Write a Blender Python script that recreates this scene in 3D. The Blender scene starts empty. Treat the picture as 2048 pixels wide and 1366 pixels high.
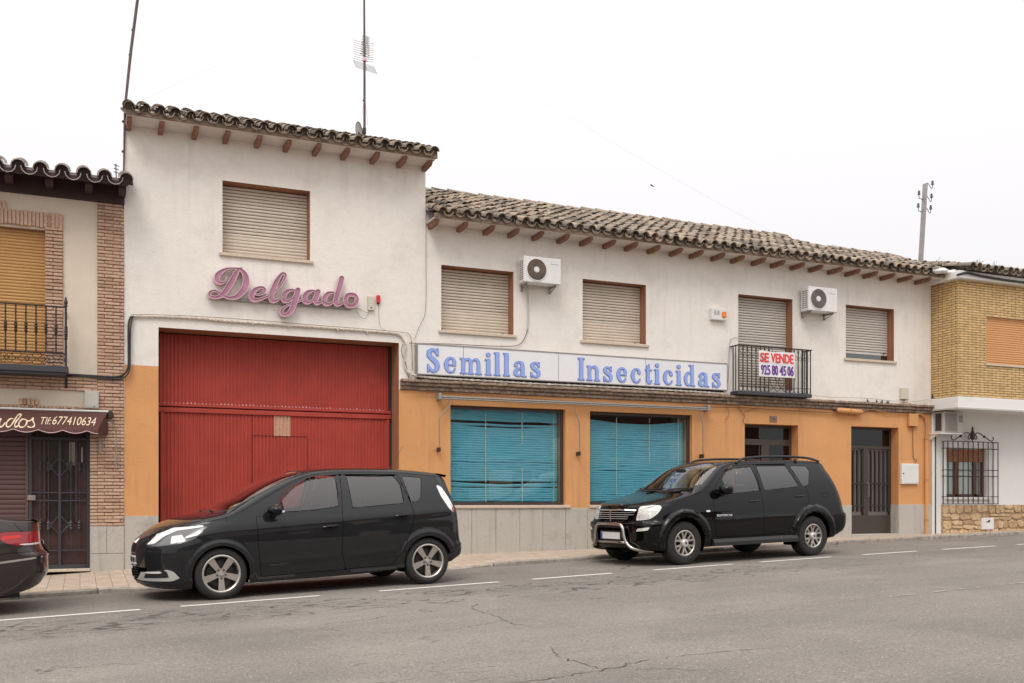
import bpy, math, random
import numpy as np
from mathutils import Vector, Matrix
R = math.radians
scene = bpy.context.scene
C = scene.collection
random.seed(7)
rng = np.random.RandomState(5)

# ------------------------------------------------------------------ camera, sky, sun, exposure
FP, PX, HY, HZ = 1988.0, 1024.0, 1000.0, 1.5       # focal length in pixels of the 2048 px photograph, principal column, horizon row, eye height
TH = math.atan(864 / 1988.0)
cam_d = bpy.data.cameras.new("camera"); cam = bpy.data.objects.new("camera", cam_d); C.objects.link(cam)
cam_d.sensor_width = 36; cam_d.lens = FP / 2048 * 36; cam_d.shift_y = (HY - 683) / 2048.0
cam_d.clip_end = 2000; cam_d.clip_start = 0.1
cam.location = (0, 0, HZ); cam.rotation_euler = (R(90), 0, -TH)
scene.camera = cam
world = bpy.data.worlds.new("World"); scene.world = world; world.use_nodes = True
wn, wl = world.node_tree.nodes, world.node_tree.links
wn.clear()
sky = wn.new("ShaderNodeTexSky"); sky.sky_type = 'NISHITA'; sky.sun_disc = False
SUN_EL, SUN_AZ = 52.0, 215.0
sky.sun_elevation = R(SUN_EL); sky.sun_rotation = R(SUN_AZ); sky.air_density = 1.0; sky.dust_density = 6.0; sky.altitude = 400
# overcast: the clear-sky colours are mixed into an even cloud layer, a little brighter overhead
hs = wn.new("ShaderNodeHueSaturation"); hs.inputs['Saturation'].default_value = 0.10; hs.inputs['Value'].default_value = 0.30
tc = wn.new("ShaderNodeTexCoord"); sx = wn.new("ShaderNodeSeparateXYZ"); cr = wn.new("ShaderNodeValToRGB")
cr.color_ramp.elements[0].position = 0.0; cr.color_ramp.elements[0].color = (8.1, 8.0, 8.2, 1)
cr.color_ramp.elements[-1].position = 0.95; cr.color_ramp.elements[-1].color = (21, 20.3, 19.9, 1)
for _p, _c in ((.22, (8.9, 8.75, 8.95, 1)), (.42, (10.1, 9.9, 10.05, 1))): _e = cr.color_ramp.elements.new(_p); _e.color = _c
mx = wn.new("ShaderNodeMixRGB"); mx.inputs['Fac'].default_value = 0.97
bg = wn.new("ShaderNodeBackground"); bg.inputs['Strength'].default_value = 0.086; wo = wn.new("ShaderNodeOutputWorld")
wl.new(sky.outputs[0], hs.inputs['Color']); wl.new(tc.outputs['Generated'], sx.inputs[0]); wl.new(sx.outputs['Z'], cr.inputs[0])
wl.new(hs.outputs[0], mx.inputs[1]); wl.new(cr.outputs[0], mx.inputs[2]); wl.new(mx.outputs[0], bg.inputs['Color']); wl.new(bg.outputs[0], wo.inputs[0])
sun_d = bpy.data.lights.new("sun", 'SUN'); sun = bpy.data.objects.new("sun", sun_d); C.objects.link(sun)
sun_d.energy = 1.0; sun_d.angle = R(25); sun_d.color = (1.0, 0.955, 0.90)
sun.location = (0, -20, 30)
_az = R(SUN_AZ)
_sd = Vector((math.sin(_az) * math.cos(R(SUN_EL)), math.cos(_az) * math.cos(R(SUN_EL)), math.sin(R(SUN_EL))))
sun.rotation_euler = _sd.to_track_quat('Z', 'Y').to_euler()
scene.view_settings.view_transform = 'Standard'; scene.view_settings.look = 'None'
scene.view_settings.exposure = 0.35; scene.view_settings.gamma = 1.0
scene.cycles.max_bounces = 8; scene.cycles.transparent_max_bounces = 16
scene.cycles.use_denoising = True

# ------------------------------------------------------------------ measuring: surveyed bearings of the facade turned into metres
WY = 17.3                                           # the facade plane
SN, CS = math.sin(TH), math.cos(TH)
def at(px, py, Y=WY):
    """metres (x, z) of the point seen at bearing (px, py) on the plane y = Y"""
    u = (px - PX) / FP; t = Y / (CS - u * SN)
    return t * (SN + u * CS), HZ - t * (py - HY) / FP
def ax(px, Y=WY): return at(px, 0, Y)[0]
def az(px, py, Y=WY): return at(px, py, Y)[1]
ST = R(6.43); SD = Vector((math.cos(ST), math.sin(ST))); SNN = Vector((-math.sin(ST), math.cos(ST)))
def zr(s):                                          # road height along the street
    k = 0.0054 * 2.0 * math.log1p(math.exp(min(60, (s - 13.3) / 2.0)))
    return HZ - 1.234 + .0265 * (s - 3.026) - 2 * k
def zroad(x, y): return zr(x * SD[0] + y * SD[1])

# ------------------------------------------------------------------ mesh building
class MB:
    def __init__(s): s.v = []; s.f = []; s.t = []; s.tint = 0.5
    def add(s, vs, fs):
        o = len(s.v); s.v += [tuple(p) for p in vs]
        for q in fs: s.f.append([i + o for i in q]); s.t.append(s.tint)
        return s
    def quad(s, a, b, c, d): return s.add([a, b, c, d], [(0, 1, 2, 3)])
    def box(s, x0, x1, y0, y1, z0, z1):
        v = [(x, y, z) for z in (z0, z1) for y in (y0, y1) for x in (x0, x1)]
        return s.add(v, [(0, 2, 3, 1), (4, 5, 7, 6), (0, 1, 5, 4), (2, 6, 7, 3), (0, 4, 6, 2), (1, 3, 7, 5)])
    def bbox(s, x0, x1, y0, y1, z0, z1, b=0.01):
        """box with chamfered edges"""
        v = []; c = [(x0, x1), (y0, y1), (z0, z1)]
        idx = {}
        for i in (0, 1):
            for j in (0, 1):
                for k in (0, 1):
                    p = (c[0][i], c[1][j], c[2][k]); sg = (1 if i == 0 else -1, 1 if j == 0 else -1, 1 if k == 0 else -1)
                    for a in range(3):
                        q = [p[m] + (sg[m] * b if m != a else 0) for m in range(3)]
                        idx[(i, j, k, a)] = len(v); v.append(q)
        f = []
        for a in range(3):
            for e in (0, 1):
                o = [m for m in range(3) if m != a]; ring = []
                for (p, q) in ((0, 0), (1, 0), (1, 1), (0, 1)):
                    key = [0, 0, 0]; key[a] = e; key[o[0]] = p; key[o[1]] = q; ring.append(idx[(*key, a)])
                f.append(ring)
        for a in range(3):                          # edge chamfers
            o = [m for m in range(3) if m != a]
            for p in (0, 1):
                for q in (0, 1):
                    k0 = [0, 0, 0]; k0[o[0]] = p; k0[o[1]] = q; k1 = list(k0); k1[a] = 1
                    f.append([idx[(*k0, o[0])], idx[(*k0, o[1])], idx[(*k1, o[1])], idx[(*k1, o[0])]])
        for i in (0, 1):
            for j in (0, 1):
                for k in (0, 1): f.append([idx[(i, j, k, 0)], idx[(i, j, k, 1)], idx[(i, j, k, 2)]])
        return s.add(v, f)
    def tube(s, pts, r, n=8, caps=True):
        P = [Vector(p) for p in pts]; rs = r if hasattr(r, '__len__') else [r] * len(P)
        T = []
        for i in range(len(P)):
            a = P[max(i - 1, 0)]; b = P[min(i + 1, len(P) - 1)]; d = (b - a)
            T.append(d.normalized() if d.length > 1e-9 else Vector((0, 0, 1)))
        up = Vector((0, 0, 1)) if abs(T[0].z) < .9 else Vector((1, 0, 0))
        N = T[0].cross(up).normalized(); v = []
        for i in range(len(P)):
            N = (N - T[i] * N.dot(T[i])); N = N.normalized() if N.length > 1e-6 else T[i].orthogonal().normalized()
            B = T[i].cross(N)
            for k in range(n):
                a = 2 * math.pi * k / n; v.append(P[i] + (N * math.cos(a) + B * math.sin(a)) * rs[i])
        f = []
        for i in range(len(P) - 1):
            for k in range(n): f.append((i * n + k, i * n + (k + 1) % n, (i + 1) * n + (k + 1) % n, (i + 1) * n + k))
        if caps: f.append(tuple(range(n))[::-1]); f.append(tuple(range((len(P) - 1) * n, len(P) * n)))
        return s.add(v, f)
    def lathe(s, prof, c, axis='z', n=12, closed=False):
        """prof: list of (radius, height); revolve about axis through c"""
        v = []
        for (r, h) in prof:
            for k in range(n):
                a = 2 * math.pi * k / n; p, q = r * math.cos(a), r * math.sin(a)
                v.append({'z': (c[0] + p, c[1] + q, c[2] + h), 'y': (c[0] + p, c[1] + h, c[2] + q), 'x': (c[0] + h, c[1] + p, c[2] + q)}[axis])
        f = []
        m = len(prof)
        for i in range(m if closed else m - 1):
            j = (i + 1) % m
            for k in range(n): f.append((i * n + k, i * n + (k + 1) % n, j * n + (k + 1) % n, j * n + k))
        if not closed:
            if prof[0][0] > 1e-5: f.append(tuple(range(n)))
            if prof[-1][0] > 1e-5: f.append(tuple(range((m - 1) * n, m * n)))
        return s.add(v, f)
    def ball(s, c, r, n=10, m=6, sc=(1, 1, 1)):
        v = []; f = []
        for i in range(m + 1):
            a = math.pi * i / m
            for k in range(n):
                b = 2 * math.pi * k / n
                v.append((c[0] + r * sc[0] * math.sin(a) * math.cos(b), c[1] + r * sc[1] * math.sin(a) * math.sin(b), c[2] + r * sc[2] * math.cos(a)))
        for i in range(m):
            for k in range(n): f.append((i * n + k, i * n + (k + 1) % n, (i + 1) * n + (k + 1) % n, (i + 1) * n + k))
        return s.add(v, f)
    def prism(s, poly, y0, y1):
        """poly in (x,z), extruded from y0 to y1"""
        n = len(poly); v = [(p[0], y0, p[1]) for p in poly] + [(p[0], y1, p[1]) for p in poly]
        return s.add(v, [tuple(range(n))] + [tuple(range(2 * n - 1, n - 1, -1))] + [(i, i + n, (i + 1) % n + n, (i + 1) % n) for i in range(n)])
    def prismx(s, poly, x0, x1):
        """poly in (y,z), extruded from x0 to x1"""
        n = len(poly); v = [(x0, p[0], p[1]) for p in poly] + [(x1, p[0], p[1]) for p in poly]
        return s.add(v, [tuple(range(n))] + [tuple(range(2 * n - 1, n - 1, -1))] + [(i, i + n, (i + 1) % n + n, (i + 1) % n) for i in range(n)])
    def wall(s, x0, x1, z0, z1, y, holes):
        """a flat wall at y with rectangular holes (hx0,hx1,hz0,hz1)"""
        xs = sorted({x0, x1, *[min(max(h[i], x0), x1) for h in holes for i in (0, 1)]})
        zs = sorted({z0, z1, *[min(max(h[i], z0), z1) for h in holes for i in (2, 3)]})
        for i in range(len(xs) - 1):
            for j in range(len(zs) - 1):
                cx, cz = (xs[i] + xs[i + 1]) / 2, (zs[j] + zs[j + 1]) / 2
                if any(h[0] < cx < h[1] and h[2] < cz < h[3] for h in holes): continue
                s.quad((xs[i], y, zs[j]), (xs[i + 1], y, zs[j]), (xs[i + 1], y, zs[j + 1]), (xs[i], y, zs[j + 1]))
        return s
    def reveal(s, x0, x1, z0, z1, y, d, bottom=True):
        s.quad((x0, y, z0), (x0, y + d, z0), (x0, y + d, z1), (x0, y, z1)); s.quad((x1, y, z0), (x1, y, z1), (x1, y + d, z1), (x1, y + d, z0))
        s.quad((x0, y, z1), (x0, y + d, z1), (x1, y + d, z1), (x1, y, z1))
        if bottom: s.quad((x0, y, z0), (x1, y, z0), (x1, y + d, z0), (x0, y + d, z0))
        return s
    def build(s, name, m, parent=None, smooth=False, fix=False):
        me = bpy.data.meshes.new(name); me.from_pydata(s.v, [], s.f)
        if fix:
            import bmesh
            bm = bmesh.new(); bm.from_mesh(me); bmesh.ops.recalc_face_normals(bm, faces=bm.faces); bm.to_mesh(me); bm.free()
        if m is not None: me.materials.append(m)
        if any(t != 0.5 for t in s.t):
            a = me.attributes.new('tint', 'FLOAT', 'FACE'); a.data.foreach_set('value', s.t)
        if smooth:
            me.polygons.foreach_set('use_smooth', [True] * len(me.polygons))
            if smooth != 'all': me.set_sharp_from_angle(angle=R(38))
        me.update()
        o = bpy.data.objects.new(name, me); C.objects.link(o)
        if parent is not None: o.parent = parent
        return o
def tag(o, label=None, cat=None, group=None, kind=None):
    if label: o['label'] = label
    if cat: o['category'] = cat
    if group: o['group'] = group
    if kind: o['kind'] = kind
    return o
def thing(name, label, cat, loc=(0, 0, 0), group=None):
    o = bpy.data.objects.new(name, None); C.objects.link(o); o.location = loc; o.empty_display_size = .2
    return tag(o, label, cat, group)
def copy_tree(o, parent=None):
    c = o.copy(); C.objects.link(c); c.parent = parent
    for ch in [k for k in bpy.data.objects if k.parent == o]: copy_tree(ch, c)
    return c
def spline(pts, n=6):
    """Catmull-Rom through the points; works on tuples of any length"""
    P = np.array(pts, float); out = []
    for i in range(len(P) - 1):
        p0 = P[max(i - 1, 0)]; p1 = P[i]; p2 = P[i + 1]; p3 = P[min(i + 2, len(P) - 1)]
        for k in range(n):
            t = k / n; out.append(.5 * ((2 * p1) + (-p0 + p2) * t + (2 * p0 - 5 * p1 + 4 * p2 - p3) * t * t + (-p0 + 3 * p1 - 3 * p2 + p3) * t ** 3))
    out.append(P[-1]); return [tuple(p) for p in out]

# ------------------------------------------------------------------ 2-D fields: signed distances, contoured into clean outlines
def f_stroke(X, Z, pts, ws, n=10):
    """ws: diameters"""
    S = np.array(spline([(*p, w) for p, w in zip(pts, ws)], n)); f = np.full(X.shape, 1e9)
    for a, b in zip(S[:-1], S[1:]):
        d = b[:2] - a[:2]; L = max(d @ d, 1e-12); t = np.clip(((X - a[0]) * d[0] + (Z - a[1]) * d[1]) / L, 0, 1)
        f = np.minimum(f, np.hypot(X - a[0] - t * d[0], Z - a[1] - t * d[1]) - (a[2] + (b[2] - a[2]) * t) / 2)
    return f
def f_poly(X, Z, poly):
    f = np.full(X.shape, 1e9); ins = np.zeros(X.shape, bool); n = len(poly)
    for i in range(n):
        a = poly[i]; b = poly[(i + 1) % n]; dx, dz = b[0] - a[0], b[1] - a[1]; L = max(dx * dx + dz * dz, 1e-12)
        t = np.clip(((X - a[0]) * dx + (Z - a[1]) * dz) / L, 0, 1)
        f = np.minimum(f, np.hypot(X - a[0] - t * dx, Z - a[1] - t * dz))
        c = (a[1] > Z) != (b[1] > Z)
        with np.errstate(divide='ignore', invalid='ignore'):
            ins ^= c & (X < (dx * (Z - a[1]) / (dz if dz else 1e-12) + a[0]))
    return np.where(ins, -f, f)
def f_rect(X, Z, x0, z0, x1, z1):
    return np.maximum(np.maximum(x0 - X, X - x1), np.maximum(z0 - Z, Z - z1))
def contour(F, A, B):
    """cells of the grid (axes A, B) where F < 0, cut along F = 0 -> params (n,2), faces"""
    na, nb = F.shape; ins = F < 0; vid = {}; P = []; faces = []
    def gv(i, j):
        k = (i, j)
        if k not in vid: vid[k] = len(P); P.append((A[i], B[j]))
        return vid[k]
    def ev(i, j, k, l):
        key = (i, j, k, l) if (i, j) < (k, l) else (k, l, i, j)
        if key not in vid:
            i, j, k, l = key; a, b = F[i, j], F[k, l]; t = min(max(a / (a - b), .02), .98)
            vid[key] = len(P); P.append((A[i] + (A[k] - A[i]) * t, B[j] + (B[l] - B[j]) * t))
        return vid[key]
    cnt = ins[:-1, :-1].astype(int) + ins[1:, :-1] + ins[1:, 1:] + ins[:-1, 1:]
    for i, j in zip(*np.nonzero(cnt)):
        i = int(i); j = int(j); c = [(i, j), (i + 1, j), (i + 1, j + 1), (i, j + 1)]
        if cnt[i, j] == 4: faces.append([gv(*q) for q in c]); continue
        poly = []
        for k in range(4):
            p, q = c[k], c[(k + 1) % 4]
            if ins[p]: poly.append(gv(*p))
            if ins[p] != ins[q]: poly.append(ev(*p, *q))
        if len(poly) >= 3: faces.append(poly)
    return P, faces
def edges_out(faces):
    cnt = {}
    for f in faces:
        for a, b in zip(f, f[1:] + f[:1]): cnt[(a, b)] = 1
    return [(a, b) for (a, b) in cnt if (b, a) not in cnt]
def plate(mb, F, A, B, y0, y1, back=False):
    """extrude the region F<0 in the x,z plane, front at y0, back at y1"""
    P, fs = contour(F, A, B)
    if not P: return
    n = len(P); mb.add([(p[0], y0, p[1]) for p in P] + [(p[0], y1, p[1]) for p in P],
                       [list(f) for f in fs] + [(b, a, a + n, b + n) for a, b in edges_out(fs)] + ([[i + n for i in f[::-1]] for f in fs] if back else []))
def grid(x0, x1, z0, z1, st):
    A = np.arange(x0, x1 + st, st); B = np.arange(z0, z1 + st, st); X, Z = np.meshgrid(A, B, indexing='ij'); return A, B, X, Z

# ------------------------------------------------------------------ materials
def lin(c): return tuple(((v / 255 + .055) / 1.055) ** 2.4 if v > 10 else v / 255 / 12.92 for v in c)
def new_mat(name):
    m = bpy.data.materials.new(name); m.use_nodes = True; nt = m.node_tree; return m, nt, nt.nodes['Principled BSDF']
def mat(name, col, rough=.7, metal=0.0, noise=None, bump=None, coat=0, spec=None, dirt=None, tint=None, streak=None):
    """col linear; noise=(scale, amount); bump=(scale, distance); dirt=(scale, threshold, colour, amount); tint=(other colour) by the per-face attribute"""
    m, nt, b = new_mat(name); N, L = nt.nodes, nt.links
    b.inputs['Base Color'].default_value = (*col, 1); b.inputs['Roughness'].default_value = rough; b.inputs['Metallic'].default_value = metal
    if coat: b.inputs['Coat IOR'].default_value = 1.42; b.inputs['Coat Weight'].default_value = coat; b.inputs['Coat Roughness'].default_value = .03
    if spec is not None: b.inputs['Specular IOR Level'].default_value = spec
    tc = N.new('ShaderNodeTexCoord'); cur = None
    def setcur(sock): nonlocal cur; cur = sock
    if tint is not None:
        at_ = N.new('ShaderNodeAttribute'); at_.attribute_name = 'tint'; at_.attribute_type = 'GEOMETRY'
        r = N.new('ShaderNodeValToRGB'); cols = [col] + list(tint); r.color_ramp.elements[0].color = (*cols[0], 1); r.color_ramp.elements[-1].color = (*cols[-1], 1)
        for i, c in enumerate(cols[1:-1]):
            e = r.color_ramp.elements.new((i + 1) / (len(cols) - 1)); e.color = (*c, 1)
        L.new(at_.outputs['Fac'], r.inputs[0]); setcur(r.outputs[0])
    if noise:
        n = N.new('ShaderNodeTexNoise'); n.inputs['Scale'].default_value = noise[0]; n.inputs['Detail'].default_value = 6; n.inputs['Roughness'].default_value = .6
        L.new(tc.outputs['Object'], n.inputs['Vector']); mr = N.new('ShaderNodeMapRange'); mr.inputs[1].default_value = .3; mr.inputs[2].default_value = .7
        mr.inputs[3].default_value = 1 - noise[1]; mr.inputs[4].default_value = 1 + noise[1]; L.new(n.outputs[0], mr.inputs[0])
        mm = N.new('ShaderNodeVectorMath'); mm.operation = 'SCALE'
        if cur: L.new(cur, mm.inputs[0])
        else: mm.inputs[0].default_value = col
        L.new(mr.outputs[0], mm.inputs['Scale']); setcur(mm.outputs[0])
    if dirt:
        n = N.new('ShaderNodeTexNoise'); n.inputs['Scale'].default_value = dirt[0]; n.inputs['Detail'].default_value = 8; n.inputs['Roughness'].default_value = .68
        L.new(tc.outputs['Object'], n.inputs['Vector']); mr = N.new('ShaderNodeMapRange'); mr.inputs[1].default_value = dirt[1]; mr.inputs[2].default_value = dirt[1] + .16
        mr.inputs[3].default_value = 0; mr.inputs[4].default_value = dirt[3]; L.new(n.outputs[0], mr.inputs[0])
        mi = N.new('ShaderNodeMixRGB')
        if cur: L.new(cur, mi.inputs[1])
        else: mi.inputs[1].default_value = (*col, 1)
        mi.inputs[2].default_value = (*dirt[2], 1); L.new(mr.outputs[0], mi.inputs[0]); setcur(mi.outputs[0])
    if streak:
        mp = N.new('ShaderNodeMapping'); mp.inputs['Scale'].default_value = (streak[0], streak[0], streak[0] * .07); L.new(tc.outputs['Object'], mp.inputs[0])
        n = N.new('ShaderNodeTexNoise'); n.inputs['Scale'].default_value = 1; n.inputs['Detail'].default_value = 7; L.new(mp.outputs[0], n.inputs['Vector'])
        n2 = N.new('ShaderNodeTexNoise'); n2.inputs['Scale'].default_value = .9; n2.inputs['Detail'].default_value = 3; L.new(tc.outputs['Object'], n2.inputs['Vector'])
        mr = N.new('ShaderNodeMapRange'); mr.inputs[1].default_value = .52; mr.inputs[2].default_value = .72; mr.inputs[4].default_value = streak[2]; L.new(n.outputs[0], mr.inputs[0])
        m2 = N.new('ShaderNodeMapRange'); m2.inputs[1].default_value = .42; m2.inputs[2].default_value = .62; L.new(n2.outputs[0], m2.inputs[0])
        mu = N.new('ShaderNodeMath'); mu.operation = 'MULTIPLY'; L.new(mr.outputs[0], mu.inputs[0]); L.new(m2.outputs[0], mu.inputs[1])
        mi = N.new('ShaderNodeMixRGB')
        if cur: L.new(cur, mi.inputs[1])
        else: mi.inputs[1].default_value = (*col, 1)
        mi.inputs[2].default_value = (*streak[1], 1); L.new(mu.outputs[0], mi.inputs[0]); setcur(mi.outputs[0])
    if cur: L.new(cur, b.inputs['Base Color'])
    if bump:
        n = N.new('ShaderNodeTexNoise'); n.inputs['Scale'].default_value = bump[0]; n.inputs['Detail'].default_value = 5
        L.new(tc.outputs['Object'], n.inputs['Vector']); bp = N.new('ShaderNodeBump'); bp.inputs['Distance'].default_value = bump[1]; bp.inputs['Strength'].default_value = 1
        L.new(n.outputs[0], bp.inputs['Height']); L.new(bp.outputs[0], b.inputs['Normal'])
    return m
def glass(name, col, refl=1.0, rough=0.0):
    m = bpy.data.materials.new(name); m.use_nodes = True; nt = m.node_tree; N, L = nt.nodes, nt.links; N.clear()
    t = N.new('ShaderNodeBsdfTransparent'); t.inputs[0].default_value = (*col, 1); g = N.new('ShaderNodeBsdfGlossy'); g.inputs['Roughness'].default_value = rough
    g.inputs[0].default_value = (refl, refl, refl, 1)
    f = N.new('ShaderNodeFresnel'); ge = N.new('ShaderNodeNewGeometry'); ir = N.new('ShaderNodeMapRange'); ir.inputs[3].default_value = 1.52; ir.inputs[4].default_value = 1 / 1.52; L.new(ge.outputs['Backfacing'], ir.inputs[0]); L.new(ir.outputs[0], f.inputs[0]); mi = N.new('ShaderNodeMixShader'); o = N.new('ShaderNodeOutputMaterial')
    mu = N.new('ShaderNodeMath'); mu.operation = 'MULTIPLY'; mu.inputs[1].default_value = 2.0; L.new(f.outputs[0], mu.inputs[0])
    L.new(mu.outputs[0], mi.inputs[0]); L.new(t.outputs[0], mi.inputs[1]); L.new(g.outputs[0], mi.inputs[2]); L.new(mi.outputs[0], o.inputs[0]); return m
M = {}
M['white_wall'] = mat('white_stucco', (.82, .77, .71), .92, bump=(55, .007), dirt=(1.1, .52, (.60, .545, .49), .4), noise=(9, .03), streak=(7, (.50, .45, .40), .30))
M['orange_wall'] = mat('orange_paint', (.66, .325, .13), .9, noise=(1.2, .07), bump=(40, .008), dirt=(2.6, .56, (.50, .25, .12), .45), streak=(9, (.40, .22, .12), .45))
M['brown_reveal'] = mat('brown_paint', (.33, .15, .08), .85, noise=(3, .1), bump=(40, .004))
M['orange_reveal'] = mat('orange_reveal_paint', (.60, .27, .10), .85, noise=(3, .1), bump=(40, .004))
M['granite'] = mat('granite', (.47, .44, .39), .6, noise=(90, .26), dirt=(2.2, .53, (.30, .27, .235), .65), streak=(8, (.27, .24, .20), .5))
M['joint'] = mat('joint', (.10, .085, .07), .9)
M['rafter'] = mat('painted_timber', (.25, .125, .082), .85, noise=(14, .3))
M['soffit'] = mat('soffit_board', (.66, .61, .56), .9, noise=(4, .1))
M['tile'] = mat('clay_tile', (.12, .10, .078), .93, tint=[(.19, .155, .12), (.29, .235, .18), (.37, .29, .215), (.27, .19, .14)], noise=(16, .3), dirt=(5, .5, (.075, .066, .055), .75), bump=(60, .006))
M['tile_pale'] = mat('pale_tile', (.42, .38, .35), .93, tint=[(.46, .42, .39), (.54, .50, .47)], noise=(16, .2), dirt=(6, .52, (.2, .17, .15), .6), bump=(60, .006))
M['dark_wood'] = mat('dark_wood', (.048, .022, .022), .7, noise=(10, .2))
M['red_paint'] = mat('red_metal_paint', (.375, .042, .026), .6, noise=(2.5, .12), dirt=(2.2, .55, (.28, .035, .027), .6), streak=(12, (.42, .07, .045), .5), bump=(7, .004))
M['patch'] = mat('bare_patch', (.52, .30, .20), .8, noise=(30, .15))
M['dark_metal'] = mat('dark_metal', (.03, .022, .02), .55, noise=(20, .3))
M['iron'] = mat('wrought_iron', (.028, .022, .021), .5, metal=.2, noise=(25, .25))
M['iron_blue'] = mat('painted_iron', (.045, .046, .055), .5)
M['shutter'] = mat('shutter_slats', (.68, .60, .49), .6, noise=(3, .07), dirt=(2.6, .55, (.42, .35, .28), .45))
M['shutter_grey'] = mat('shutter_slats_grey', (.62, .57, .51), .6, noise=(3, .05))
M['amber'] = mat('amber_shutter', (.56, .31, .11), .6, noise=(2, .08))
M['amber2'] = mat('orange_shutter', (.66, .33, .135), .6, noise=(2, .04))
M['window_wood'] = mat('dark_window_wood', (.10, .042, .022), .5, noise=(8, .2))
M['woodshutter'] = mat('varnished_shutter', (.30, .115, .045), .5, noise=(6, .2))
M['brown_shutter'] = mat('brown_shutter', (.105, .055, .05), .55)
M['black'] = mat('interior_black', (.008, .007, .007), .9)
M['frame_brown'] = mat('brown_frame', (.055, .035, .028), .5)
M['cream'] = mat('cream_board', (.60, .52, .30), .85)
M['blind'] = mat('turquoise_slat', (.15, .50, .62), .5, noise=(5, .08))
M['tape'] = mat('ladder_tape', (.62, .68, .55), .8)
M['sill'] = mat('stone_sill', (.60, .50, .39), .75, noise=(20, .12))
M['letter_blue'] = mat('blue_letter', (.28, .40, .80), .55)
M['letter_edge'] = mat('blue_letter_edge', (.13, .18, .52), .5)
M['sign_white'] = mat('sign_panel', (.78, .78, .79), .35, noise=(2, .04), dirt=(2, .58, (.55, .52, .5), .4))
M['alu'] = mat('aluminium', (.30, .27, .24), .5, metal=.5, noise=(20, .15))
M['pink'] = mat('mauve_acrylic', (.42, .185, .275), .4, noise=(5, .16))
M['pink_rim'] = mat('mauve_rim', (.66, .47, .50), .5)
M['cable_white'] = mat('painted_cable', (.60, .54, .47), .8, noise=(12, .25))
M['cable_dark'] = mat('dark_cable', (.03, .027, .027), .6)
M['cable_orange'] = mat('orange_cable', (.50, .24, .10), .8, noise=(15, .2))
M['cable_brown'] = mat('brown_cable', (.16, .085, .055), .8)
M['plastic_white'] = mat('white_enamel', (.74, .73, .71), .45, noise=(4, .04), dirt=(5, .6, (.5, .46, .42), .4))
M['plastic_beige'] = mat('beige_plastic', (.60, .56, .44), .6)
M['grey_box'] = mat('grey_box', (.50, .48, .43), .5, dirt=(7, .55, (.36, .34, .31), .5))
M['red_plastic'] = mat('red_plastic', (.60, .03, .03), .4)
M['amber_lens'] = mat('amber_lens', (.85, .25, .02), .2)
M['fan_grille'] = mat('fan_grille', (.26, .24, .22), .5, metal=.3)
M['fan_dark'] = mat('fan_dark', (.055, .05, .05), .6)
M['brick_brown'] = mat('brown_brick', (.46, .285, .195), .9, tint=[(.52, .335, .235), (.57, .385, .275), (.42, .25, .175)], noise=(25, .18), bump=(70, .004))
M['mortar_brown'] = mat('brown_mortar', (.27, .18, .13), .95)
M['stucco_cream'] = mat('cream_stucco', (.68, .59, .475), .92, noise=(1.5, .06), bump=(50, .004), dirt=(1.4, .56, (.55, .46, .36), .5))
M['awning_brown'] = mat('brown_canvas', (.095, .036, .03), .85, noise=(60, .12))
M['awning_text'] = mat('cream_lettering', (.80, .66, .45), .8)
M['door_dark'] = mat('dark_door', (.045, .03, .028), .5, noise=(5, .15))
M['door_wood'] = mat('dark_door_wood', (.055, .022, .018), .45, noise=(8, .25))
M['bronze'] = mat('bronze_anodised', (.07, .056, .045), .45, metal=.3)
M['white_paint'] = mat('white_facade_paint', (.76, .75, .72), .9, noise=(1.5, .03), bump=(60, .004), dirt=(1.3, .58, (.62, .60, .56), .4))
M['canopy'] = mat('white_canopy', (.78, .77, .75), .6, dirt=(2.5, .58, (.62, .58, .53), .5))
M['road_line'] = mat('road_paint', (.68, .65, .60), .8, dirt=(9, .55, (.42, .39, .35), .7), noise=(30, .08))
M['kerb'] = mat('kerb_stone', (.30, .262, .222), .9, tint=[(.40, .36, .31), (.34, .29, .24)], noise=(9, .2), dirt=(4, .5, (.12, .095, .075), .7), bump=(20, .012))
M['galv'] = mat('galvanised_steel', (.33, .31, .30), .5, metal=.4, noise=(6, .15))
M['mast'] = mat('rusty_mast', (.10, .065, .06), .6, noise=(9, .25))
M['insulator'] = mat('grey_glass_insulator', (.12, .13, .13), .25)
M['cloth'] = mat('banner_cloth', (.80, .78, .78), .8)
M['banner_red'] = mat('banner_red', (.78, .05, .055), .7)
M['banner_purple'] = mat('banner_purple', (.14, .035, .27), .7)
M['cornice'] = mat('cornice_brick', (.25, .18, .13), .93, tint=[(.31, .225, .165), (.36, .265, .195), (.28, .20, .15)], noise=(14, .3), dirt=(5, .5, (.10, .085, .07), .65), bump=(50, .006))
M['plaque'] = mat('plaque', (.26, .15, .125), .6, noise=(40, .3)); M['plaque_text'] = mat('plaque_text', (.13, .085, .08), .6)
M['plant'] = mat('weed_leaves', (.09, .085, .05), .9); M['bird'] = mat('feathers', (.03, .03, .03), .9)
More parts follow.
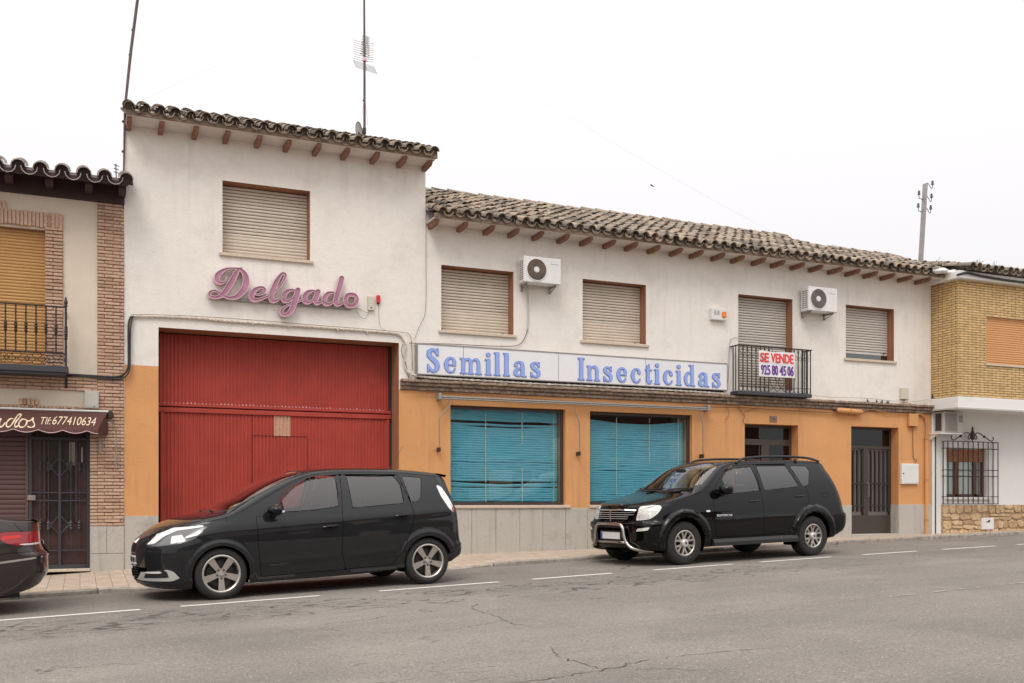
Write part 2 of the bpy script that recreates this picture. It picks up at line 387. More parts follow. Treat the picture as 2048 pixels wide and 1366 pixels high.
# vehicles
M['paint_black'] = mat('black_metallic_paint', (.016, .0165, .018), .45, coat=1.0, noise=(3, .05), spec=.0)
M['paint_gloss'] = mat('black_paint', (.003, .003, .0035), .35, coat=1.0, spec=0)
M['paint_brown'] = mat('dark_brown_paint', (.030, .021, .021), .4, coat=1.0, spec=.15)
M['trim'] = mat('black_plastic_trim', (.014, .014, .014), .55); M['rubber'] = mat('tyre_rubber', (.022, .021, .020), .85, noise=(30, .2), bump=(140, .002))
M['seam'] = mat('panel_gap', (.003, .003, .003), .9, spec=0)
M['alloy'] = mat('silver_alloy', (.50, .465, .42), .34, metal=.75, noise=(12, .08)); M['alloy_dark'] = mat('brake_dark', (.045, .04, .038), .6, metal=.4)
M['chrome'] = mat('chrome', (.72, .70, .68), .12, metal=1.0); M['steel_tube'] = mat('polished_tube', (.50, .47, .44), .22, metal=1.0)
M['lamp_clear'] = mat('lamp_lens', (.68, .67, .62), .16, coat=1.0, noise=(14, .2)); M['lamp_dark'] = mat('lamp_housing', (.09, .09, .092), .3, coat=1.0)
M['lamp_red'] = mat('red_lens', (.30, .008, .014), .15, coat=1.0); M['lamp_white'] = mat('white_lens', (.74, .73, .73), .2, coat=.6)
M['seat'] = mat('seat_cloth', (.035, .034, .034), .9); M['plate_white'] = mat('number_plate', (.72, .71, .70), .5); M['plate_blue'] = mat('plate_blue', (.05, .10, .42), .5)
M['silver'] = mat('silver_plastic', (.58, .57, .55), .35, metal=.3)
G_clear = glass('window_glass', (.86, .90, .88)); G_dark = glass('smoked_glass', (.30, .30, .29), refl=.45); G_car = glass('car_glass', (.50, .55, .55)); G_tint = glass('tinted_glass', (.055, .058, .062)); G_shop = glass('shop_glass', (.78, .84, .85))
def brick_mat(name, c1, c2, mortar, w, h, ms, axis='xz', off=.5, bumpd=.006, var=.0, noise=.15):
    m, nt, b = new_mat(name); N, L = nt.nodes, nt.links; b.inputs['Roughness'].default_value = .9
    tc = N.new('ShaderNodeTexCoord'); sp = N.new('ShaderNodeSeparateXYZ'); cb = N.new('ShaderNodeCombineXYZ'); L.new(tc.outputs['Object'], sp.inputs[0])
    ad = N.new('ShaderNodeMath'); ad.operation = 'ADD'
    if axis == 'xz': L.new(sp.outputs[0], ad.inputs[0]); L.new(sp.outputs[1], ad.inputs[1]); L.new(ad.outputs[0], cb.inputs[0]); L.new(sp.outputs[2], cb.inputs[1])
    else: L.new(sp.outputs[0], cb.inputs[0]); L.new(sp.outputs[1], cb.inputs[1])
    t = N.new('ShaderNodeTexBrick'); L.new(cb.outputs[0], t.inputs['Vector']); t.inputs['Scale'].default_value = 1; t.inputs['Brick Width'].default_value = w; t.inputs['Row Height'].default_value = h
    t.inputs['Mortar Size'].default_value = ms; t.inputs['Mortar Smooth'].default_value = .15; t.offset = off; t.inputs['Bias'].default_value = var
    t.inputs['Color1'].default_value = (*c1, 1); t.inputs['Color2'].default_value = (*c2, 1); t.inputs['Mortar'].default_value = (*mortar, 1)
    n = N.new('ShaderNodeTexNoise'); n.inputs['Scale'].default_value = 7; n.inputs['Detail'].default_value = 8; L.new(tc.outputs['Object'], n.inputs['Vector'])
    mr = N.new('ShaderNodeMapRange'); mr.inputs[1].default_value = .3; mr.inputs[2].default_value = .7; mr.inputs[3].default_value = 1 - noise; mr.inputs[4].default_value = 1 + noise; L.new(n.outputs[0], mr.inputs[0])
    mm = N.new('ShaderNodeVectorMath'); mm.operation = 'SCALE'; L.new(t.outputs['Color'], mm.inputs[0]); L.new(mr.outputs[0], mm.inputs['Scale']); L.new(mm.outputs[0], b.inputs['Base Color'])
    bp = N.new('ShaderNodeBump'); bp.invert = True; bp.inputs['Distance'].default_value = bumpd; L.new(t.outputs['Fac'], bp.inputs['Height']); L.new(bp.outputs[0], b.inputs['Normal'])
    return m
M['brick_yellow'] = brick_mat('yellow_brick', (.66, .46, .215), (.58, .39, .175), (.19, .10, .045), .25, .0565, .0075)
M['brick_texture'] = brick_mat('brown_brick_courses', (.50, .30, .205), (.40, .225, .15), (.17, .105, .08), .245, .052, .007)
M['paving'] = brick_mat('pavement_tiles', (.50, .405, .315), (.44, .35, .27), (.25, .19, .14), .21, .30, .004, axis='xy', bumpd=.003, noise=.16, off=0)
def road_mat():
    m, nt, b = new_mat('asphalt'); N, L = nt.nodes, nt.links; b.inputs['Roughness'].default_value = .88
    tc = N.new('ShaderNodeTexCoord'); mp = N.new('ShaderNodeMapping'); mp.inputs['Rotation'].default_value = (0, 0, -ST); L.new(tc.outputs['Object'], mp.inputs[0])
    def noise(scale, det, vec=None, rough=.6):
        n = N.new('ShaderNodeTexNoise'); n.inputs['Scale'].default_value = scale; n.inputs['Detail'].default_value = det; n.inputs['Roughness'].default_value = rough; L.new(vec or mp.outputs[0], n.inputs['Vector']); return n.outputs[0]
    def mrange(s, a, b_, c, d):
        r = N.new('ShaderNodeMapRange'); r.inputs[1].default_value = a; r.inputs[2].default_value = b_; r.inputs[3].default_value = c; r.inputs[4].default_value = d; L.new(s, r.inputs[0]); return r.outputs[0]
    def math_(op, a, b_):
        q = N.new('ShaderNodeMath'); q.operation = op
        for i, s in enumerate((a, b_)):
            if isinstance(s, (int, float)): q.inputs[i].default_value = s
            else: L.new(s, q.inputs[i])
        return q.outputs[0]
    # lengthwise streaks of wear
    mp2 = N.new('ShaderNodeMapping'); mp2.inputs['Scale'].default_value = (.06, .8, 1); L.new(mp.outputs[0], mp2.inputs[0])
    streak = mrange(noise(1.0, 5, mp2.outputs[0]), .3, .7, .86, 1.14)
    mott = mrange(noise(.7, 7), .3, .7, .92, 1.09); fine = mrange(noise(95, 3), .3, .7, .62, 1.38)
    v = N.new('ShaderNodeTexVoronoi'); v.inputs['Scale'].default_value = 26; L.new(mp.outputs[0], v.inputs['Vector'])
    wn_ = N.new('ShaderNodeTexWhiteNoise'); L.new(v.outputs['Position'], wn_.inputs['Vector']); chips = math_('MULTIPLY', mrange(v.outputs['Distance'], .16, .24, 1, 0), mrange(wn_.outputs['Value'], .82, .84, 0, 1)); pits = math_('MULTIPLY', mrange(v.outputs['Distance'], .18, .28, 1, 0), mrange(wn_.outputs['Value'], .20, .18, 0, 1))
    coarse = mrange(noise(32, 4), .3, .7, .80, 1.2)
    patch = mrange(noise(.33, 3), .46, .54, .93, 1.05)
    val = math_('MULTIPLY', math_('MULTIPLY', math_('MULTIPLY', math_('MULTIPLY', streak, mott), fine), coarse), patch)
    # fine cracks
    dn = N.new('ShaderNodeTexNoise'); dn.inputs['Scale'].default_value = 2.2; dn.inputs['Detail'].default_value = 6; L.new(mp.outputs[0], dn.inputs['Vector'])
    vm = N.new('ShaderNodeVectorMath'); vm.operation = 'SCALE'; vm.inputs['Scale'].default_value = .55; L.new(dn.outputs['Color'], vm.inputs[0])
    va = N.new('ShaderNodeVectorMath'); va.operation = 'ADD'; L.new(mp.outputs[0], va.inputs[0]); L.new(vm.outputs[0], va.inputs[1])
    mp3 = N.new('ShaderNodeMapping'); mp3.inputs['Scale'].default_value = (.5, 1.3, 1); L.new(va.outputs[0], mp3.inputs[0])
    def cracks(scale, wdt, lo, nscale):
        c = N.new('ShaderNodeTexVoronoi'); c.feature = 'DISTANCE_TO_EDGE'; c.inputs['Scale'].default_value = scale; L.new(mp3.outputs[0], c.inputs['Vector'])
        return math_('MULTIPLY', mrange(c.outputs['Distance'], wdt * .4, wdt, 1, 0), mrange(noise(nscale, 5), lo, lo + .05, 0, 1))
    sy = N.new('ShaderNodeSeparateXYZ'); L.new(mp.outputs[0], sy.inputs[0])
    band = math_('MULTIPLY', mrange(sy.outputs[1], 10.0, 10.5, 0, 1), mrange(sy.outputs[1], 11.4, 11.9, 1, 0))
    bandx = math_('MULTIPLY', band, mrange(sy.outputs[0], 9.0, 13.0, 1, .25))
    ck = math_('MAXIMUM', cracks(.55, .008, .55, .35), math_('MULTIPLY', cracks(3.4, .075, .44, 1.9), bandx))
    ck = math_('MAXIMUM', ck, math_('MULTIPLY', pits, .55))
    ck = math_('MAXIMUM', ck, math_('MULTIPLY', cracks(1.6, .018, .60, .5), .8))
    ck = math_('MAXIMUM', ck, math_('MULTIPLY', mrange(noise(34, 3), .66, .70, 0, 1), mrange(noise(1.1, 3), .5, .6, 0, .6)))
    col = N.new('ShaderNodeVectorMath'); col.operation = 'SCALE'; col.inputs[0].default_value = (.212, .189, .166); L.new(val, col.inputs['Scale'])
    mi = N.new('ShaderNodeMixRGB'); L.new(math_('MULTIPLY', chips, .75), mi.inputs[0]); L.new(col.outputs[0], mi.inputs[1]); mi.inputs[2].default_value = (.50, .46, .42, 1)
    mi2 = N.new('ShaderNodeMixRGB'); L.new(math_('MULTIPLY', ck, .80), mi2.inputs[0]); L.new(mi.outputs[0], mi2.inputs[1]); mi2.inputs[2].default_value = (.045, .036, .03, 1)
    # dusty gutter strip and oil-dark parking bay
    L.new(mi2.outputs[0], b.inputs['Base Color'])
    bp = N.new('ShaderNodeBump'); bp.inputs['Distance'].default_value = .006; L.new(math_('SUBTRACT', fine, ck), bp.inputs['Height']); L.new(bp.outputs[0], b.inputs['Normal'])
    return m
M['asphalt'] = road_mat()
M['crack'] = mat('crack_tar', (.075, .062, .052), .95); M['faded_line'] = mat('faded_paint', (.40, .36, .32), .9, dirt=(14, .48, (.25, .22, .19), .9))
def stone_mat():
    m, nt, b = new_mat('rubble_stone'); N, L = nt.nodes, nt.links; b.inputs['Roughness'].default_value = .9
    tc = N.new('ShaderNodeTexCoord'); dn = N.new('ShaderNodeTexNoise'); dn.inputs['Scale'].default_value = 6; L.new(tc.outputs['Object'], dn.inputs['Vector'])
    bp = N.new('ShaderNodeBump'); bp.inputs['Distance'].default_value = .02; n = N.new('ShaderNodeTexNoise'); n.inputs['Scale'].default_value = 18; n.inputs['Detail'].default_value = 8; L.new(tc.outputs['Object'], n.inputs['Vector'])
    a = N.new('ShaderNodeAttribute'); a.attribute_name = 'tint'; r = N.new('ShaderNodeValToRGB')
    r.color_ramp.elements[0].color = (.46, .30, .17, 1); r.color_ramp.elements[1].color = (.68, .50, .31, 1); e = r.color_ramp.elements.new(.5); e.color = (.60, .42, .24, 1); L.new(a.outputs['Fac'], r.inputs[0])
    mr = N.new('ShaderNodeMapRange'); mr.inputs[1].default_value = .3; mr.inputs[2].default_value = .7; mr.inputs[3].default_value = .7; mr.inputs[4].default_value = 1.2; L.new(n.outputs[0], mr.inputs[0])
    mm = N.new('ShaderNodeVectorMath'); mm.operation = 'SCALE'; L.new(r.outputs[0], mm.inputs[0]); L.new(mr.outputs[0], mm.inputs['Scale']); L.new(mm.outputs[0], b.inputs['Base Color'])
    L.new(n.outputs[0], bp.inputs['Height']); L.new(bp.outputs[0], b.inputs['Normal']); return m
M['rubble'] = stone_mat(); M['rubble_mortar'] = mat('rubble_mortar', (.36, .24, .15), .95, noise=(20, .2))
def text_mesh(mb, body, x0, z0, w, h, y, shear=0.0, bold=0.0, spacing=1.0, yf=None, thick=.0):
    """built-in font text fitted to a w x h box with its lower left at x0,z0 on plane y (or yf(x) per point)"""
    cu = bpy.data.curves.new('tmp', 'FONT'); cu.body = body; cu.shear = shear; cu.offset = bold; cu.space_character = spacing; cu.resolution_u = 4
    o = bpy.data.objects.new('tmp', cu); C.objects.link(o); dg = bpy.context.evaluated_depsgraph_get(); me = o.evaluated_get(dg).to_mesh()
    co = np.array([v.co[:] for v in me.vertices]); fs = [list(p.vertices) for p in me.polygons]
    lo, hi = co.min(0), co.max(0); o.evaluated_get(dg).to_mesh_clear(); C.objects.unlink(o); bpy.data.objects.remove(o); bpy.data.curves.remove(cu)
    vs = []
    for p in co:
        X = x0 + (p[0] - lo[0]) / (hi[0] - lo[0]) * w; Z = z0 + (p[1] - lo[1]) / (hi[1] - lo[1]) * h; vs.append((X, (yf(X, Z) if yf else y), Z))
    mb.add(vs, fs)
# ==SETTING==
def sn(s, n, dz=0.0):                               # street coordinates -> world point on the road surface
    p = SD * s + SNN * n; return (p[0], p[1], zr(s) + dz)
NK = 14.42                                          # the kerb line
def ss(lo, hi, x): t = min(max((x - lo) / (hi - lo), 0), 1); return t * t * (3 - 2 * t)
def kerb_h(s): return .015 + .05 * (1 - ss(1.9, 2.7, s) * (1 - ss(7.3, 8.3, s))) + .01 * ss(9, 12, s)
def base_z(x):                                      # foot of the facade
    P = [(-40, -.62), (-12, -.02), (-.41, .315), (.67, .38), (6.57, .496), (9.13, .538), (15.6, .635), (17.95, .69), (20.2, .738), (60, 1.3)]
    return float(np.interp(x, [p[0] for p in P], [p[1] for p in P]))
m = MB()
m.quad((-700, -700, -3.2), (900, -700, -3.2), (900, 900, -3.2), (-700, 900, -3.2)); tag(m.build('ground', M['paving']), kind='structure')
m = MB(); S_ = [-60 + i * 2 for i in range(24)] + [-12 + i * .5 for i in range(100)] + [38 + i * 3 for i in range(20)]; N_ = [-3.5 + i * (NK + 3.5 + .02) / 24 for i in range(25)]
for i in range(len(S_)):
    for nn in N_: m.v.append(sn(S_[i], nn))
for i in range(len(S_) - 1):
    for j in range(24): a = i * 25 + j; m.f.append([a, a + 25, a + 26, a + 1]); m.t.append(.5)
tag(m.build('road', M['asphalt'], smooth='all'), kind='structure')
# far pavement on the photographer's side
m = MB()
for a, b in zip(S_[:-1], S_[1:]):
    m.quad(sn(a, -8.5, .1), sn(b, -8.5, .1), sn(b, -3.5, .1), sn(a, -3.5, .1)); m.quad(sn(a, -3.5, -.05), sn(a, -3.5, .1), sn(b, -3.5, .1), sn(b, -3.5, -.05))
tag(m.build('opposite_pavement', M['paving']), kind='structure')
# pavement: a sheet lofted from the kerb top to the foot of the houses
m = MB(); SS = [-40 + i for i in range(30)] + [-10 + i * .25 for i in range(140)] + [25 + i for i in range(30)]
rows = []
for s in SS:
    kx, ky, kz = sn(s, NK + .13, 0); kz = zr(s) + kerb_h(s); r = []
    yb = 18.2
    for j in range(9):
        y = ky + (yb - ky) * j / 8; x = kx; w = (y - ky) / max(WY - ky, .05); w = min(max(w, 0), 1)
        r.append((x, y, kz + (max(base_z(x), kz) - kz) * w))
    rows.append(r)
for r in rows: m.v += r
for i in range(len(rows) - 1):
    for j in range(8): a = i * 9 + j; m.f.append([a, a + 9, a + 10, a + 1]); m.t.append(.5)
tag(m.build('pavement', M['paving'], smooth='all'), kind='structure')
m = MB(); s = -12.0; k = 0
while s < 30:
    L_ = .95 + .1 * rng.rand(); e = s + L_ - .015; m.tint = rng.rand(); j1, j2 = rng.uniform(-.006, .006, 2); kn = 6
    for q in range(kn):
        a = s + (e - s) * q / kn; b = s + (e - s) * (q + 1) / kn; ha, hb = kerb_h(a) + j1, kerb_h(b) + j1
        pa = [sn(a, NK + j2, -.1), sn(a, NK + j2, ha - .014), sn(a, NK + j2 + .016, ha + .003), sn(a, NK + .14, ha + .003), sn(a, NK + .14, -.1)]
        pb = [sn(b, NK + j2, -.1), sn(b, NK + j2, hb - .014), sn(b, NK + j2 + .016, hb + .003), sn(b, NK + .14, hb + .003), sn(b, NK + .14, -.1)]
        m.add(pa + pb, [(0, 1, 6, 5), (1, 2, 7, 6), (2, 3, 8, 7), (3, 4, 9, 8)] + ([(0, 4, 3, 2, 1)] if q == 0 else []) + ([(5, 6, 7, 8, 9)] if q == kn - 1 else []))
    s += L_
tag(m.build('kerb', M['kerb']), kind='structure')
m = MB(); m.tint = .5
DASH = [(-2.0, -.35), (.1 - .35, 1.99), (2.44, 4.13), (4.93, 6.71), (7.25, 8.63), (9.40, 10.98), (11.58, 13.21), (14.0, 15.43), (16.14, 17.72), (18.4, 19.9), (20.6, 22.1), (22.8, 24.3)]
DASH[0] = (-2.6, -.95)
for a, b in DASH:
    q = 8
    for i in range(q):
        c, d = a + (b - a) * i / q, a + (b - a) * (i + 1) / q; m.quad(sn(c, 11.97, .005), sn(d, 11.97, .005), sn(d, 12.07, .005), sn(c, 12.07, .005))
tag(m.build('parking_bay_marking', M['road_line']), kind='structure')
m = MB()                                            # worn remnant of the centre line
rr = random.Random(3); s = 9.1
while s < 13.5:
    L_ = rr.uniform(.02, .16)
    if rr.random() < .62: a = rr.uniform(0, .03); m.quad(sn(s, 7.42 + a, .005), sn(s + L_, 7.42 + a * .6, .005), sn(s + L_, 7.46 + a, .005), sn(s, 7.45 + a * 1.2, .005))
    s += L_ * rr.uniform(1.0, 1.5)
tag(m.build('worn_centre_marking', M['faded_line']), kind='structure')
m = MB()                                            # long open cracks
def crack(pts, w0, seed):
    r = random.Random(seed); P = []
    for (a, b), (c, d) in zip(pts[:-1], pts[1:]):
        n = max(2, int(math.hypot(c - a, d - b) / .05))
        for i in range(n): t = i / n; P.append((a + (c - a) * t + r.gauss(0, .012), b + (d - b) * t + r.gauss(0, .018), w0 * r.choice((.12, .3, .5, .8, 1.0))))
    for p, q in zip(P[:-1], P[1:]):
        dx, dy = q[0] - p[0], q[1] - p[1]; L = math.hypot(dx, dy) or 1; nx, ny = -dy / L, dx / L
        m.quad(sn(p[0] - nx * p[2], p[1] - ny * p[2], .004), sn(q[0] - nx * q[2], q[1] - ny * q[2], .004), sn(q[0] + nx * q[2], q[1] + ny * q[2], .004), sn(p[0] + nx * p[2], p[1] + ny * p[2], .004))
crack([(2.6, 5.6), (3.37, 5.74), (4.09, 5.78), (4.61, 5.94), (5.22, 5.85), (5.9, 5.72)], .007, 1)
crack([(4.30, 6.86), (4.15, 6.5), (4.10, 6.1), (4.08, 5.82)], .006, 2)
crack([(5.25, 9.9), (5.03, 9.65), (4.95, 9.2), (4.89, 8.75), (4.75, 8.3), (4.85, 7.8)], .006, 3)
crack([(4.1, 5.8), (4.5, 5.5), (4.8, 5.1)], .004, 4)
crack([(5.0, 11.85), (5.6, 11.5), (6.1, 11.35), (6.6, 10.95)], .006, 5)
crack([(6.2, 11.3), (7.5, 10.9), (9.0, 10.95), (10.1, 10.85), (11.4, 10.9)], .005, 6)
crack([(-1.0, 11.2), (.5, 11.25), (1.6, 11.1), (3.0, 11.2), (4.4, 11.05)], .005, 7)
crack([(-.5, 10.6), (.9, 10.5), (2.2, 10.6), (3.6, 10.4), (5.2, 10.3)], .005, 8)
crack([(4.9, 7.8), (5.6, 7.6), (7.2, 7.4), (8.8, 7.45)], .0035, 9)
tag(m.build('road_crack', M['crack']), kind='structure')
m = MB(); a0 = 6.0                                  # gutter grating at the dropped kerb
for i in range(9): s0 = 6.15 + i * .085; m.quad(sn(s0, 14.12, .004), sn(s0 + .045, 14.12, .004), sn(s0 + .045, 14.36, .004), sn(s0, 14.36, .004))
tag(m.build('drain_grating', M['dark_metal']), 'iron gutter grating at the dropped kerb behind the dark hatchback', 'drain grating')

# ------------------------------------------------------------------ roofs of curved tiles
def tile_roof(mb, x0, x1, ye, ze, pitch, rows_of, sp=.233, jit=1.0, seed=1, er=.088, plug=None):
    """columns of cover and pan tiles from the eave (y = ye, height ze) upwards; rows_of(x) rows"""
    r = random.Random(seed); cp, sp_ = math.cos(pitch), math.sin(pitch); ex = .335
    def arc(cx, s0, s1, r0, r1, up, lift0, lift1, th):
        n = 6; V = []; F = []
        dx = r.uniform(-.012, .012) * jit; tw = r.uniform(-.010, .010) * jit; dl = r.uniform(-.004, .010) * jit
        for (s_, rad, lf, xo) in ((s0, r0, lift0, dx), (s1, r1, lift1, dx + tw)):
            for tt in (0, th):
                for k in range(n + 1):
                    a = math.pi * k / n; h = (math.sin(a) * (rad - tt)) * (1 if up else -1); xx = cx + xo - math.cos(a) * (rad - tt)
                    z0 = lf + dl + h
                    V.append((xx, ye + s_ * cp - z0 * sp_, ze + s_ * sp_ + z0 * cp))
        m1 = n + 1
        for k in range(n):
            F.append((k, k + 1, 2 * m1 + k + 1, 2 * m1 + k)); F.append((m1 + k, 3 * m1 + k, 3 * m1 + k + 1, m1 + k + 1)); F.append((k, m1 + k, m1 + k + 1, k + 1))
        mb.tint = min(max(r.gauss(.5, .28), 0), 1) + .0001; mb.add(V, F)
    nx = int(round((x1 - x0) / sp)); sp = (x1 - x0) / nx
    for i in range(nx + 1):
        cx = x0 + i * sp; nr = rows_of(cx)
        for j in range(nr):
            s_ = j * ex - (.0 if j else .04) + r.uniform(-.02, .02) * jit
            if i < nx and j < nr: arc(cx + sp / 2, s_ + .03 + (0 if j else -.02), s_ + .44, sp * .40, sp * .37, False, .075, .055, .013)
            arc(cx, s_, s_ + .43, er, er - .014, True, .050 + .016, .032 + .012, .014)
            if j == 0:
                n = 6; V = []
                for k in range(n + 1): a = math.pi * k / n; V.append((cx - math.cos(a) * (er - .010), ye + .045 * cp - (.045 + math.sin(a) * (er - .012)) * sp_, ze + .045 * sp_ + (.045 + math.sin(a) * (er - .012)) * cp))
                V += [(cx + er, ye + .05, ze - .01), (cx - er, ye + .05, ze - .01)]; mb.tint = .05; (plug if plug is not None else mb).add(V, [tuple(range(n + 3))])
def ridge(mb, x0, x1, y, z, seed=2, r0=.10):
    r = random.Random(seed); x = x0
    while x < x1:
        mb.tint = min(max(r.gauss(.6, .25), 0), 1) + .0001; V = []; F = []; n = 6; L = .36; dz = r.uniform(-.01, .012)
        for (xx, rad, dd) in ((x, r0, .012), (x + L + .06, r0 - .018, 0)):
            for k in range(n + 1): a = math.pi * k / n; V.append((xx, y - math.cos(a) * rad, z + math.sin(a) * rad + dz + dd))
        for k in range(n): F.append((k, k + 1, n + 2 + k, n + 1 + k))
        F.append(tuple(range(n + 1))); mb.add(V, F); x += L
def rafters(parent, xs, ztop, zb, out, m, w=.075):
    rj = random.Random(int(ztop * 10))
    for x in xs:
        x += rj.uniform(-.02, .02); e = rj.uniform(-.02, .02); b = MB(); zb_ = min(zb, ztop - .085); b.prismx([(WY + .0, ztop - .001), (WY - out + e, ztop - .001), (WY - out + e, ztop - .045), (WY - out + .07, ztop - .085 + e * .3), (WY - .16, zb_ - .005), (WY + .0, zb_)], x - w / 2, x + w / 2); b.build('rafter', m, parent)

# ------------------------------------------------------------------ shutters, sills, windows
def shutter_mesh(x0, x1, z0, z1, y, pitch=.055, tight=.35):
    b = MB(); n = int((z1 - z0) / pitch); p = (z1 - z0) / n
    for i in range(n):
        a = z0 + i * p; g = .0025 if i < n * tight else .009
        zs = [a, a + (p - g) * .2, a + (p - g) * .55, a + (p - g) * .85, a + p - g]; ys = [y + .006, y - .004, y - .007, y - .003, y + .006]
        for k in range(4): b.quad((x0, ys[k], zs[k]), (x1, ys[k], zs[k]), (x1, ys[k + 1], zs[k + 1]), (x0, ys[k + 1], zs[k + 1]))
    return b
def window(parent, x0, x1, z0, z1, depth, reveal_m, shutter_m, z_sh=None, sill=True, tight=.35, sillx=.055, pitch=.055, tabs=True):
    rv = MB().reveal(x0, x1, z0, z1, WY, depth + .03, bottom=True).build('window', reveal_m, parent)
    zs = z0 if z_sh is None else z_sh
    sh = shutter_mesh(x0 + .002, x1 - .002, zs + .012, z1 - .002, WY + depth, pitch, tight).build('shutter', shutter_m, rv)
    MB().box(x0, x1, WY + depth + .012, WY + depth + .03, z0, z1).build('backing', M['black'], rv)
    b = MB(); b.bbox(x0 + .02, x1 - .02, WY + depth - .014, WY + depth + .01, zs + .004, zs + .035, .004); b.build('bottom_rail', shutter_m, rv)
    if tabs:
        b = MB()
        for xx in (x0 + .09, x1 - .13): b = MB(); b.bbox(xx - .012, xx + .012, WY + depth - .04, WY + depth - .012, zs + .035, zs + .065, .004); b.build('stop', M['dark_metal'], rv)
    if sill:
        b = MB(); b.bbox(x0 - sillx, x1 + sillx, WY - .045, WY + .0, z0 - .055, z0, .006); b.box(x0 + .001, x1 - .001, WY - .001, WY + depth, z0 - .04, z0 - .002); b.build('sill', M['sill'], rv)
    return rv
def slabs(b, x0, x1, zf, z1, joints, y, t=.02):
    xs = [x0] + [j for j in joints if x0 < j < x1] + [x1]
    for a, c in zip(xs[:-1], xs[1:]): b.bbox(a + .003, c - .003, y - t, y + .02, zf, z1, .003)
    return b

# ================================================================== tall part with the red garage door
TX0, TX1 = .662, 5.794; RT = 6.39
tall = thing('garage_building', 'tall cream rendered house block with big red garage door and tiled eaves', 'building', (3.2, 17.3, .4))
def at_parent(o, p):                                # keep world coordinates under an Empty that stands elsewhere
    o.parent = p; o.matrix_parent_inverse = Matrix.Translation(p.location).inverted(); return o
class Root:                                         # building Empties stand at the origin of the survey so that their parts keep world coordinates
    pass
tall.location = (0, 0, 0)
GX0, GX1, GZ1 = 1.183, 5.289, 4.34; CZ1, CZ0 = 3.685, 3.50
w1x0, w1x1, w1z0, w1z1 = 2.201, 3.678, 5.69, 6.885 - .0
w1z0 = az(445, 505)
ORZ = 3.697
ZT0 = 7.62                                          # underside of the soffit where it meets the wall
b = MB(); ZWT = ZT0 + .25
b.wall(TX0, TX1, ORZ, ZWT, WY, [(w1x0, w1x1, w1z0, w1z1), (GX0, GX1, 0, GZ1)]); b.wall(GX1, TX1, CZ0, ORZ, WY, [])
b.quad((TX0, WY, .2), (TX0 + .45, WY + 8, .2), (TX0 + .45, WY + 8, ZWT), (TX0, WY, ZWT)); b.quad((TX1, WY, CZ0), (TX1, WY + 8, CZ0), (TX1, WY + 8, ZWT), (TX1, WY, ZWT))
for xx, e in ((TX0, .45), (TX1, 0)): b.add([(xx, WY, ZWT), (xx + e, WY + 8, ZWT), (xx + e / 2, WY + 4, ZWT + 1.4)], [(0, 1, 2)])
b.quad((TX0, WY + 8, .2), (TX1, WY + 8, .2), (TX1, WY + 8, ZWT), (TX0, WY + 8, ZWT))
b.build('upper_wall', M['white_wall'], tall)
MB().wall(TX0, GX0, .1, ORZ, WY, []).build('lower_wall', M['orange_wall'], tall); MB().wall(GX1, TX1, .1, CZ0, WY, []).build('lower_wall', M['orange_wall'], tall)
slabs(MB(), TX0 + .002, GX0, .1, 1.239, [], WY).build('plinth', M['granite'], tall); slabs(MB(), GX1, TX1, .2, 1.30, [], WY).build('plinth', M['granite'], tall)
rv = MB().reveal(GX0, GX1, .1, GZ1, WY, .55, bottom=False).build('garage_opening', M['brown_reveal'], tall)
# garage door: corrugated sheets, mid rails, wicket door
def corrugated(x0, x1, z0, z1, y, p=.0615, d=.012):
    b = MB(); x = x0; k = 0
    pro = [(0, 0), (.42, 0), (.55, d), (.87, d), (1, 0)]
    while x < x1 - 1e-4:
        for (a, ya), (c, yc) in zip(pro[:-1], pro[1:]):
            xa, xc = x + a * p, min(x + c * p, x1)
            if xa >= x1: break
            b.quad((xa, y + ya, z0), (xc, y + yc, z0), (xc, y + yc, z1), (xa, y + ya, z1))
        x += p
    return b
GY = WY + .45; zm = az(330, 812, GY)
gd = corrugated(GX0 + .11, GX1 - .1, .15, zm - .09, GY).build('garage_door', M['red_paint'], tall)
corrugated(GX0 + .05, GX1 - .06, zm + .05, GZ1 - .02, GY + .02, p=.0615, d=.010).build('fixed_panel', M['red_paint'], gd)
b = MB(); b.bbox(GX0 + .03, GX1 - .02, GY - .03, GY + .05, zm - .10, zm - .02, .006); b.build('rail', M['red_paint'], gd)
b = MB(); b.bbox(GX0 + .03, GX1 - .02, GY - .02, GY + .05, zm + .0, zm + .055, .006); b.build('rail', M['red_paint'], gd)
for xx in (GX0 + .06, GX1 - .10): b = MB(); b.bbox(xx, xx + .05, GY - .02, GY + .05, .15, zm - .10, .005); b.build('door_stile', M['red_paint'], gd)
for xx in (GX0 + .0, GX1 - .05): b = MB(); b.box(xx, xx + .045, GY + .0, GY + .06, .15, GZ1); b.build('track', M['dark_metal'], gd)
b = MB(); wx0, wx1, wz = ax(504.6, GY), ax(614, GY), az(504, 871, GY)
b.box(wx0 - .002, wx0 + .002, GY - .004, GY + .01, .15, wz); b.box(wx1 - .0015, wx1 + .0015, GY - .004, GY + .01, .15, wz); b.box(wx0, wx1, GY - .004, GY + .01, wz - .002, wz + .002); b.box(wx0 - .0015, wx0 + .0015, GY - .003, GY + .01, wz, zm - .1)
b.build('wicket_gap', M['seam'], gd)
px0, px1 = ax(548, GY), ax(581, GY); corrugated(px0, px1, az(560, 872, GY), az(560, 827, GY), GY - .004, p=.0615, d=.012).build('bare_patch', M['patch'], gd)
b = MB(); r_ = random.Random(4)
x = GX0 + .12
P_ = []
while x < GX1 - .12: h_ = r_.uniform(.008, .03); P_ += [(x - .018, .001), (x, .001), (x + .003, h_), (x + .018, h_ * .9), (x + .022, .001)]; x += .0615
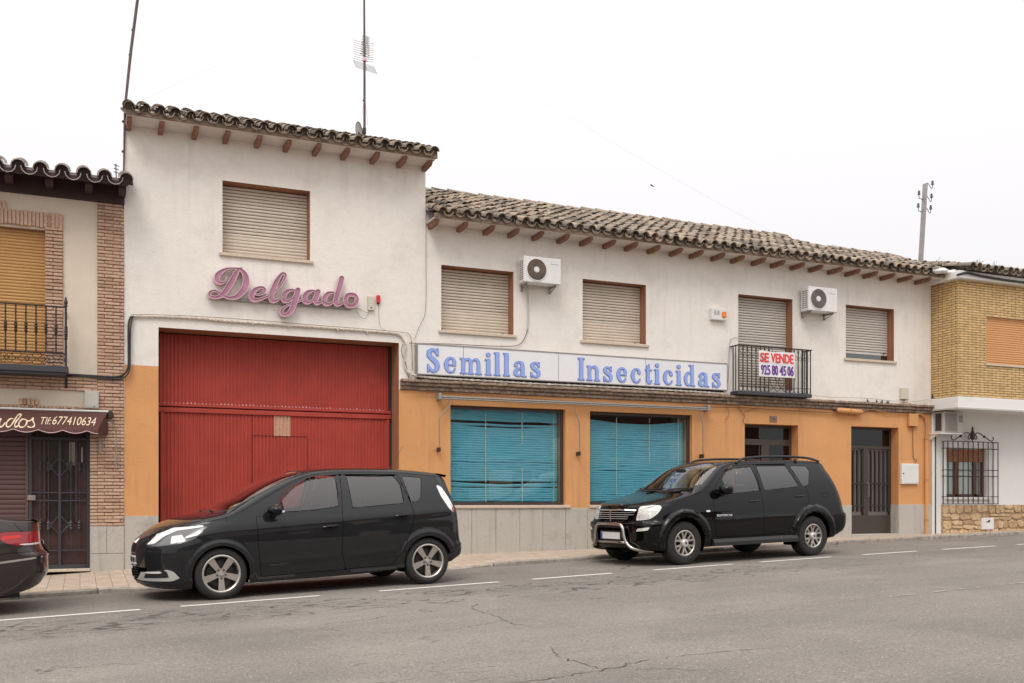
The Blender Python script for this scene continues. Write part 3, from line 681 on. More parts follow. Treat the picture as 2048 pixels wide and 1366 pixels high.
for p_, q_ in zip(P_[:-1], P_[1:]): b.add([(p_[0], GY + .016, zm + .055), (q_[0], GY + .016, zm + .055), (q_[0], GY + .016, zm + .055 + q_[1]), (p_[0], GY + .016, zm + .055 + p_[1])], [(0, 1, 2, 3)])
b.build('chipped_edge', M['pink_rim'], gd)
MB().box(GX0, GX1, GY + .07, GY + .09, .1, GZ1).build('backing', M['black'], gd)
window(tall, w1x0, w1x1, w1z0, w1z1, .25, M['brown_reveal'], M['shutter'], tight=.28)
PITCH = math.atan(.40); EY = WY - .52; EZ = az(600, 268, EY) - .16
print('tall eave z', EZ, 'from', az(300, 225, EY), az(850, 308, EY))
EZ = az(560, 266, EY)
b = MB(); tile_roof(b, TX0 + .06, TX1 - .02, EY, EZ, PITCH, lambda x: 4, seed=11); b.build('roof_tiles', M['tile'], tall)
b = MB(); ridge(b, TX0, TX1 - .1, EY + 4 * .335 * math.cos(PITCH), EZ + 4 * .335 * math.sin(PITCH) - .01); b.build('ridge_tiles', M['tile'], tall)
b = MB(); k = math.tan(PITCH); x0, x1 = TX0 - .02, TX1 + .06
b.add([(x, y, EZ + (y - EY) * k - o) for x in (x0, x1) for (y, o) in ((EY + .04, .012), (EY + .04, .045), (WY + 1.2, .045), (WY + 1.2, .012))], [(0, 1, 5, 4), (1, 2, 6, 5), (0, 4, 7, 3), (0, 3, 2, 1), (4, 5, 6, 7)]); b.build('roof_deck', M['dark_wood'], tall); b = MB(); b.box(x0 + .03, x1 - .03, EY + .042, WY - .001, EZ - .05, EZ - .035); b.build('soffit', M['soffit'], tall); b = MB(); b.bbox(x0, x1, EY + .015, EY + .039, EZ - .045, EZ + .03, .004); b.build('fascia', M['cornice'], tall)
zsw = EZ - .05                     # soffit at the wall
rx = [ax(q) for q in (263, 324.7, 390.4, 453.6, 512.7, 573.5, 630, 688.7, 745, 798, 850)]
rx = list(np.linspace(TX0 + .06, TX1 - .02, 11))
rafters(tall, rx, zsw, az(560, 302), .43, M['rafter'])

# ================================================================== lower part with the shop
SX0, SX1 = TX1, 18.13
shop = thing('shop_building', 'long low cream house with orange ground floor, shop windows and tiled roof', 'building')
W2 = (6.099, 7.549, az(882.5, 660), az(882.5, 529.4)); W3 = (ax(1165.3), ax(1291.9), az(1165.3, 680.3), az(1165.3, 557.5))
W5 = (ax(1691.6), ax(1788), az(1691.6, 716), az(1691.6, 609)); BD = (ax(1476.5), ax(1585), 3.86, az(1476.5, 587.9))
S1 = (6.279, 8.652, 1.40, 3.26); S2 = (ax(1179.9), ax(1384.4), 1.40, az(1179.9, 822)); D1 = (ax(1489.4), ax(1596.5), .3, az(1489.4, 846.8)); D2 = (15.76, 17.142, .3, 3.149)
SRK = math.atan(.42); SEY = WY - .52; SEZ = az(1300, 480, SEY); SZW = SEZ + (WY - SEY) * math.tan(SRK) - .045
print('shop eave', SEZ, SZW, 'cornice', CZ1, CZ0, [round(v, 2) for v in W2 + W3 + W5 + BD + S1 + S2 + D1])
b = MB().wall(SX0, SX1, CZ1 - .02, SZW + .15, WY, [W2, W3, W5, BD]); b.quad((SX1, WY, .2), (SX1, WY + 7, .2), (SX1, WY + 7, SZW + .15), (SX1, WY, SZW + .15)); b.quad((SX0, WY + 7, .2), (SX1, WY + 7, .2), (SX1, WY + 7, SZW + .15), (SX0, WY + 7, SZW + .15))
b.add([(SX1, WY, SZW + .15), (SX1, WY + 7, SZW + .15), (SX1, WY + 3.3, SZW + 1.45)], [(0, 1, 2)])
b.build('upper_wall', M['white_wall'], shop)
MB().wall(SX0, SX1, .1, CZ1 - .02, WY, [S1, S2, D1, D2]).build('lower_wall', M['orange_wall'], shop)
b = MB(); J = [ax(q) for q in (894.8, 942.9, 991, 1039, 1085, 1130.6, 1174.4)]; d_ = J[2] - J[1]
J += [J[-1] + d_ * i for i in range(1, 8)]
slabs(MB(), SX0, D1[0], .2, 1.345, J, WY).build('plinth', M['granite'], shop); slabs(MB(), D1[1], D2[0], .3, 1.385, [ax(1668.5)], WY).build('plinth', M['granite'], shop); slabs(MB(), D2[1], SX1, .3, 1.395, [ax(1828.6)], WY).build('plinth', M['granite'], shop)
for (dd, zz) in ((D1, 1.385), (D2, 1.395)):
    b = MB(); b.box(dd[1] - .001, dd[1] - .018, WY - .018, WY + .26, .3, zz); b.build('jamb_plinth', M['granite'], shop)
def cornice(parent, x0, x1, seed):
    b = MB(); r = random.Random(seed); hs_ = (CZ1 - CZ0) / 3
    for row, (pr, zt, zb) in enumerate(((.15, CZ1, CZ1 - hs_ + .014), (.10, CZ1 - hs_, CZ1 - 2 * hs_ + .014), (.05, CZ1 - 2 * hs_, CZ0 + .005))):
        x = x0 - (row % 2) * .06
        while x < x1:
            b.tint = min(max(r.gauss(.5, .25), 0), 1) + .0001; p = pr + r.uniform(-.008, .006); dz = r.uniform(-.004, .004)
            b.bbox(max(x, x0) + .001, min(x + .121, x1), WY - p, WY + .01, zb + dz, zt + dz, .006); x += .122
        b.tint = .02; b.box(x0, x1, WY - pr + .035, WY + .01, zb - .012, zb + .001)
    b.build('cornice', M['cornice'], parent)
cornice(tall, GX1 + .02, TX1, 3); cornice(shop, SX0, SX1 + .02, 4)
window(shop, *W2, .25, M['brown_reveal'], M['shutter'], tight=.3)
window(shop, *W3, .24, M['brown_reveal'], M['shutter'], tight=.3)
w5 = window(shop, *W5, .21, M['brown_reveal'], M['shutter_grey'], z_sh=az(1691.6, 703), tight=.0)
b = MB(); b.box(W5[0], W5[1], WY + .2, WY + .205, W5[2], W5[2] + .2); b.build('pane', G_clear, w5)
bd = window(shop, *BD, .22, M['brown_reveal'], M['shutter_grey'], tight=.0, sill=False, tabs=False)
bd.name = 'balcony_door'
# shop windows: brown frame, glass, a shallow display box behind it and turquoise blinds with slack slats
def shop_window(W, gaps, seed, ntape, xr):
    x0, x1, z0, z1 = W; r = random.Random(seed); fy = WY + .09
    rv = MB().reveal(x0, x1, z0, z1, WY, .20).build('shop_window', M['orange_reveal'], shop)
    b = MB(); t = .055
    b.bbox(x0, x1, fy, fy + .05, z0, z0 + t, .005); b.bbox(x0, x1, fy, fy + .05, z1 - t, z1, .005); b.bbox(x0, x0 + .03, fy, fy + .05, z0 + t, z1 - t, .005); b.bbox(x1 - .06, x1, fy, fy + .05, z0 + t, z1 - t, .005); b.build('frame', M['frame_brown'], rv)
    b = MB(); b.quad((x0 + .02, fy + .02, z0 + .05), (x1 - .05, fy + .02, z0 + .05), (x1 - .05, fy + .02, z1 - .05), (x0 + .02, fy + .02, z1 - .05)); b.build('pane', G_shop, rv)
    b = MB(); b.bbox(x0 - .02, x1 + .09, WY - .05, fy, z0 - .055, z0 + .002, .006); b.build('sill', M['sill'], rv)
    b = MB(); bx0, bx1 = x0 - .02, x1 + .02; by = fy + .62
    b.quad((bx0, by, z0 - .1), (bx1, by, z0 - .1), (bx1, by, z1 + .1), (bx0, by, z1 + .1)); b.quad((bx0, fy + .05, z1 + .02), (bx1, fy + .05, z1 + .02), (bx1, by, z1 + .02), (bx0, by, z1 + .02)); b.quad((bx0, fy + .05, z0), (bx1, fy + .05, z0), (bx1, by, z0), (bx0, by, z0)); b.quad((bx0, fy + .05, z0), (bx0, by, z0), (bx0, by, z1), (bx0, fy + .05, z1)); b.build('interior', M['fan_dark'], rv)
    b = MB(); b.box(bx1 - .06, bx1 - .03, fy + .051, by, z0, z1); b.box(x1 - .17, x1 - .062, fy + .2, fy + .23, z0, z1); b.build('side_board', M['cream'], rv)
    X0, X1 = x0 + .03, xr; z = z0 + .07; i = 0; bl = MB(); sy = fy + .10
    tapes = [X0 + (X1 - X0) * q for q in ntape]
    while z < z1 - .07:
        ph = r.uniform(0, 6.28); am = r.uniform(0, .004); n = 14; g = 0; sag = 0
        for (gz, gh, sg) in gaps:
            if abs(z - gz) < .022: g = gh; sag = sg
        tw = r.uniform(.94, 1.03); hh = .048; P = []
        if g < 0: z += -g; i += 1; continue
        for k in range(n + 1):
            u = k / n; x = X0 + (X1 - X0) * u; dz = am * math.sin(u * 9 + ph) - sag * math.sin(math.pi * u) ** 1.3 + (.004 * math.sin(u * 17 + ph * 2))
            P.append((x, dz))
        for (xa, da), (xb, db) in zip(P[:-1], P[1:]):
            bl.quad((xa, sy + .009, z + da), (xb, sy + .009, z + db), (xb, sy + .002, z + db + hh * .5), (xa, sy + .002, z + da + hh * .5))
            bl.quad((xa, sy + .002, z + da + hh * .5), (xb, sy + .002, z + db + hh * .5), (xb, sy + .010, z + db + hh * tw), (xa, sy + .010, z + da + hh * tw))
        z += .0435 + (g if g > 0 else 0); i += 1
    bl.build('blind', M['blind'], rv)
    for tx in tapes:
        b = MB(); zz = z0 + .06
        while zz < z1 - .08:
            L = r.uniform(.10, .42); xo = r.uniform(-.006, .006)
            if r.random() < .86: b.quad((tx - .009 + xo, sy - .006, zz), (tx + .009 + xo, sy - .006, zz), (tx + .009 + xo * .3, sy - .006, min(zz + L, z1 - .08)), (tx - .009 + xo * .3, sy - .006, min(zz + L, z1 - .08)))
            zz += L + r.uniform(.0, .03)
        b.build('ladder_tape', M['tape'], rv)
    return rv
z_ = lambda px, py: az(px, py, WY + .19)
shop_window(S1, [(z_(1000, 850) - .06, 0, .05), (z_(1000, 850) - .02, .04, .015), (z_(1000, 968), .02, .04), (z_(1000, 968) + .045, .0, .0), (z_(1000, 968) - .13, .02, -.0), (z_(1000, 932), .012, 0)], 5, (.015, .33, .665, .965), ax(1114, WY + .2))
shop_window(S2, [(z_(1250, 846), .09, .07), (z_(1250, 846) - .05, 0, .045), (z_(1250, 945), .012, 0), (z_(1250, 886), .01, 0)], 6, (.02, .30, .64, .95), ax(1365, WY + .2))
# entrance doors
def entrance(dd, kind, zsill):
    x0, x1, _, z1 = dd; rv = MB().reveal(x0, x1, .3, z1, WY, .27).build('doorway', M['orange_reveal'], shop); y = WY + .25
    b = MB(); b.bbox(x0 - .0, x1 + .0, WY - .03, WY + .26, .3, zsill, .008); b.build('step', M['granite'], rv)
    d = MB(); d.box(x0, x1, y + .03, y + .05, zsill, z1)
    if kind == 'glass':
        o = d.build('door', M['fan_dark'], rv)
        b = MB(); t = .06
        for (a, c, e, f_) in ((x0, x0 + t, zsill, z1), (x1 - t, x1, zsill, z1), (x0 + t, x1 - t, z1 - t, z1), (x0 + t, x1 - t, az(1489, 888), az(1489, 888) + .13), (x0 + t, x1 - t, zsill, zsill + .2), ((x0 + x1) / 2 - .1, (x0 + x1) / 2 + .1, zsill + .2, az(1489, 888))): b.bbox(a, c, y - .03, y + .02, e, f_, .005)
        b.build('door_frame', M['bronze'], o)
        MB().box(x0 + .03, x1 - .03, y + .0, y + .006, zsill + .03, z1 - .03).build('pane', G_dark, o)
    else:
        o = d.build('door', M['fan_grille'], rv); zt = az(1702, 893)
        b = MB(); t = .05; xm = (x0 + x1) / 2 - .06
        for (a, c, e, f_) in ((x0, x0 + t, zsill, z1), (x1 - t, x1, zsill, z1), (x0 + t, x1 - t, z1 - t, z1), (x0 + t, x1 - t, zt - .03, zt + .04), (x0 + t, x1 - t, zsill, zsill + .42), (xm - .07, xm + .07, zsill + .42, zt - .03)): b.bbox(a, c, y - .03, y + .02, e, f_, .005)
        b.build('door_frame', M['bronze'], o)
        MB().box(x0 + t, x1 - t, y + .0, y + .008, zt + .04, z1 - t).build('transom_pane', G_dark, o)
        for (a, c, n) in ((x0 + t, xm - .07, 4), (xm + .07, x1 - t, 5)):
            for k in range(n):
                xx = a + (c - a) * (k + .6) / n; b = MB(); b.bbox(xx - .018, xx + .018, y - .05, y + .0, zsill + .5, zt - .06, .004); b.build('bar', M['dark_metal'], o)
            for zz in (zsill + .62, zsill + 1.12): b = MB(); b.box(a, c, y - .062, y - .05, zz, zz + .03); b.build('cross_bar', M['dark_metal'], o)
        b = MB(); b.tube([(xm + .03, y - .03, 1.55), (xm + .03, y - .09, 1.58), (xm + .03, y - .09, 1.86), (xm + .03, y - .03, 1.89)], .012); b.build('handle', M['alu'], o)
entrance(D1, 'glass', .66); entrance(D2, 'barred', .735)
b = MB(); z1r = int(round(3.55 / .335)); xsplit = ax(1590, WY + 3)
rows_f = lambda x: 11 if x < 15.9 else 6
tile_b = MB(); tile_roof(tile_b, SX0 + .12, SX1 + .05, SEY, SEZ, SRK, rows_f, seed=21, jit=1.5); tile_b.build('roof_tiles', M['tile'], shop)
cs, sn_ = math.cos(SRK), math.sin(SRK)
b = MB(); ridge(b, SX0 + .02, 15.95, SEY + 11 * .335 * cs, SEZ + 11 * .335 * sn_ + .06, 5); b.build('ridge_tiles', M['tile'], shop); b = MB(); ridge(b, 15.9, SX1 + .1, SEY + 6 * .335 * cs, SEZ + 6 * .335 * sn_ + .06, 6); b.build('ridge_tiles', M['tile'], shop)
b = MB(); k = math.tan(SRK)
for (x0, x1, yb) in ((SX0 + .001, 15.9, WY + 3.1), (15.9, SX1 + .06, WY + 1.4)):
    b.add([(x, y, SEZ + (y - SEY) * k - o) for x in (x0, x1) for (y, o) in ((SEY + .04, .012), (SEY + .04, .045), (yb, .045), (yb, .012))], [(0, 1, 5, 4), (1, 2, 6, 5), (0, 4, 7, 3), (0, 3, 2, 1), (4, 5, 6, 7)])
b.build('roof_deck', M['dark_wood'], shop); b = MB(); b.box(SX0 + .002, SX1 + .05, SEY + .042, WY - .001, SEZ - .05, SEZ - .035); b.build('soffit', M['soffit'], shop); b = MB(); b.bbox(SX0 + .001, SX1 + .06, SEY + .015, SEY + .039, SEZ - .045, SEZ + .03, .004); b.build('fascia', M['cornice'], shop)
rpx = [916.5, 971.2, 1023.4, 1073.8, 1120.3, 1166.6, 1211.9, 1257.2, 1300.9, 1343.8, 1386.2, 1427.7, 1468.3, 1508.5, 1547.3, 1585.4, 1622.7, 1659.7, 1695.8, 1731.2, 1765.5, 1798.6, 1830.2, 1863.7]
xr0, xr1 = ax(rpx[0]), ax(rpx[-1]); dx = (xr1 - xr0) / 23
rafters(shop, [xr0 + dx * i for i in range(0, 24)] + [SX0 + .06], SEZ - .05, 4.98 + HZ - .02, .43, M['rafter'])
# ==SIGNS==
def wp(px, py, Y): x, z = at(px, py, Y); return (x, Y, z)
# ------------------------------------------------------------------ channel letters of the script sign (surveyed from a 5.389x enlargement)
ls = thing('script_sign', 'mauve channel letters in flowing script reading Delgado above the red garage door', 'sign')
LY = WY - .12; KZ = 5.389
def zp(pts): return [at(400 + a / KZ, 520 + b_ / KZ, LY) for a, b_ in pts]
UZ = 17.0 / FP / KZ * .985                          # metres per enlarged pixel
STK = {
 'D': [[(452, 84), (415, 105), (385, 150), (345, 225), (300, 300), (262, 352), (222, 388), (165, 402), (112, 390), (97, 362), (120, 338), (165, 334), (212, 356), (262, 388), (325, 408), (395, 396), (452, 345), (492, 268), (496, 195), (470, 135), (425, 100), (365, 90), (300, 94), (235, 122), (190, 165), (182, 212), (205, 242), (245, 246), (272, 222), (284, 192)],
       [12, 28, 46, 56, 56, 50, 40, 26, 22, 24, 22, 22, 24, 26, 30, 46, 60, 64, 60, 44, 28, 18, 22, 40, 52, 50, 38, 22, 14, 10]],
 'e': [[(596, 372), (640, 372), (680, 352), (696, 322), (676, 296), (632, 300), (585, 330), (556, 378), (560, 415), (598, 432), (660, 420), (742, 386)], [12, 20, 30, 34, 24, 30, 46, 50, 48, 38, 26, 18]],
 'l': [[(742, 386), (800, 345), (858, 285), (905, 215), (920, 165), (898, 142), (866, 165), (826, 230), (790, 310), (768, 375), (770, 425), (800, 442), (845, 428), (885, 400)], [18, 18, 20, 24, 30, 24, 30, 46, 52, 54, 50, 36, 22, 16]],
 'g': [[(1045, 338), (990, 322), (935, 340), (902, 385), (905, 432), (945, 446), (990, 420), (1025, 380)], [26, 24, 40, 50, 48, 30, 20, 16], [(1055, 325), (1038, 390), (1015, 460), (990, 530), (950, 580), (905, 592), (878, 570), (888, 532), (935, 495), (1000, 468), (1055, 448), (1110, 428)], [54, 56, 56, 52, 40, 34, 34, 28, 20, 16, 16, 18]],
 'a': [[(1262, 345), (1210, 332), (1160, 350), (1128, 395), (1130, 442), (1168, 460), (1210, 440), (1245, 400)], [24, 24, 42, 52, 50, 30, 20, 16], [(1272, 342), (1256, 390), (1242, 435), (1255, 466), (1290, 462), (1335, 440)], [54, 54, 48, 38, 26, 18]],
 'd': [[(1470, 368), (1415, 350), (1372, 368), (1342, 412), (1345, 462), (1385, 478), (1430, 458), (1462, 415)], [20, 24, 42, 52, 50, 30, 20, 16], [(1526, 198), (1506, 280), (1484, 360), (1464, 430), (1468, 474), (1500, 482), (1555, 452)], [56, 56, 55, 52, 44, 28, 18]],
 'o': [[(1630, 372), (1590, 382), (1568, 420), (1572, 466), (1606, 494), (1650, 492), (1684, 462), (1690, 418), (1668, 380), (1630, 372)], [40, 44, 44, 42, 40, 40, 42, 42, 40, 40]],
}
for ch, st in STK.items():
    pts = []; [pts.extend(zp(p)) for p in st[0::2]]
    x0, x1 = min(p[0] for p in pts) - .08, max(p[0] for p in pts) + .08; z0, z1 = min(p[1] for p in pts) - .08, max(p[1] for p in pts) + .08
    A, B, X, Z = grid(x0, x1, z0, z1, .0052); F = np.full(X.shape, 1e9)
    for p, w in zip(st[0::2], st[1::2]): F = np.minimum(F, f_stroke(X, Z, zp(p), [q * UZ * 1.04 for q in w], 8))
    can = MB(); plate(can, np.maximum(F - .004, -(F + .0055)), A, B, LY - .012, WY - .03); lt = can.build('letter_rim', M['pink_rim'], ls)
    b = MB(); plate(b, F + .003, A, B, LY + .004, WY - .04); b.build('letter_face', M['pink'], lt)
x0, z0 = zp([(170, 402)])[0]; x1, z1 = zp([(1640, 500)])[0]
b = MB(); b.bbox(x0, x1, WY - .05, WY - .001, z0 - .02, z0 + .025, .004); b.build('mounting_rail', M['galv'], ls)
# ------------------------------------------------------------------ the long panel sign with slab-serif letters
def GL(ch):
    S, Rr, Bl = 's', 'r', 'b'
    if ch == 'i': return .42, [(Rr, .08, .02, .34, 1), (Rr, 0, 0, .42, .10), (Rr, 0, .90, .34, 1), (S, [(.20, 1.26), (.211, 1.26)], [.27, .27])]
    if ch == 'l': return .42, [(Rr, .08, .02, .34, 1.44), (Rr, 0, 0, .42, .10), (Rr, 0, 1.34, .34, 1.44)]
    if ch == 'n': return .98, [(Rr, .09, .02, .33, .97), (Rr, 0, 0, .43, .10), (Rr, 0, .88, .2, .98), (S, [(.27, .70), (.42, .88), (.58, .92), (.70, .84), (.75, .66)], [.08, .12, .17, .22, .24]), (Rr, .63, .02, .87, .68), (Rr, .53, 0, .98, .10)]
    if ch == 'm': return 1.36, [(Rr, .09, .02, .31, .97), (Rr, 0, 0, .40, .10), (Rr, 0, .88, .2, .98), (S, [(.26, .72), (.38, .88), (.50, .92), (.60, .84), (.64, .66)], [.08, .12, .16, .20, .21]), (Rr, .535, .02, .745, .68), (Rr, .46, 0, .83, .10), (S, [(.70, .72), (.82, .88), (.95, .92), (1.06, .84), (1.11, .66)], [.08, .12, .16, .20, .22]), (Rr, 1.0, .02, 1.22, .68), (Rr, .91, 0, 1.32, .10)]
    if ch == 'e': return .74, [(S, [(.60, .52), (.605, .70), (.52, .87), (.37, .93), (.22, .84), (.13, .60), (.13, .40), (.22, .16), (.38, .075), (.54, .13), (.64, .28)], [.20, .21, .16, .13, .19, .25, .25, .19, .13, .12, .10]), (Rr, .15, .455, .70, .555)]
    if ch == 'c': return .72, [(S, [(.57, .72), (.575, .722)], [.25, .24]), (S, [(.62, .72), (.54, .87), (.38, .93), (.22, .84), (.13, .60), (.13, .40), (.22, .16), (.38, .075), (.54, .13), (.64, .28)], [.12, .14, .13, .19, .25, .25, .19, .13, .12, .10])]
    if ch == 'a': return .80, [(S, [(.55, .55), (.34, .52), (.17, .40), (.13, .22), (.24, .09), (.40, .10), (.52, .24)], [.08, .13, .20, .23, .17, .12, .10]), (S, [(.15, .72), (.155, .72)], [.23, .23]), (S, [(.09, .74), (.20, .88), (.36, .93), (.50, .86), (.55, .68)], [.10, .12, .13, .20, .24]), (Rr, .43, .12, .67, .70), (S, [(.55, .14), (.62, .05), (.76, .05)], [.22, .11, .10])]
    if ch == 's': return .70, [(S, [(.52, .72), (.44, .88), (.29, .925), (.16, .83), (.16, .68), (.32, .54), (.48, .41), (.54, .24), (.44, .085), (.27, .075), (.12, .24)], [.11, .13, .14, .20, .22, .24, .24, .21, .15, .14, .11]), (Rr, .50, .66, .60, 1.0), (Rr, .04, 0, .14, .36)]
    if ch == 'S': return .86, [(S, [(.64, 1.07), (.54, 1.28), (.36, 1.355), (.19, 1.22), (.18, 1.0), (.38, .80), (.58, .60), (.66, .36), (.54, .12), (.33, .095), (.14, .34)], [.14, .17, .18, .27, .28, .30, .30, .28, .20, .18, .14]), (Rr, .62, 1.0, .74, 1.45), (Rr, .05, 0, .17, .48)]
    if ch == 't': return .50, [(Rr, .10, .16, .34, 1.16), (S, [(.15, 1.12), (.31, 1.30)], [.08, .05]), (Rr, .12, 1.1, .34, 1.22), (Rr, 0, .86, .50, .96), (S, [(.22, .24), (.26, .10), (.38, .075), (.48, .24)], [.24, .20, .12, .09])]
    if ch == 'd': return .88, [(Rr, .52, .02, .76, 1.44), (Rr, .38, 1.34, .76, 1.44), (Rr, .54, 0, .87, .10), (S, [(.58, .78), (.46, .90), (.30, .88), (.16, .66), (.13, .46), (.18, .20), (.32, .075), (.48, .12), (.58, .26)], [.10, .12, .17, .24, .25, .22, .14, .12, .10])]
    if ch == 'I': return .52, [(Rr, .11, .02, .41, 1.43), (Rr, 0, 0, .52, .12), (Rr, 0, 1.33, .52, 1.45)]
PS = WY - .16
px0, pz1 = at(835.7, 687.8, PS); px1 = ax(1454, PS); pz0 = az(835.7, 746.7, PS)
sg = thing('shop_sign', 'long white panel sign with blue letters Semillas Insecticidas above the shop windows', 'sign')
b = MB(); b.box(px0, px1, PS + .004, WY - .005, pz0, pz1); b.build('sign_panel', M['sign_white'], sg)
b = MB()
for (x0, x1, z0, z1) in ((px0 - .012, px1 + .012, pz1, pz1 + .018), (px0 - .012, px1 + .012, pz0 - .018, pz0), (px0 - .012, px0, pz0, pz1), (px1, px1 + .012, pz0, pz1)): b.box(x0, x1, PS - .006, WY - .004, z0, z1)
b.build('sign_frame', M['galv'], sg); b = MB(); b.box(px0 + .03, px1 - .03, PS + .07, WY - .003, pz0 - .085, pz0 - .0181); b.build('sign_shade_strip', M['dark_metal'], sg)  # the dark box stands in for the shadow gap under the sign
for q in (927, 1117, 1291.7): xx = ax(q, PS); MB().box(xx - .004, xx + .004, PS + .0005, PS + .004, pz0, pz1).build('panel_joint', M['alu'], sg)
H1 = (335 / 6.827) * 17.7 / FP * 0 + 0
# letters: left and right edge in the enlargements (6.827x from 790,660 and 6.02x from 1130,690)
SEM = [('S', 425, 622), ('e', 670, 840), ('m', 885, 1195), ('i', 1225, 1318), ('l', 1348, 1440), ('l', 1474, 1567), ('a', 1612, 1795), ('s', 1838, 1997)]
INS = [('I', 152, 235), ('n', 258, 420), ('s', 453, 580), ('e', 620, 747), ('c', 793, 916), ('t', 960, 1045), ('i', 1072, 1144), ('c', 1180, 1300), ('i', 1332, 1404), ('d', 1430, 1566), ('a', 1600, 1733), ('s', 1764, 1880)]
bz = az(790 + 430 / 6.827, 660 + 573 / 6.827, PS); xh = (az(1130 + 260 / 6.02, 690 + 232 / 6.02, PS) - az(1130 + 260 / 6.02, 690 + 420 / 6.02, PS))
print('letters base', bz, 'x height', xh, az(1130 + 1880 / 6.02, 690 + 500 / 6.02, PS))
for (ch, a, c), (ox, oy, kk) in [(q, (790, 660, 6.827)) for q in SEM] + [(q, (1130, 690, 6.02)) for q in INS]:
    X0, X1 = ax(ox + a / kk, PS), ax(ox + c / kk, PS); w, pr = GL(ch); sx_ = (X1 - X0) / w
    A = np.arange(-.1, w + .12, .018); B = np.arange(-.1, 1.6, .018); X, Z = np.meshgrid(A, B, indexing='ij'); F = np.full(X.shape, 1e9)
    for p in pr: F = np.minimum(F, f_rect(X, Z, *p[1:]) if p[0] == 'r' else f_stroke(X, Z, p[1], p[2], 8))
    def scaled(FF, ya, yb, name, m, par):
        bb = MB(); plate(bb, FF, A, B, ya, yb); bb.v = [(X0 + v[0] * sx_, v[1], bz + v[2] * xh) for v in bb.v]; return bb.build(name, m, par)
    o = scaled(F, PS - .010, PS + .003, 'letter', M['letter_edge'], sg); scaled(F + .026, PS - .0125, PS - .009, 'letter_face', M['letter_blue'], o)
# ------------------------------------------------------------------ cables
def cable(name, pts, r, m, label, Y=None, cat='cable', strands=1, tw=.25, group=None, n=5):
    P = [wp(p[0], p[1], WY - (p[2] if len(p) > 2 else .03)) for p in pts]; P = spline(P, n); b = MB()
    if strands == 1: b.tube(P, r, 6)
    else:
        for s in range(strands):
            Q = []; L = 0
            for i, p in enumerate(P):
                if i: L += (Vector(p) - Vector(P[i - 1])).length
                a = 2 * math.pi * (L / tw + s / strands); Q.append((p[0], p[1] + math.cos(a) * r * 1.0, p[2] + math.sin(a) * r * 1.15))
            b.tube(Q, r, 6)
    return tag(b.build(name, m, smooth='all'), label, cat, group)
cable('power_cable', [(262, 632), (330, 633.5), (400, 637), (450, 642), (510, 646), (580, 651), (640, 655), (700, 659.5), (760, 664), (795, 668), (806, 678), (812, 690)], .012, M['cable_white'], 'painted twisted cable running just above the red garage opening', strands=3, n=8)
cable('telephone_line', [(262, 629), (300, 629), (400, 633), (520, 641), (640, 651), (720, 657), (790, 663), (818, 668), (823, 690), (825, 740)], .0045, M['cable_brown'], 'thin brown wire above the painted cable over the garage')
cable('power_cable', [(812, 690), (808, 712), (810, 735), (822, 748, .06), (850, 754, .13), (900, 757.5, .13), (980, 762, .13), (1060, 767, .13), (1150, 771, .13), (1240, 775.5, .13), (1330, 780, .13), (1400, 784, .13), (1455, 788, .12)], .013, M['cable_white'], 'painted twisted cable lying on the brick cornice under the long sign', strands=3, n=7)
cable('looped_wire', [(806, 688), (803, 700), (806, 715), (812, 728), (815, 745), (818, 760)], .005, M['cable_dark'], 'dark wire looping down beside the left end of the long sign')
cable('telephone_line', [(818, 686), (850, 687), (900, 688), (960, 691), (1015, 692.5), (1040, 688), (1052, 670), (1055.5, 650), (1056, 620), (1056, 590)], .007, M['cable_brown'], 'wire dropping from the left air conditioner to the top of the long sign')
cable('wall_wire', [(852, 400), (852, 520), (851, 620), (840, 650), (828, 680)], .004, M['cable_brown'], 'thin wire down the joint between the tall and the low house')
cable('bell_wire', [(707, 617), (718, 618), (733, 625), (737, 626), (730, 637), (720, 633), (712, 620)], .003, M['cable_dark'], 'thin wire looping between the script letters and the cream box')
cable('bell_wire', [(757, 603), (758, 640), (762, 655), (772, 661)], .003, M['cable_brown'], 'thin wire hanging from the small red box')
cable('cornice_cable', [(827, 762, .14), (827, 778, .10), (860, 784, .06), (920, 788, .06), (1000, 793, .06), (1100, 800, .06), (1200, 805, .06), (1320, 811, .06), (1420, 814, .06), (1480, 815, .06), (1560, 820, .06), (1660, 825, .06)], .008, M['cable_brown'], 'brown cable clipped along the underside of the cornice above the shop windows')
cable('cornice_cable', [(1620, 790, .09), (1660, 794, .14), (1700, 795, .14), (1740, 797, .13), (1780, 801, .13), (1820, 803, .12), (1855, 799, .06), (1862, 795, .03)], .009, M['cable_white'], 'tangled pale cable lying on the cornice beside the balcony')
cable('cornice_cable', [(1597, 817, .05), (1640, 822, .06), (1670, 825, .06)], .010, M['cable_orange'], 'orange painted cable entering the cable splice from the left')
cable('cornice_cable', [(1726, 822, .05), (1745, 819, .06), (1765, 824, .06), (1800, 828, .05), (1822, 829, .04)], .008, M['cable_orange'], 'orange painted cable leaving the cable splice to the right')
cable('drooping_wire', [(1476, 810), (1482, 822), (1489, 832), (1486, 840), (1489, 848)], .006, M['cable_brown'], 'brown wire dropping to the corner of the glazed entrance')
cable('drooping_wire', [(1452, 812), (1458, 824), (1456, 834), (1450, 840)], .004, M['cable_brown'], 'short broken wire hanging left of the glazed entrance')
cable('drooping_wire', [(1488, 825), (1500, 820), (1515, 815)], .004, M['cable_brown'], 'short wire rising from the entrance corner to the cornice')
cable('balcony_wire', [(1477, 675), (1468, 676), (1460, 684), (1458, 720), (1456, 760), (1452, 785)], .004, M['cable_brown'], 'thin wire dropping between the long sign and the balcony')
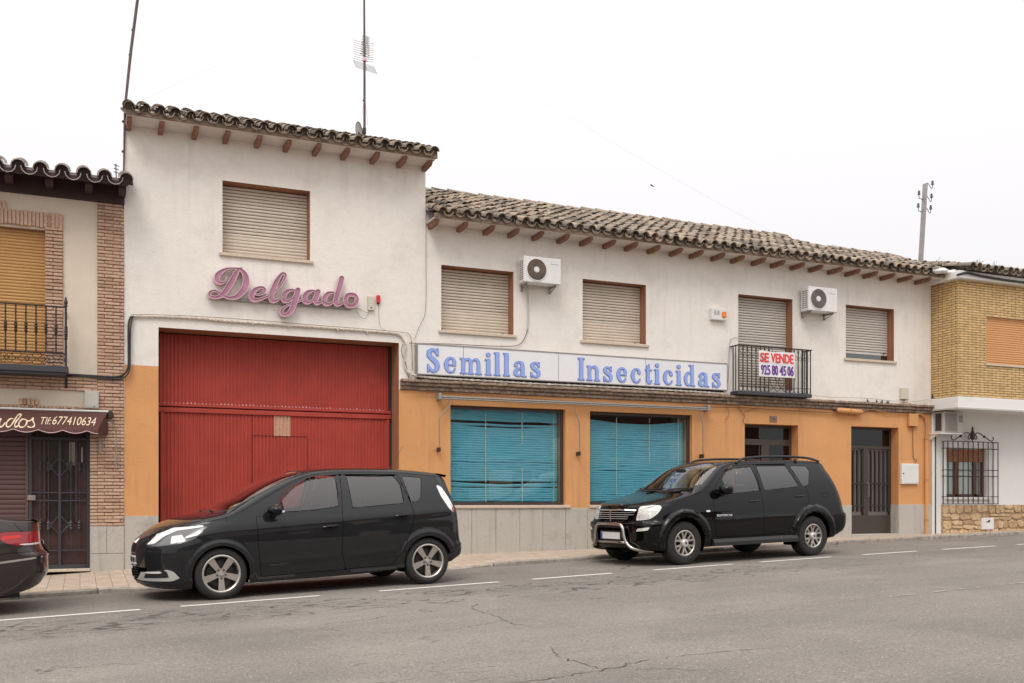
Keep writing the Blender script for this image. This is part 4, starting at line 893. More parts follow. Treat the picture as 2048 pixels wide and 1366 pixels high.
cable('meter_cable', [(1814, 798), (1815, 806, .14), (1822, 808, .14), (1823, 818, .06), (1817, 830), (1816, 850), (1822, 862)], .008, M['cable_orange'], 'orange cable looping down beside the orange junction box')
cable('meter_cable', [(1826, 852), (1826, 890), (1827, 915), (1833, 921), (1830, 925)], .008, M['cable_brown'], 'brown cable from the orange junction box to the white meter cabinet')
cable('black_cable', [(262, 633, .04), (257, 650, .05), (257, 700, .05), (256, 735, .06), (245, 750, .06), (225, 754, .05), (190, 752, .05), (135, 749, .05), (100, 750, .03), (0, 748, .03)], .018, M['cable_dark'], 'thick black cable bending from the tall house to the brick house')
cable('black_cable', [(266, 632, .05), (261, 655, .06), (260, 705, .06), (258, 742, .08), (243, 757, .08), (215, 757, .06), (170, 753, .06), (135, 752, .04)], .014, M['cable_dark'], 'second black cable beside the thick one at the brick house corner')
for i, (x, n_) in enumerate(((506, 0), (577, 0), (675, 0), (735, 0))):
    x_, z_0 = at(x, 647 + (x - 506) * .077, WY - .04); b = MB(); b.bbox(x_ - .008, x_ + .008, WY - .05, WY, z_0 - .03, z_0 + .035, .003); tag(b.build('cable_clip', M['cable_white']), ['white clip holding the twisted cable above the left half of the garage', 'white clip on the twisted cable under the tail of the script g', 'white clip on the twisted cable under the script d', 'white clip on the twisted cable below the cream box'][i], 'cable clip', 'clips holding the painted cable')
# ------------------------------------------------------------------ boxes on the wall
def wall_box(name, label, cat, px0_, px1_, py0_, py1_, m, d=.07, group=None, Y=WY, bev=.008):
    x0, z1 = at(px0_, py0_, Y - d); x1 = ax(px1_, Y - d); z0 = az(px0_, py1_, Y - d)
    t = thing(name, label, cat, ((x0 + x1) / 2, Y, z0), group); b = MB(); b.bbox(x0 - t.location.x, x1 - t.location.x, -d, .0, 0, z1 - z0, bev); b.build('casing', m, t); return t, x1 - x0, z1 - z0
t, w, h = wall_box('junction_box', 'cream plastic box beside the last letter of the script sign', 'junction box', 736.5, 749, 591.5, 620, M['plastic_beige'], .06)
MB().ball((0, -.062, .05), .012).build('screw', M['dark_metal'], t)
t, w, h = wall_box('alarm_strobe', 'small red alarm box beside the cream box', 'alarm', 754, 760.8, 590, 605, M['red_plastic'], .05, bev=.006)
MB().box(-.02, .02, -.04, -.01, -.02, -.0005).build('cable_gland', M['dark_metal'], t)
t, w, h = wall_box('alarm_siren', 'white alarm siren with an orange lens between the upper windows', 'alarm', 1424, 1453, 614.5, 639, M['plastic_white'], .09, bev=.012)
MB().bbox(w / 2 - .115, w / 2 - .015, -.115, -.091, .06, .18, .02).build('lens', M['amber_lens'], t)
b = MB()
for i in range(5):
    for j in range(2): b.box(-w / 2 + .06 + j * .075, -w / 2 + .105 + j * .075, -.0925, -.0895, h - .07 - i * .02, h - .062 - i * .02)
b.build('vent_slots', M['fan_dark'], t)
t, w, h = wall_box('junction_box', 'beige box above the cornice near the right end of the low house', 'junction box', 1804, 1818, 775, 798, M['plastic_beige'], .08)
MB().box(-.01, .01, -.05, -.03, -.06, -.0005).build('cable_gland', M['cable_brown'], t)
t, w, h = wall_box('junction_box', 'orange painted box right of the barred door under the cornice', 'junction box', 1820, 1837, 827, 852, M['orange_wall'], .09)
MB().box(-.03, .04, -.06, -.02, -.015, -.0005).build('cable_gland', M['cable_brown'], t)
t, w, h = wall_box('meter_cabinet', 'white electricity meter cabinet on the orange wall right of the barred door', 'meter cabinet', 1804, 1837.5, 927, 968, M['plastic_white'], .06, bev=.006)
b = MB(); b.bbox(-w / 2 + .09, w / 2 - .01, -.068, -.0605, .02, h - .02, .003); b.build('door', M['plastic_white'], t); MB().lathe([(.0, -.075), (.014, -.075), (.014, -.06)], (-w / 2 + .04, 0, h * .52), 'y').build('lock', M['dark_metal'], t)
t, w, h = wall_box('meter_box', 'grey metal service box above the brown awning', 'meter box', 169, 197.8, 781, 816, M['grey_box'], .10, bev=.006)
b = MB(); b.bbox(-w / 2 + .01, w / 2 - .01, -.106, -.1005, .02, h - .02, .003); b.build('door', M['grey_box'], t); MB().ball((.04, -.107, .03), .008).build('lock', M['dark_metal'], t)
t, w, h = wall_box('number_plaque', 'small brown house number plaque above the glazed entrance', 'plaque', 1540.5, 1554.5, 831.5, 843.5, M['plaque'], .02, bev=.004)
b = MB(); text_mesh(b, '86', -.055, .035, .11, h - .07, -.0215, bold=.02); b.build('number', M['plaque_text'], t)
t = thing('cable_splice', 'orange painted cable splice tube under the cornice left of the barred door', 'cable splice'); b = MB()
p0, p1 = wp(1673, 820, WY - .09), wp(1726, 824.5, WY - .09); pp = [tuple(Vector(p0).lerp(Vector(p1), q)) for q in (0, .04, .1, .5, .9, .96, 1)]; b.tube(pp, [.012, .045, .058, .06, .058, .045, .012], 12); b.build('tube', M['orange_wall'], t, smooth=True)
for q in (.48, .88): b = MB(); c = Vector(p0).lerp(Vector(p1), q); b.lathe([(.06, -.012), (.067, -.012), (.067, .012), (.06, .012)], tuple(c), 'x', 14); b.build('clamp', M['cable_orange'], t)
b = MB(); p = Vector(p0); b.bbox(p.x - .07, p.x - .0, p.y - .03, p.y + .03, p.z - .03, p.z + .02, .008); b.build('end_cap', M['cable_dark'], t)
# perched clumps of weed on the cornice
for i, (qx, qy) in enumerate(((1735, 793), (1753, 797), (1764, 796), (1776, 799))):
    x, z = at(qx, qy, WY - .07); b = MB(); r = random.Random(i)
    for k in range(16): a = r.uniform(0, 6.28); e = r.uniform(.2, 1.4); L = r.uniform(.03, .10); p = (x, WY - .07, CZ1 + .0); q = (x + math.cos(a) * math.cos(e) * L, WY - .07 + math.sin(a) * math.cos(e) * L * .6, CZ1 + math.sin(e) * L); b.tube([p, q], [.007, .003], 4)
    tag(b.build('cable_stub', M['cable_dark']), ['dark wire bundle on the cornice nearest the balcony', 'second dark wire bundle on the cornice right of the balcony', 'third dark wire bundle on the cornice right of the balcony', 'last dark wire bundle on the cornice, nearest the beige box'][i], 'wire bundle', 'frayed wire bundles on the cornice')
# downpipe at the end of the low house
t = thing('downpipe', 'orange painted downpipe at the right end of the low house', 'downpipe'); b = MB(); xd = ax(1852.5, WY - .05)
b.tube(spline([(xd - .32, WY - .03, az(1835, 829)), (xd - .16, WY - .045, az(1840, 829)), (xd - .04, WY - .05, az(1848, 836)), (xd, WY - .05, az(1852, 850)), (xd, WY - .05, az(1852, 880))], 4), .022, 8); b.build('conduit', M['cable_orange'], t, smooth=True)
b = MB(); b.tube([(xd + .01, WY - .05, az(1852, 876)), (xd + .01, WY - .05, .66)], .040, 10); b.build('pipe', M['orange_wall'], t, smooth=True)
for q in (878, 960, 1040): b = MB(); b.lathe([(.04, -.02), (.05, -.02), (.05, .02), (.04, .02)], (xd + .01, WY - .05, az(1852, q)), 'z', 12); b.build('bracket', M['cable_orange'], t)
# ------------------------------------------------------------------ rolled awning frame over the shop windows
t = thing('awning_frame', 'retracted awning bar with three hanging crank arms over the shop windows', 'awning'); ya = WY - .12
A0, A1 = wp(876, 792, ya), wp(1415, 816.5, ya); b = MB(); b.tube([(A0[0] + .05, ya, A0[2] - .01), (A1[0], ya, A0[2] - .01)], .024, 10); b.build('roller_bar', M['alu'], t, smooth=True)
b = MB(); b.tube([(A0[0] + .06, ya - .03, A0[2] - .045), (A1[0] + .0, ya - .03, A0[2] - .045)], .014, 8); b.build('front_bar', M['alu'], t, smooth=True)
for xx in (A0[0], A1[0] - .02): b = MB(); b.bbox(xx, xx + .06, ya - .06, WY, A0[2] - .07, A0[2] + .05, .01); b.build('bracket', M['galv'], t)
for (q, e) in (((898, 800), (879, 898)), ((1151, 812), (1159, 906)), ((1402, 820), (1406, 911))):
    s = -1 if q[0] < 1000 else 1; x0, z0 = at(q[0], q[1], ya); x1, z1 = at(e[0], e[1], ya); b = MB()
    b.tube(spline([(x0, ya, z0), (x0 - .005 * s, ya, z0 - .12), (x0 + (x1 - x0) * .75, ya - .0, z0 - .27), (x1 + .0, ya, z0 - .40), (x1, ya, z1)], 5), .011, 8); o = b.build('crank_arm', M['alu'], t, smooth=True)
    b = MB(); b.bbox(x1 - .022, x1 + .022, ya - .025, WY, z1 - .05, z1 + .03, .012); b.build('knob', M['dark_metal'], o)
# ------------------------------------------------------------------ air conditioners
def ac_unit(name, label, f0, f1, yt, yb, Yf, d, body=M['plastic_white'], fan=M['fan_grille']):
    x0, z1 = at(f0, yt, Yf); x1 = ax(f1, Yf); z0 = az(f0, yb, Yf); w, h = x1 - x0, z1 - z0
    t = thing(name, label, 'air conditioner', (x0, Yf, z0), 'air conditioner outdoor units')
    b = MB(); b.bbox(0, w, 0, d, 0, h, .012); b.build('casing', body, t)
    cx, cz, r = w * .34, h * .50, h * .41
    b = MB(); b.lathe([(0, -.002), (r, -.002), (r, .0005)], (cx, 0, cz), 'y', 32); b.build('fan_opening', M['fan_dark'], t)
    b = MB()
    for q in (.36, .48, .60, .72, .84, .95): b.lathe([(r * q - .004, -.012), (r * q + .004, -.012), (r * q + .004, -.004), (r * q - .004, -.004)], (cx, 0, cz), 'y', 32, closed=True)
    for k in range(28): a = 2 * math.pi * k / 28; b.add([(cx + math.cos(a + s) * q, -.011, cz + math.sin(a + s) * q) for q, s in ((r * .3, -.03), (r * 1.0, -.012), (r * 1.0, .012), (r * .3, .03))], [(0, 1, 2, 3)])
    b.build('fan_grille', fan, t)
    b = MB(); b.lathe([(0, -.018), (r * .25, -.016), (r * .29, -.004)], (cx, 0, cz), 'y', 24); b.build('hub', M['plastic_white'], t, smooth=True)
    b = MB(); b.lathe([(r, -.012), (r + .014, -.012), (r + .018, .0), (r, .0)], (cx, 0, cz), 'y', 36, closed=True); b.build('fan_ring', body, t, smooth=True)
    b = MB()
    for i in range(9): b.box(-.002, .0005, d * .15, d * .42, h * .12 + i * h * .085, h * .12 + i * h * .085 + .018); b.box(-.002, .0005, d * .52, d * .80, h * .12 + i * h * .085, h * .12 + i * h * .085 + .018)
    b.build('side_vents', M['fan_dark'], t)
    b = MB(); b.bbox(w * .72, w * .93, -.004, .001, h * .76, h * .88, .002); o = b.build('badge', M['grey_box'], t); b = MB(); b.bbox(w * .725, w * .925, -.0055, -.002, h * .775, h * .865, .001); b.build('badge_face', body, o)
    b = MB(); b.box(w * .73, w * .90, -.0015, .001, h * .55, h * .72); b.build('rating_label', M['plate_white'], t)
    for xx in (w * .12, w * .88):
        b = MB(); b.box(xx - .014, xx + .014, .0, WY - Yf - .001, -.035, -.0005); b.box(xx - .014, xx + .014, WY - Yf - .03, WY - Yf, -.12, .1); b.add([(xx - .01, .03, -.035), (xx + .01, .03, -.035), (xx + .01, WY - Yf - .02, -.12), (xx - .01, WY - Yf - .02, -.12), (xx - .01, .05, -.035), (xx + .01, .05, -.035), (xx + .01, WY - Yf - .02, -.10), (xx - .01, WY - Yf - .02, -.10)], [(0, 1, 2, 3), (4, 5, 6, 7), (0, 3, 7, 4), (1, 2, 6, 5)]); b.build('bracket', M['galv'], t)
    return t
ac_unit('air_conditioner', 'white outdoor air conditioner between the first two upper windows, brown fan', 1047.8, 1122.2, 510.6, 562.8, WY - .33, .25, fan=M['cornice'])
ac_unit('air_conditioner', 'white outdoor air conditioner right of the balcony door', 1617, 1675, 571.5, 619.8, WY - .33, .25)
b = MB(); p = [wp(1054, 574, WY - .05), wp(1056, 590, WY - .03), wp(1056.5, 640, WY - .03), wp(1055, 660, WY - .03)]; b.tube(spline(p, 4), .014, 8); tag(b.build('drain_pipe', M['grey_box'], smooth='all'), 'thin grey pipe below the left air conditioner', 'pipe')
# ------------------------------------------------------------------ balcony with scrollwork and the banner
BY = WY - .26; bx0, bzt = at(1477.3, 690, BY); bx1 = ax(1621, BY); bzs = az(1477.3, 781, BY)
bal = thing('balcony', 'black wrought iron balcony with scrollwork above the glazed entrance', 'balcony')
b = MB(); b.bbox(bx0 - .03, bx1 + .03, BY - .02, WY, bzs - .075, bzs, .01); b.build('slab', M['iron_blue'], bal)
b = MB(); b.bbox(bx0 - .03, bx1 + .03, BY - .022, BY + .022, bzt - .01, bzt + .012, .004); b.bbox(bx0 - .03, bx0 + .014, BY + .022, WY, bzt - .01, bzt + .012, .004); b.bbox(bx1 - .014, bx1 + .03, BY + .022, WY, bzt - .01, bzt + .012, .004); b.build('handrail', M['iron'], bal)
bw = bx1 - bx0; nb = 18; sp_ = bw / (nb - 1); zt_ = bzt - .01
def scroll(bb, c, a0, sgn, r0, r1, turns, Y, rad, ux=1, flip=1):
    P = []
    for k in range(15):
        q = k / 14; r = r0 + (r1 - r0) * q; a = a0 + sgn * turns * 2 * math.pi * q; P.append((c[0] + math.cos(a) * r, Y, c[1] + math.sin(a) * r))
    bb.tube(P, rad, 4)
def heart(bb, xc, zt, zb_, Y, w, rad=.0045):
    for s in (-1, 1):
        P = [(xc, zb_), (xc + s * w * .30, zb_ + (zt - zb_) * .35), (xc + s * w * .46, zt - .06), (xc + s * w * .36, zt - .015), (xc + s * w * .14, zt - .02), (xc + s * w * .10, zt - .07), (xc + s * w * .22, zt - .08)]
        bb.tube([(p[0], Y, p[1]) for p in spline(P, 4)], rad, 4)
        P = [(xc, zb_ + .06), (xc + s * w * .08, zb_ - .01), (xc + s * w * .26, zb_ - .05), (xc + s * w * .40, zb_ - .01), (xc + s * w * .32, zb_ + .03), (xc + s * w * .2, zb_ + .01)]
        bb.tube([(p[0], Y, p[1]) for p in spline(P, 4)], rad, 4)
skip = (8, 9, 10)
for i in range(nb):
    if i in skip: continue
    x = bx0 + sp_ * i; b = MB(); hw = .008 if i != nb - 3 else .014; b.box(x - hw, x + hw, BY - hw, BY + hw, bzs, zt_); b.build('baluster', M['iron'], bal)
for yy in (BY + .10, BY + .19):
    for x in (bx0, bx1): b = MB(); b.box(x - .008, x + .008, yy - .008, yy + .008, bzs, zt_); b.build('baluster', M['iron'], bal)
for i in (1, 3, 5, 7, 12, 14, 16):
    b = MB(); heart(b, bx0 + sp_ * i, zt_ - .005, zt_ - .19, BY, sp_ * 1.9); b.build('scroll', M['iron'], bal)
for i in range(nb - 1):
    if 7 <= i <= 10: continue
    x = bx0 + sp_ * (i + .5); b = MB(); r = sp_ * .42
    b.tube([(x + math.cos(a) * r, BY, bzs + r * 1.35 + math.sin(a) * r * 1.3) for a in np.linspace(0, 2 * math.pi, 13)], .006, 4); b.build('ring', M['iron'], bal)
xc = bx0 + sp_ * 9; b = MB()
for s in (-1, 1):
    for (P) in ([(0, .02), (s * .16, .16), (s * .17, .30), (s * .08, .34), (s * .05, .26), (s * .10, .24)], [(s * .20, .02), (s * .05, .14), (s * .02, .26), (s * .06, .30)], [(0, .36), (s * .14, .42), (s * .17, .52), (s * .08, .58), (s * .04, .50), (s * .10, .48)], [(0, .60), (s * .12, .66), (s * .17, .74), (s * .08, .78), (s * .05, .72)]):
        b.tube([(xc + p[0], BY, bzs + p[1]) for p in spline(P, 5)], .007, 4)
for x in (bx0 + sp_ * 7.02, bx0 + sp_ * 11): b.box(x - .004, x + .004, BY - .004, BY + .004, bzs, zt_)
b.build('centre_scrollwork', M['iron'], bal)
bn = thing('banner', 'white for sale banner with red and purple letters tied to the balcony', 'banner'); yb = BY - .03
nx0, nz1 = at(1516.8, 700.5, yb); nx1 = ax(1589, yb); nz0 = az(1516.8, 752.8, yb)
def by_(X, Z): u = (X - nx0) / (nx1 - nx0); v_ = (Z - nz0) / (nz1 - nz0); return yb - .012 - .009 * math.sin(u * 19 + 2 * v_) * (1 - .4 * v_) - .006 * math.sin(v_ * 9 + u * 3)
b = MB(); NX, NZ = 44, 22
for i in range(NX + 1):
    for j in range(NZ + 1):
        u, v_ = i / NX, j / NZ; X = nx0 + (nx1 - nx0) * u - .015 * math.sin(v_ * 3.1) * (u - .5); Z = nz0 + (nz1 - nz0) * v_ - .018 * math.sin(u * math.pi) * v_ + .006 * math.sin(u * 12) * v_ + .012 * u; b.v.append((X, by_(X, Z) + .003, Z))
for i in range(NX):
    for j in range(NZ): a = i * (NZ + 1) + j; b.f.append([a, a + NZ + 1, a + NZ + 2, a + 1]); b.t.append(.5)
b.build('cloth', M['cloth'], bn, smooth='all')
def condensed(mb, body, x0, z0, w, h, bold, sub=True):
    t_ = MB(); text_mesh(t_, body, x0, z0, w, h, 0, bold=bold, spacing=1.0)
    for k, q in enumerate((-.0055, .0, .0055)): mb.add([(v[0] + q, by_(v[0], v[2]) - .005 - .0004 * k, v[2]) for v in t_.v], t_.f)
W_ = nx1 - nx0; H_ = nz1 - nz0
b = MB(); condensed(b, 'SE', nx0 + W_ * .035, nz0 + H_ * .56, W_ * .235, H_ * .36, .02); condensed(b, 'VENDE', nx0 + W_ * .325, nz0 + H_ * .56, W_ * .63, H_ * .36, .02); b.build('red_lettering', M['banner_red'], bn)
b = MB(); condensed(b, '925', nx0 + W_ * .055, nz0 + H_ * .08, W_ * .255, H_ * .38, .012); condensed(b, '80', nx0 + W_ * .355, nz0 + H_ * .08, W_ * .175, H_ * .38, .012); condensed(b, '45', nx0 + W_ * .58, nz0 + H_ * .08, W_ * .165, H_ * .38, .012); condensed(b, '06', nx0 + W_ * .795, nz0 + H_ * .08, W_ * .17, H_ * .38, .012); b.build('purple_number', M['banner_purple'], bn)
for (u, v_) in ((0, 1), (1, 1), (0, 0), (1, 0)):
    X, Z = nx0 + W_ * u, nz0 + H_ * v_; b = MB(); b.tube([(X, by_(X, Z), Z), (X + (.03 if u else -.03), BY - .01, Z + (.05 if v_ else -.02))], .004, 4); b.build('tie', M['cable_dark'], bn)
# ==HOUSES==
# ================================================================== brick house on the left
bh = thing('brick_house', 'cream and brown brick house with amber shutter and pale roof tiles at the left edge', 'building')
LX0 = -7.5; PX0 = ax(195); BRZ0 = az(215, 1052); zfr = az(100, 394.0); zso = az(100, 372)
def bricks(x0, x1, z0, z1, y, rowh=.0545, L=.235, pr=.03, seed=1, soldier=False, ragged=False):
    b = MB(); r = random.Random(seed)
    if soldier:
        x = x0; n = max(1, int((x1 - x0) / .055)); w = (x1 - x0) / n
        for i in range(n): b.tint = min(max(r.gauss(.5, .25), 0), 1) + .0001; b.bbox(x0 + i * w + .004, x0 + (i + 1) * w - .004, y - pr - r.uniform(-.006, .012), y + .01, z0 + r.uniform(0, .02), z1 - r.uniform(0, .006), .005)
        return b
    n = max(1, int(round((z1 - z0) / rowh))); h = (z1 - z0) / n
    for j in range(n):
        x = x0 - (L * .55 if j % 2 else 0)
        while x < x1 - .01:
            a, c = max(x, x0), min(x + L - .008, x1 + r.uniform(-.006, .004)); b.tint = min(max(r.gauss(.5, .25), 0), 1) + .0001
            if c - a > .03: b.bbox(a, c, y - pr - r.uniform(-.010, .010), y + .01, z0 + j * h + r.uniform(.004, .007), z0 + (j + 1) * h - r.uniform(.006, .010), .006)
            x += L
    return b
dx0, dx1 = ax(57), ax(180); zaw = az(100, 818); sz0 = az(100, 780)
wz1 = az(45, 456); wx1 = ax(90.5); bslab = az(60, 745, WY - .45); wx0 = ax(-130)
b = MB().wall(LX0, TX0 - .002, sz0 - .3, zfr, WY, [(wx0, wx1, bslab - .1, wz1), (LX0 + 1.2, LX0 + 3, bslab + 1, wz1)]); b.wall(LX0, TX0 - .002, .0, sz0 - .3, WY, [(-9, dx1, .0, zaw + .0)])
b.quad((LX0, WY, -.3), (LX0, WY + 8, -.3), (LX0, WY + 8, zfr + .4), (LX0, WY, zfr + .4)); b.build('wall', M['stucco_cream'], bh)
bricks(PX0, TX0 - .008, BRZ0, zfr, WY, seed=1).build('corner_pier', M['brick_brown'], bh)
b = MB(); b.box(PX0, TX0 - .006, WY - .012, WY - .001, BRZ0, zfr); b.box(dx1, PX0, WY - .012, WY - .001, BRZ0, zaw + .05); b.box(wx1, ax(126), WY - .012, WY - .001, bslab, az(108, 428)); b.box(LX0, ax(195), WY - .011, WY - .001, sz0, az(100, 752)); b.box(LX0, PX0, WY - .012, WY - .001, zaw, az(100, 812)); b.build('mortar', M['mortar_brown'], bh)
bricks(dx1, PX0 - .002, BRZ0, zaw + .05, WY, seed=2, L=.30).build('door_pier', M['brick_brown'], bh)
bricks(wx1, ax(126), bslab, az(108, 428), WY, seed=3, pr=.045, L=.26).build('window_jamb', M['brick_brown'], bh)
bricks(ax(-140), ax(126), az(60, 454), az(60, 423), WY, soldier=True, pr=.05, seed=4).build('lintel', M['brick_brown'], bh)
bricks(ax(-40), ax(13), az(5, 421), az(5, 402), WY, soldier=True, pr=.055, seed=5).build('keystone', M['brick_brown'], bh)
bricks(LX0, PX0 - .002, sz0, az(100, 752), WY, seed=6, L=.24).build('string_course', M['brick_brown'], bh)
bricks(LX0, PX0 - .002, zaw, az(100, 812), WY, soldier=True, pr=.035, seed=7).build('soldier_course', M['brick_brown'], bh)
bricks(ax(38), ax(78), az(58, 812), az(58, 797), WY, soldier=True, pr=.05, seed=8).build('keystone', M['brick_brown'], bh)
b = MB(); xm = ax(213.5); zs2 = az(215, 1107); b.bbox(dx1, xm - .003, WY - .03, WY, zs2 + .004, BRZ0 - .004, .003); b.bbox(xm + .003, TX0 - .01, WY - .03, WY, zs2 + .004, BRZ0 - .004, .003); b.bbox(dx1, TX0 - .01, WY - .032, WY, .1, zs2 - .003, .003); b.build('plinth', M['granite'], bh)
rv = MB().reveal(wx0, wx1, bslab - .1, wz1, WY, .16).build('window', M['brick_brown'], bh); shutter_mesh(wx0, wx1, bslab, wz1, WY + .12, .05, 1.1).build('shutter', M['amber'], rv); MB().box(wx0, wx1, WY + .14, WY + .15, bslab, wz1).build('backing', M['black'], rv)
# eaves: dark boards, brackets, pale tiles
LYE = WY - .56; LZE = az(100, 345, LYE)
b = MB(); b.box(LX0, TX0 - .001, WY - .06, WY + .02, zfr, zso + .20); b.build('frieze_board', M['dark_wood'], bh)
LP = math.atan(.38); k = math.tan(LP)
b = MB(); b.add([(x, y, LZE + (y - LYE) * k - o) for x in (LX0, TX0 + .03) for (y, o) in ((LYE + .02, .0), (LYE + .02, .075), (WY - .0, .06), (WY - .0, .0))], [(0, 1, 5, 4), (1, 2, 6, 5), (0, 4, 7, 3), (0, 3, 2, 1), (4, 5, 6, 7)]); b.build('soffit', M['dark_wood'], bh)
for q in range(-7, 4):
    x = ax(177) + .56 * q + (.0 if q < 1 else .0)
    if q == 1: x = ax(243)
    if q > 1 or x < LX0: continue
    b = MB(); b.prismx([(WY - .05, LZE + .08), (LYE + .10, LZE - .03), (LYE + .10, LZE - .09), (LYE + .18, LZE - .15), (LYE + .26, LZE - .13), (WY - .06, LZE - .12)], x - .055, x + .055); b.build('rafter', M['dark_wood'], bh)
b = MB(); tile_roof(b, LX0, TX0 + .0, LYE - .03, LZE - .035, math.atan(.33), lambda x: 3, sp=.30, seed=31, jit=.7, er=.110, plug=(pg := MB())); b.build('roof_tiles', M['tile_pale'], bh); pg.build('eave_shade_plugs', M['dark_wood'], bh)  # plugs coloured dark for the shade inside the eave covers

# ground floor: brown roller shutter and grilled door
zdt = zaw; yd = WY + .10
g = MB().reveal(-9, dx1, -.1, zdt, WY, .14, bottom=False).build('shopfront_opening', M['door_dark'], bh)
MB().box(-9, dx1, yd + .12, yd + .14, -.2, zdt).build('backing', M['black'], g)
zdl = az(100, 865); sh = shutter_mesh(-7.4, ax(50), .2, az(20, 871), yd, .075, 1.1).build('roller_shutter', M['brown_shutter'], g)
b = MB(); b.bbox(-7.4, dx0 - .003, yd - .02, yd + .05, az(20, 871), zdt, .004); b.bbox(ax(50), dx0 - .003, yd - .03, yd + .04, .1, az(20, 871), .004); b.build('shutter_frame', M['brown_shutter'], g)
zth = az(100, 1138, yd)
d = MB(); d.box(dx0, dx1, yd + .05, yd + .07, zth, zdt); door = d.build('front_door', M['door_wood'], bh)
b = MB(); t = .045; xm = (dx0 + dx1) / 2 + .0; zt = az(100, 880, yd)
for (a, c, e, f_) in ((dx0, dx0 + t, zth, zdt), (dx1 - t, dx1, zth, zdt), (dx0 + t, dx1 - t, zt, zt + .05), (dx0 + t, dx1 - t, zth, zth + .06), (xm - .02, xm + .02, zth + .06, zt)): b.bbox(a, c, yd - .02, yd + .045, e, f_, .004)
b.build('door_frame', M['iron_blue'], door)
MB().box(dx0 + .22, dx1 - .2, yd + .03, yd + .036, az(100, 1045, yd), zt - .02).build('pane', G_clear, door)
b = MB(); b.bbox(dx0 + .20, dx0 + .24, yd + .01, yd + .05, az(100, 1045, yd), zt, .004); b.bbox(dx1 - .22, dx1 - .18, yd + .01, yd + .05, az(100, 1045, yd), zt, .004); b.build('door_stile', M['door_wood'], door)
zr1, zr2 = az(100, 985, yd), az(100, 1001, yd); zr3 = az(100, 1101, yd)
for zz in (zr1, zr2, zr3): b = MB(); b.box(dx0 + t, dx1 - t, yd - .008, yd + .008, zz - .01, zz + .01); b.build('cross_bar', M['iron_blue'], door)
xb = [dx0 + t + (xm - .02 - dx0 - t) * q for q in (.3, .62)] + [xm + .02 + (dx1 - t - xm - .02) * q for q in (.38, .7)]
for x in xb:
    b = MB(); b.tube([(x, yd, zr3), (x, yd, zt)], .007, 6)
    for zc in (az(100, 932, yd), az(100, 1052, yd)): b.lathe([(.007, -.09), (.022, -.06), (.03, -.04), (.018, -.02), (.03, 0), (.018, .02), (.03, .04), (.022, .06), (.007, .09)], (x, yd, zc), 'z', 8)
    b.build('grille_bar', M['iron_blue'], door)
for zc in (az(100, 934, yd), az(100, 1050, yd)):
    b = MB()
    for s in (-1, 1):
        for e in (-1, 1): b.tube([(xm + s * p[0], yd - .01, zc + e * p[1]) for p in spline([(.02, .14), (.09, .05), (.15, .02), (.13, -.02), (.10, .03)], 4)], .008, 5)
    b.build('scroll', M['iron_blue'], door)
b = MB(); b.bbox(dx0 - .02, dx0 + .10, yd - .05, yd - .02, az(60, 1001, yd), az(60, 993, yd) + .02, .01); b.build('handle', M['alu'], door)
b = MB(); b.bbox(dx1 - .13, dx1 - .105, yd - .03, yd - .02, az(173, 925, yd), az(173, 895, yd), .003); b.build('strap', M['alu'], door)
b = MB(); b.bbox(dx0 - .1, dx1, WY - .06, yd + .05, zth - .04, zth, .004); b.build('threshold', M['sill'], door)
# balcony of the brick house
lb = thing('balcony', 'dark iron balcony with turned balusters on the brick house', 'balcony'); Yb = WY - .45
xr = ax(131.8, Yb); x0 = -4.2; zt = az(60, 608.4, Yb); zb = az(60, 704, Yb); zs1 = az(60, 729.5, Yb); zs0 = az(60, 742, Yb)
b = MB(); b.bbox(x0, xr + .035, Yb - .02, WY, zs0, zs1, .006); b.box(x0 + .02, xr, Yb + .01, WY - .001, zs0 - .035, zs0 - .001); b.build('slab', M['iron_blue'], lb)
b = MB(); b.bbox(x0, xr, Yb - .018, Yb + .018, zt - .018, zt, .003); b.bbox(xr - .01, xr + .01, Yb + .02, WY, zt - .018, zt, .003); b.build('handrail', M['iron'], lb)
b = MB(); b.bbox(x0, xr, Yb - .012, Yb + .012, zb - .01, zb + .01, .003); b.bbox(xr - .01, xr + .01, Yb + .02, WY, zb - .01, zb + .01, .003); b.build('bottom_rail', M['iron'], lb)
sp = (ax(111.4, Yb) - ax(10.3, Yb)) / 5
def baluster(x, y, z0, z1, fin=False):
    b = MB(); m = z0 + (z1 - z0) * .52; b.tube([(x, y, z0), (x, y, z1)], .011 if not fin else .016, 8)
    for zc, q in ((m, 1), (z0 + (z1 - z0) * .2, .3), (z0 + (z1 - z0) * .83, .3)):
        prof = [(.011, -.10), (.018, -.07), (.026, -.045), (.015, -.03), (.028, -.012), (.015, 0), (.028, .018), (.018, .035), (.024, .06), (.011, .10)] if q == 1 else [(.011, -.012), (.022, 0), (.011, .012)]
        b.lathe(prof, (x, y, zc), 'z', 8)
    if fin: b.lathe([(.016, 0), (.03, .01), (.018, .03), (.03, .06), (.022, .09), (.008, .15), (0, .17)], (x, y, z1), 'z', 8)
    return b
for i in range(18):
    x = xr - sp * (i + 1)
    if x > x0: baluster(x, Yb, zb, zt - .01).build('baluster', M['iron'], lb)
for q in (.35, .7): baluster(xr, Yb + (WY - Yb) * q, zb, zt - .01).build('baluster', M['iron'], lb)
b = baluster(xr, Yb, zs1, zt + .0, True); b.build('corner_post', M['iron'], lb)
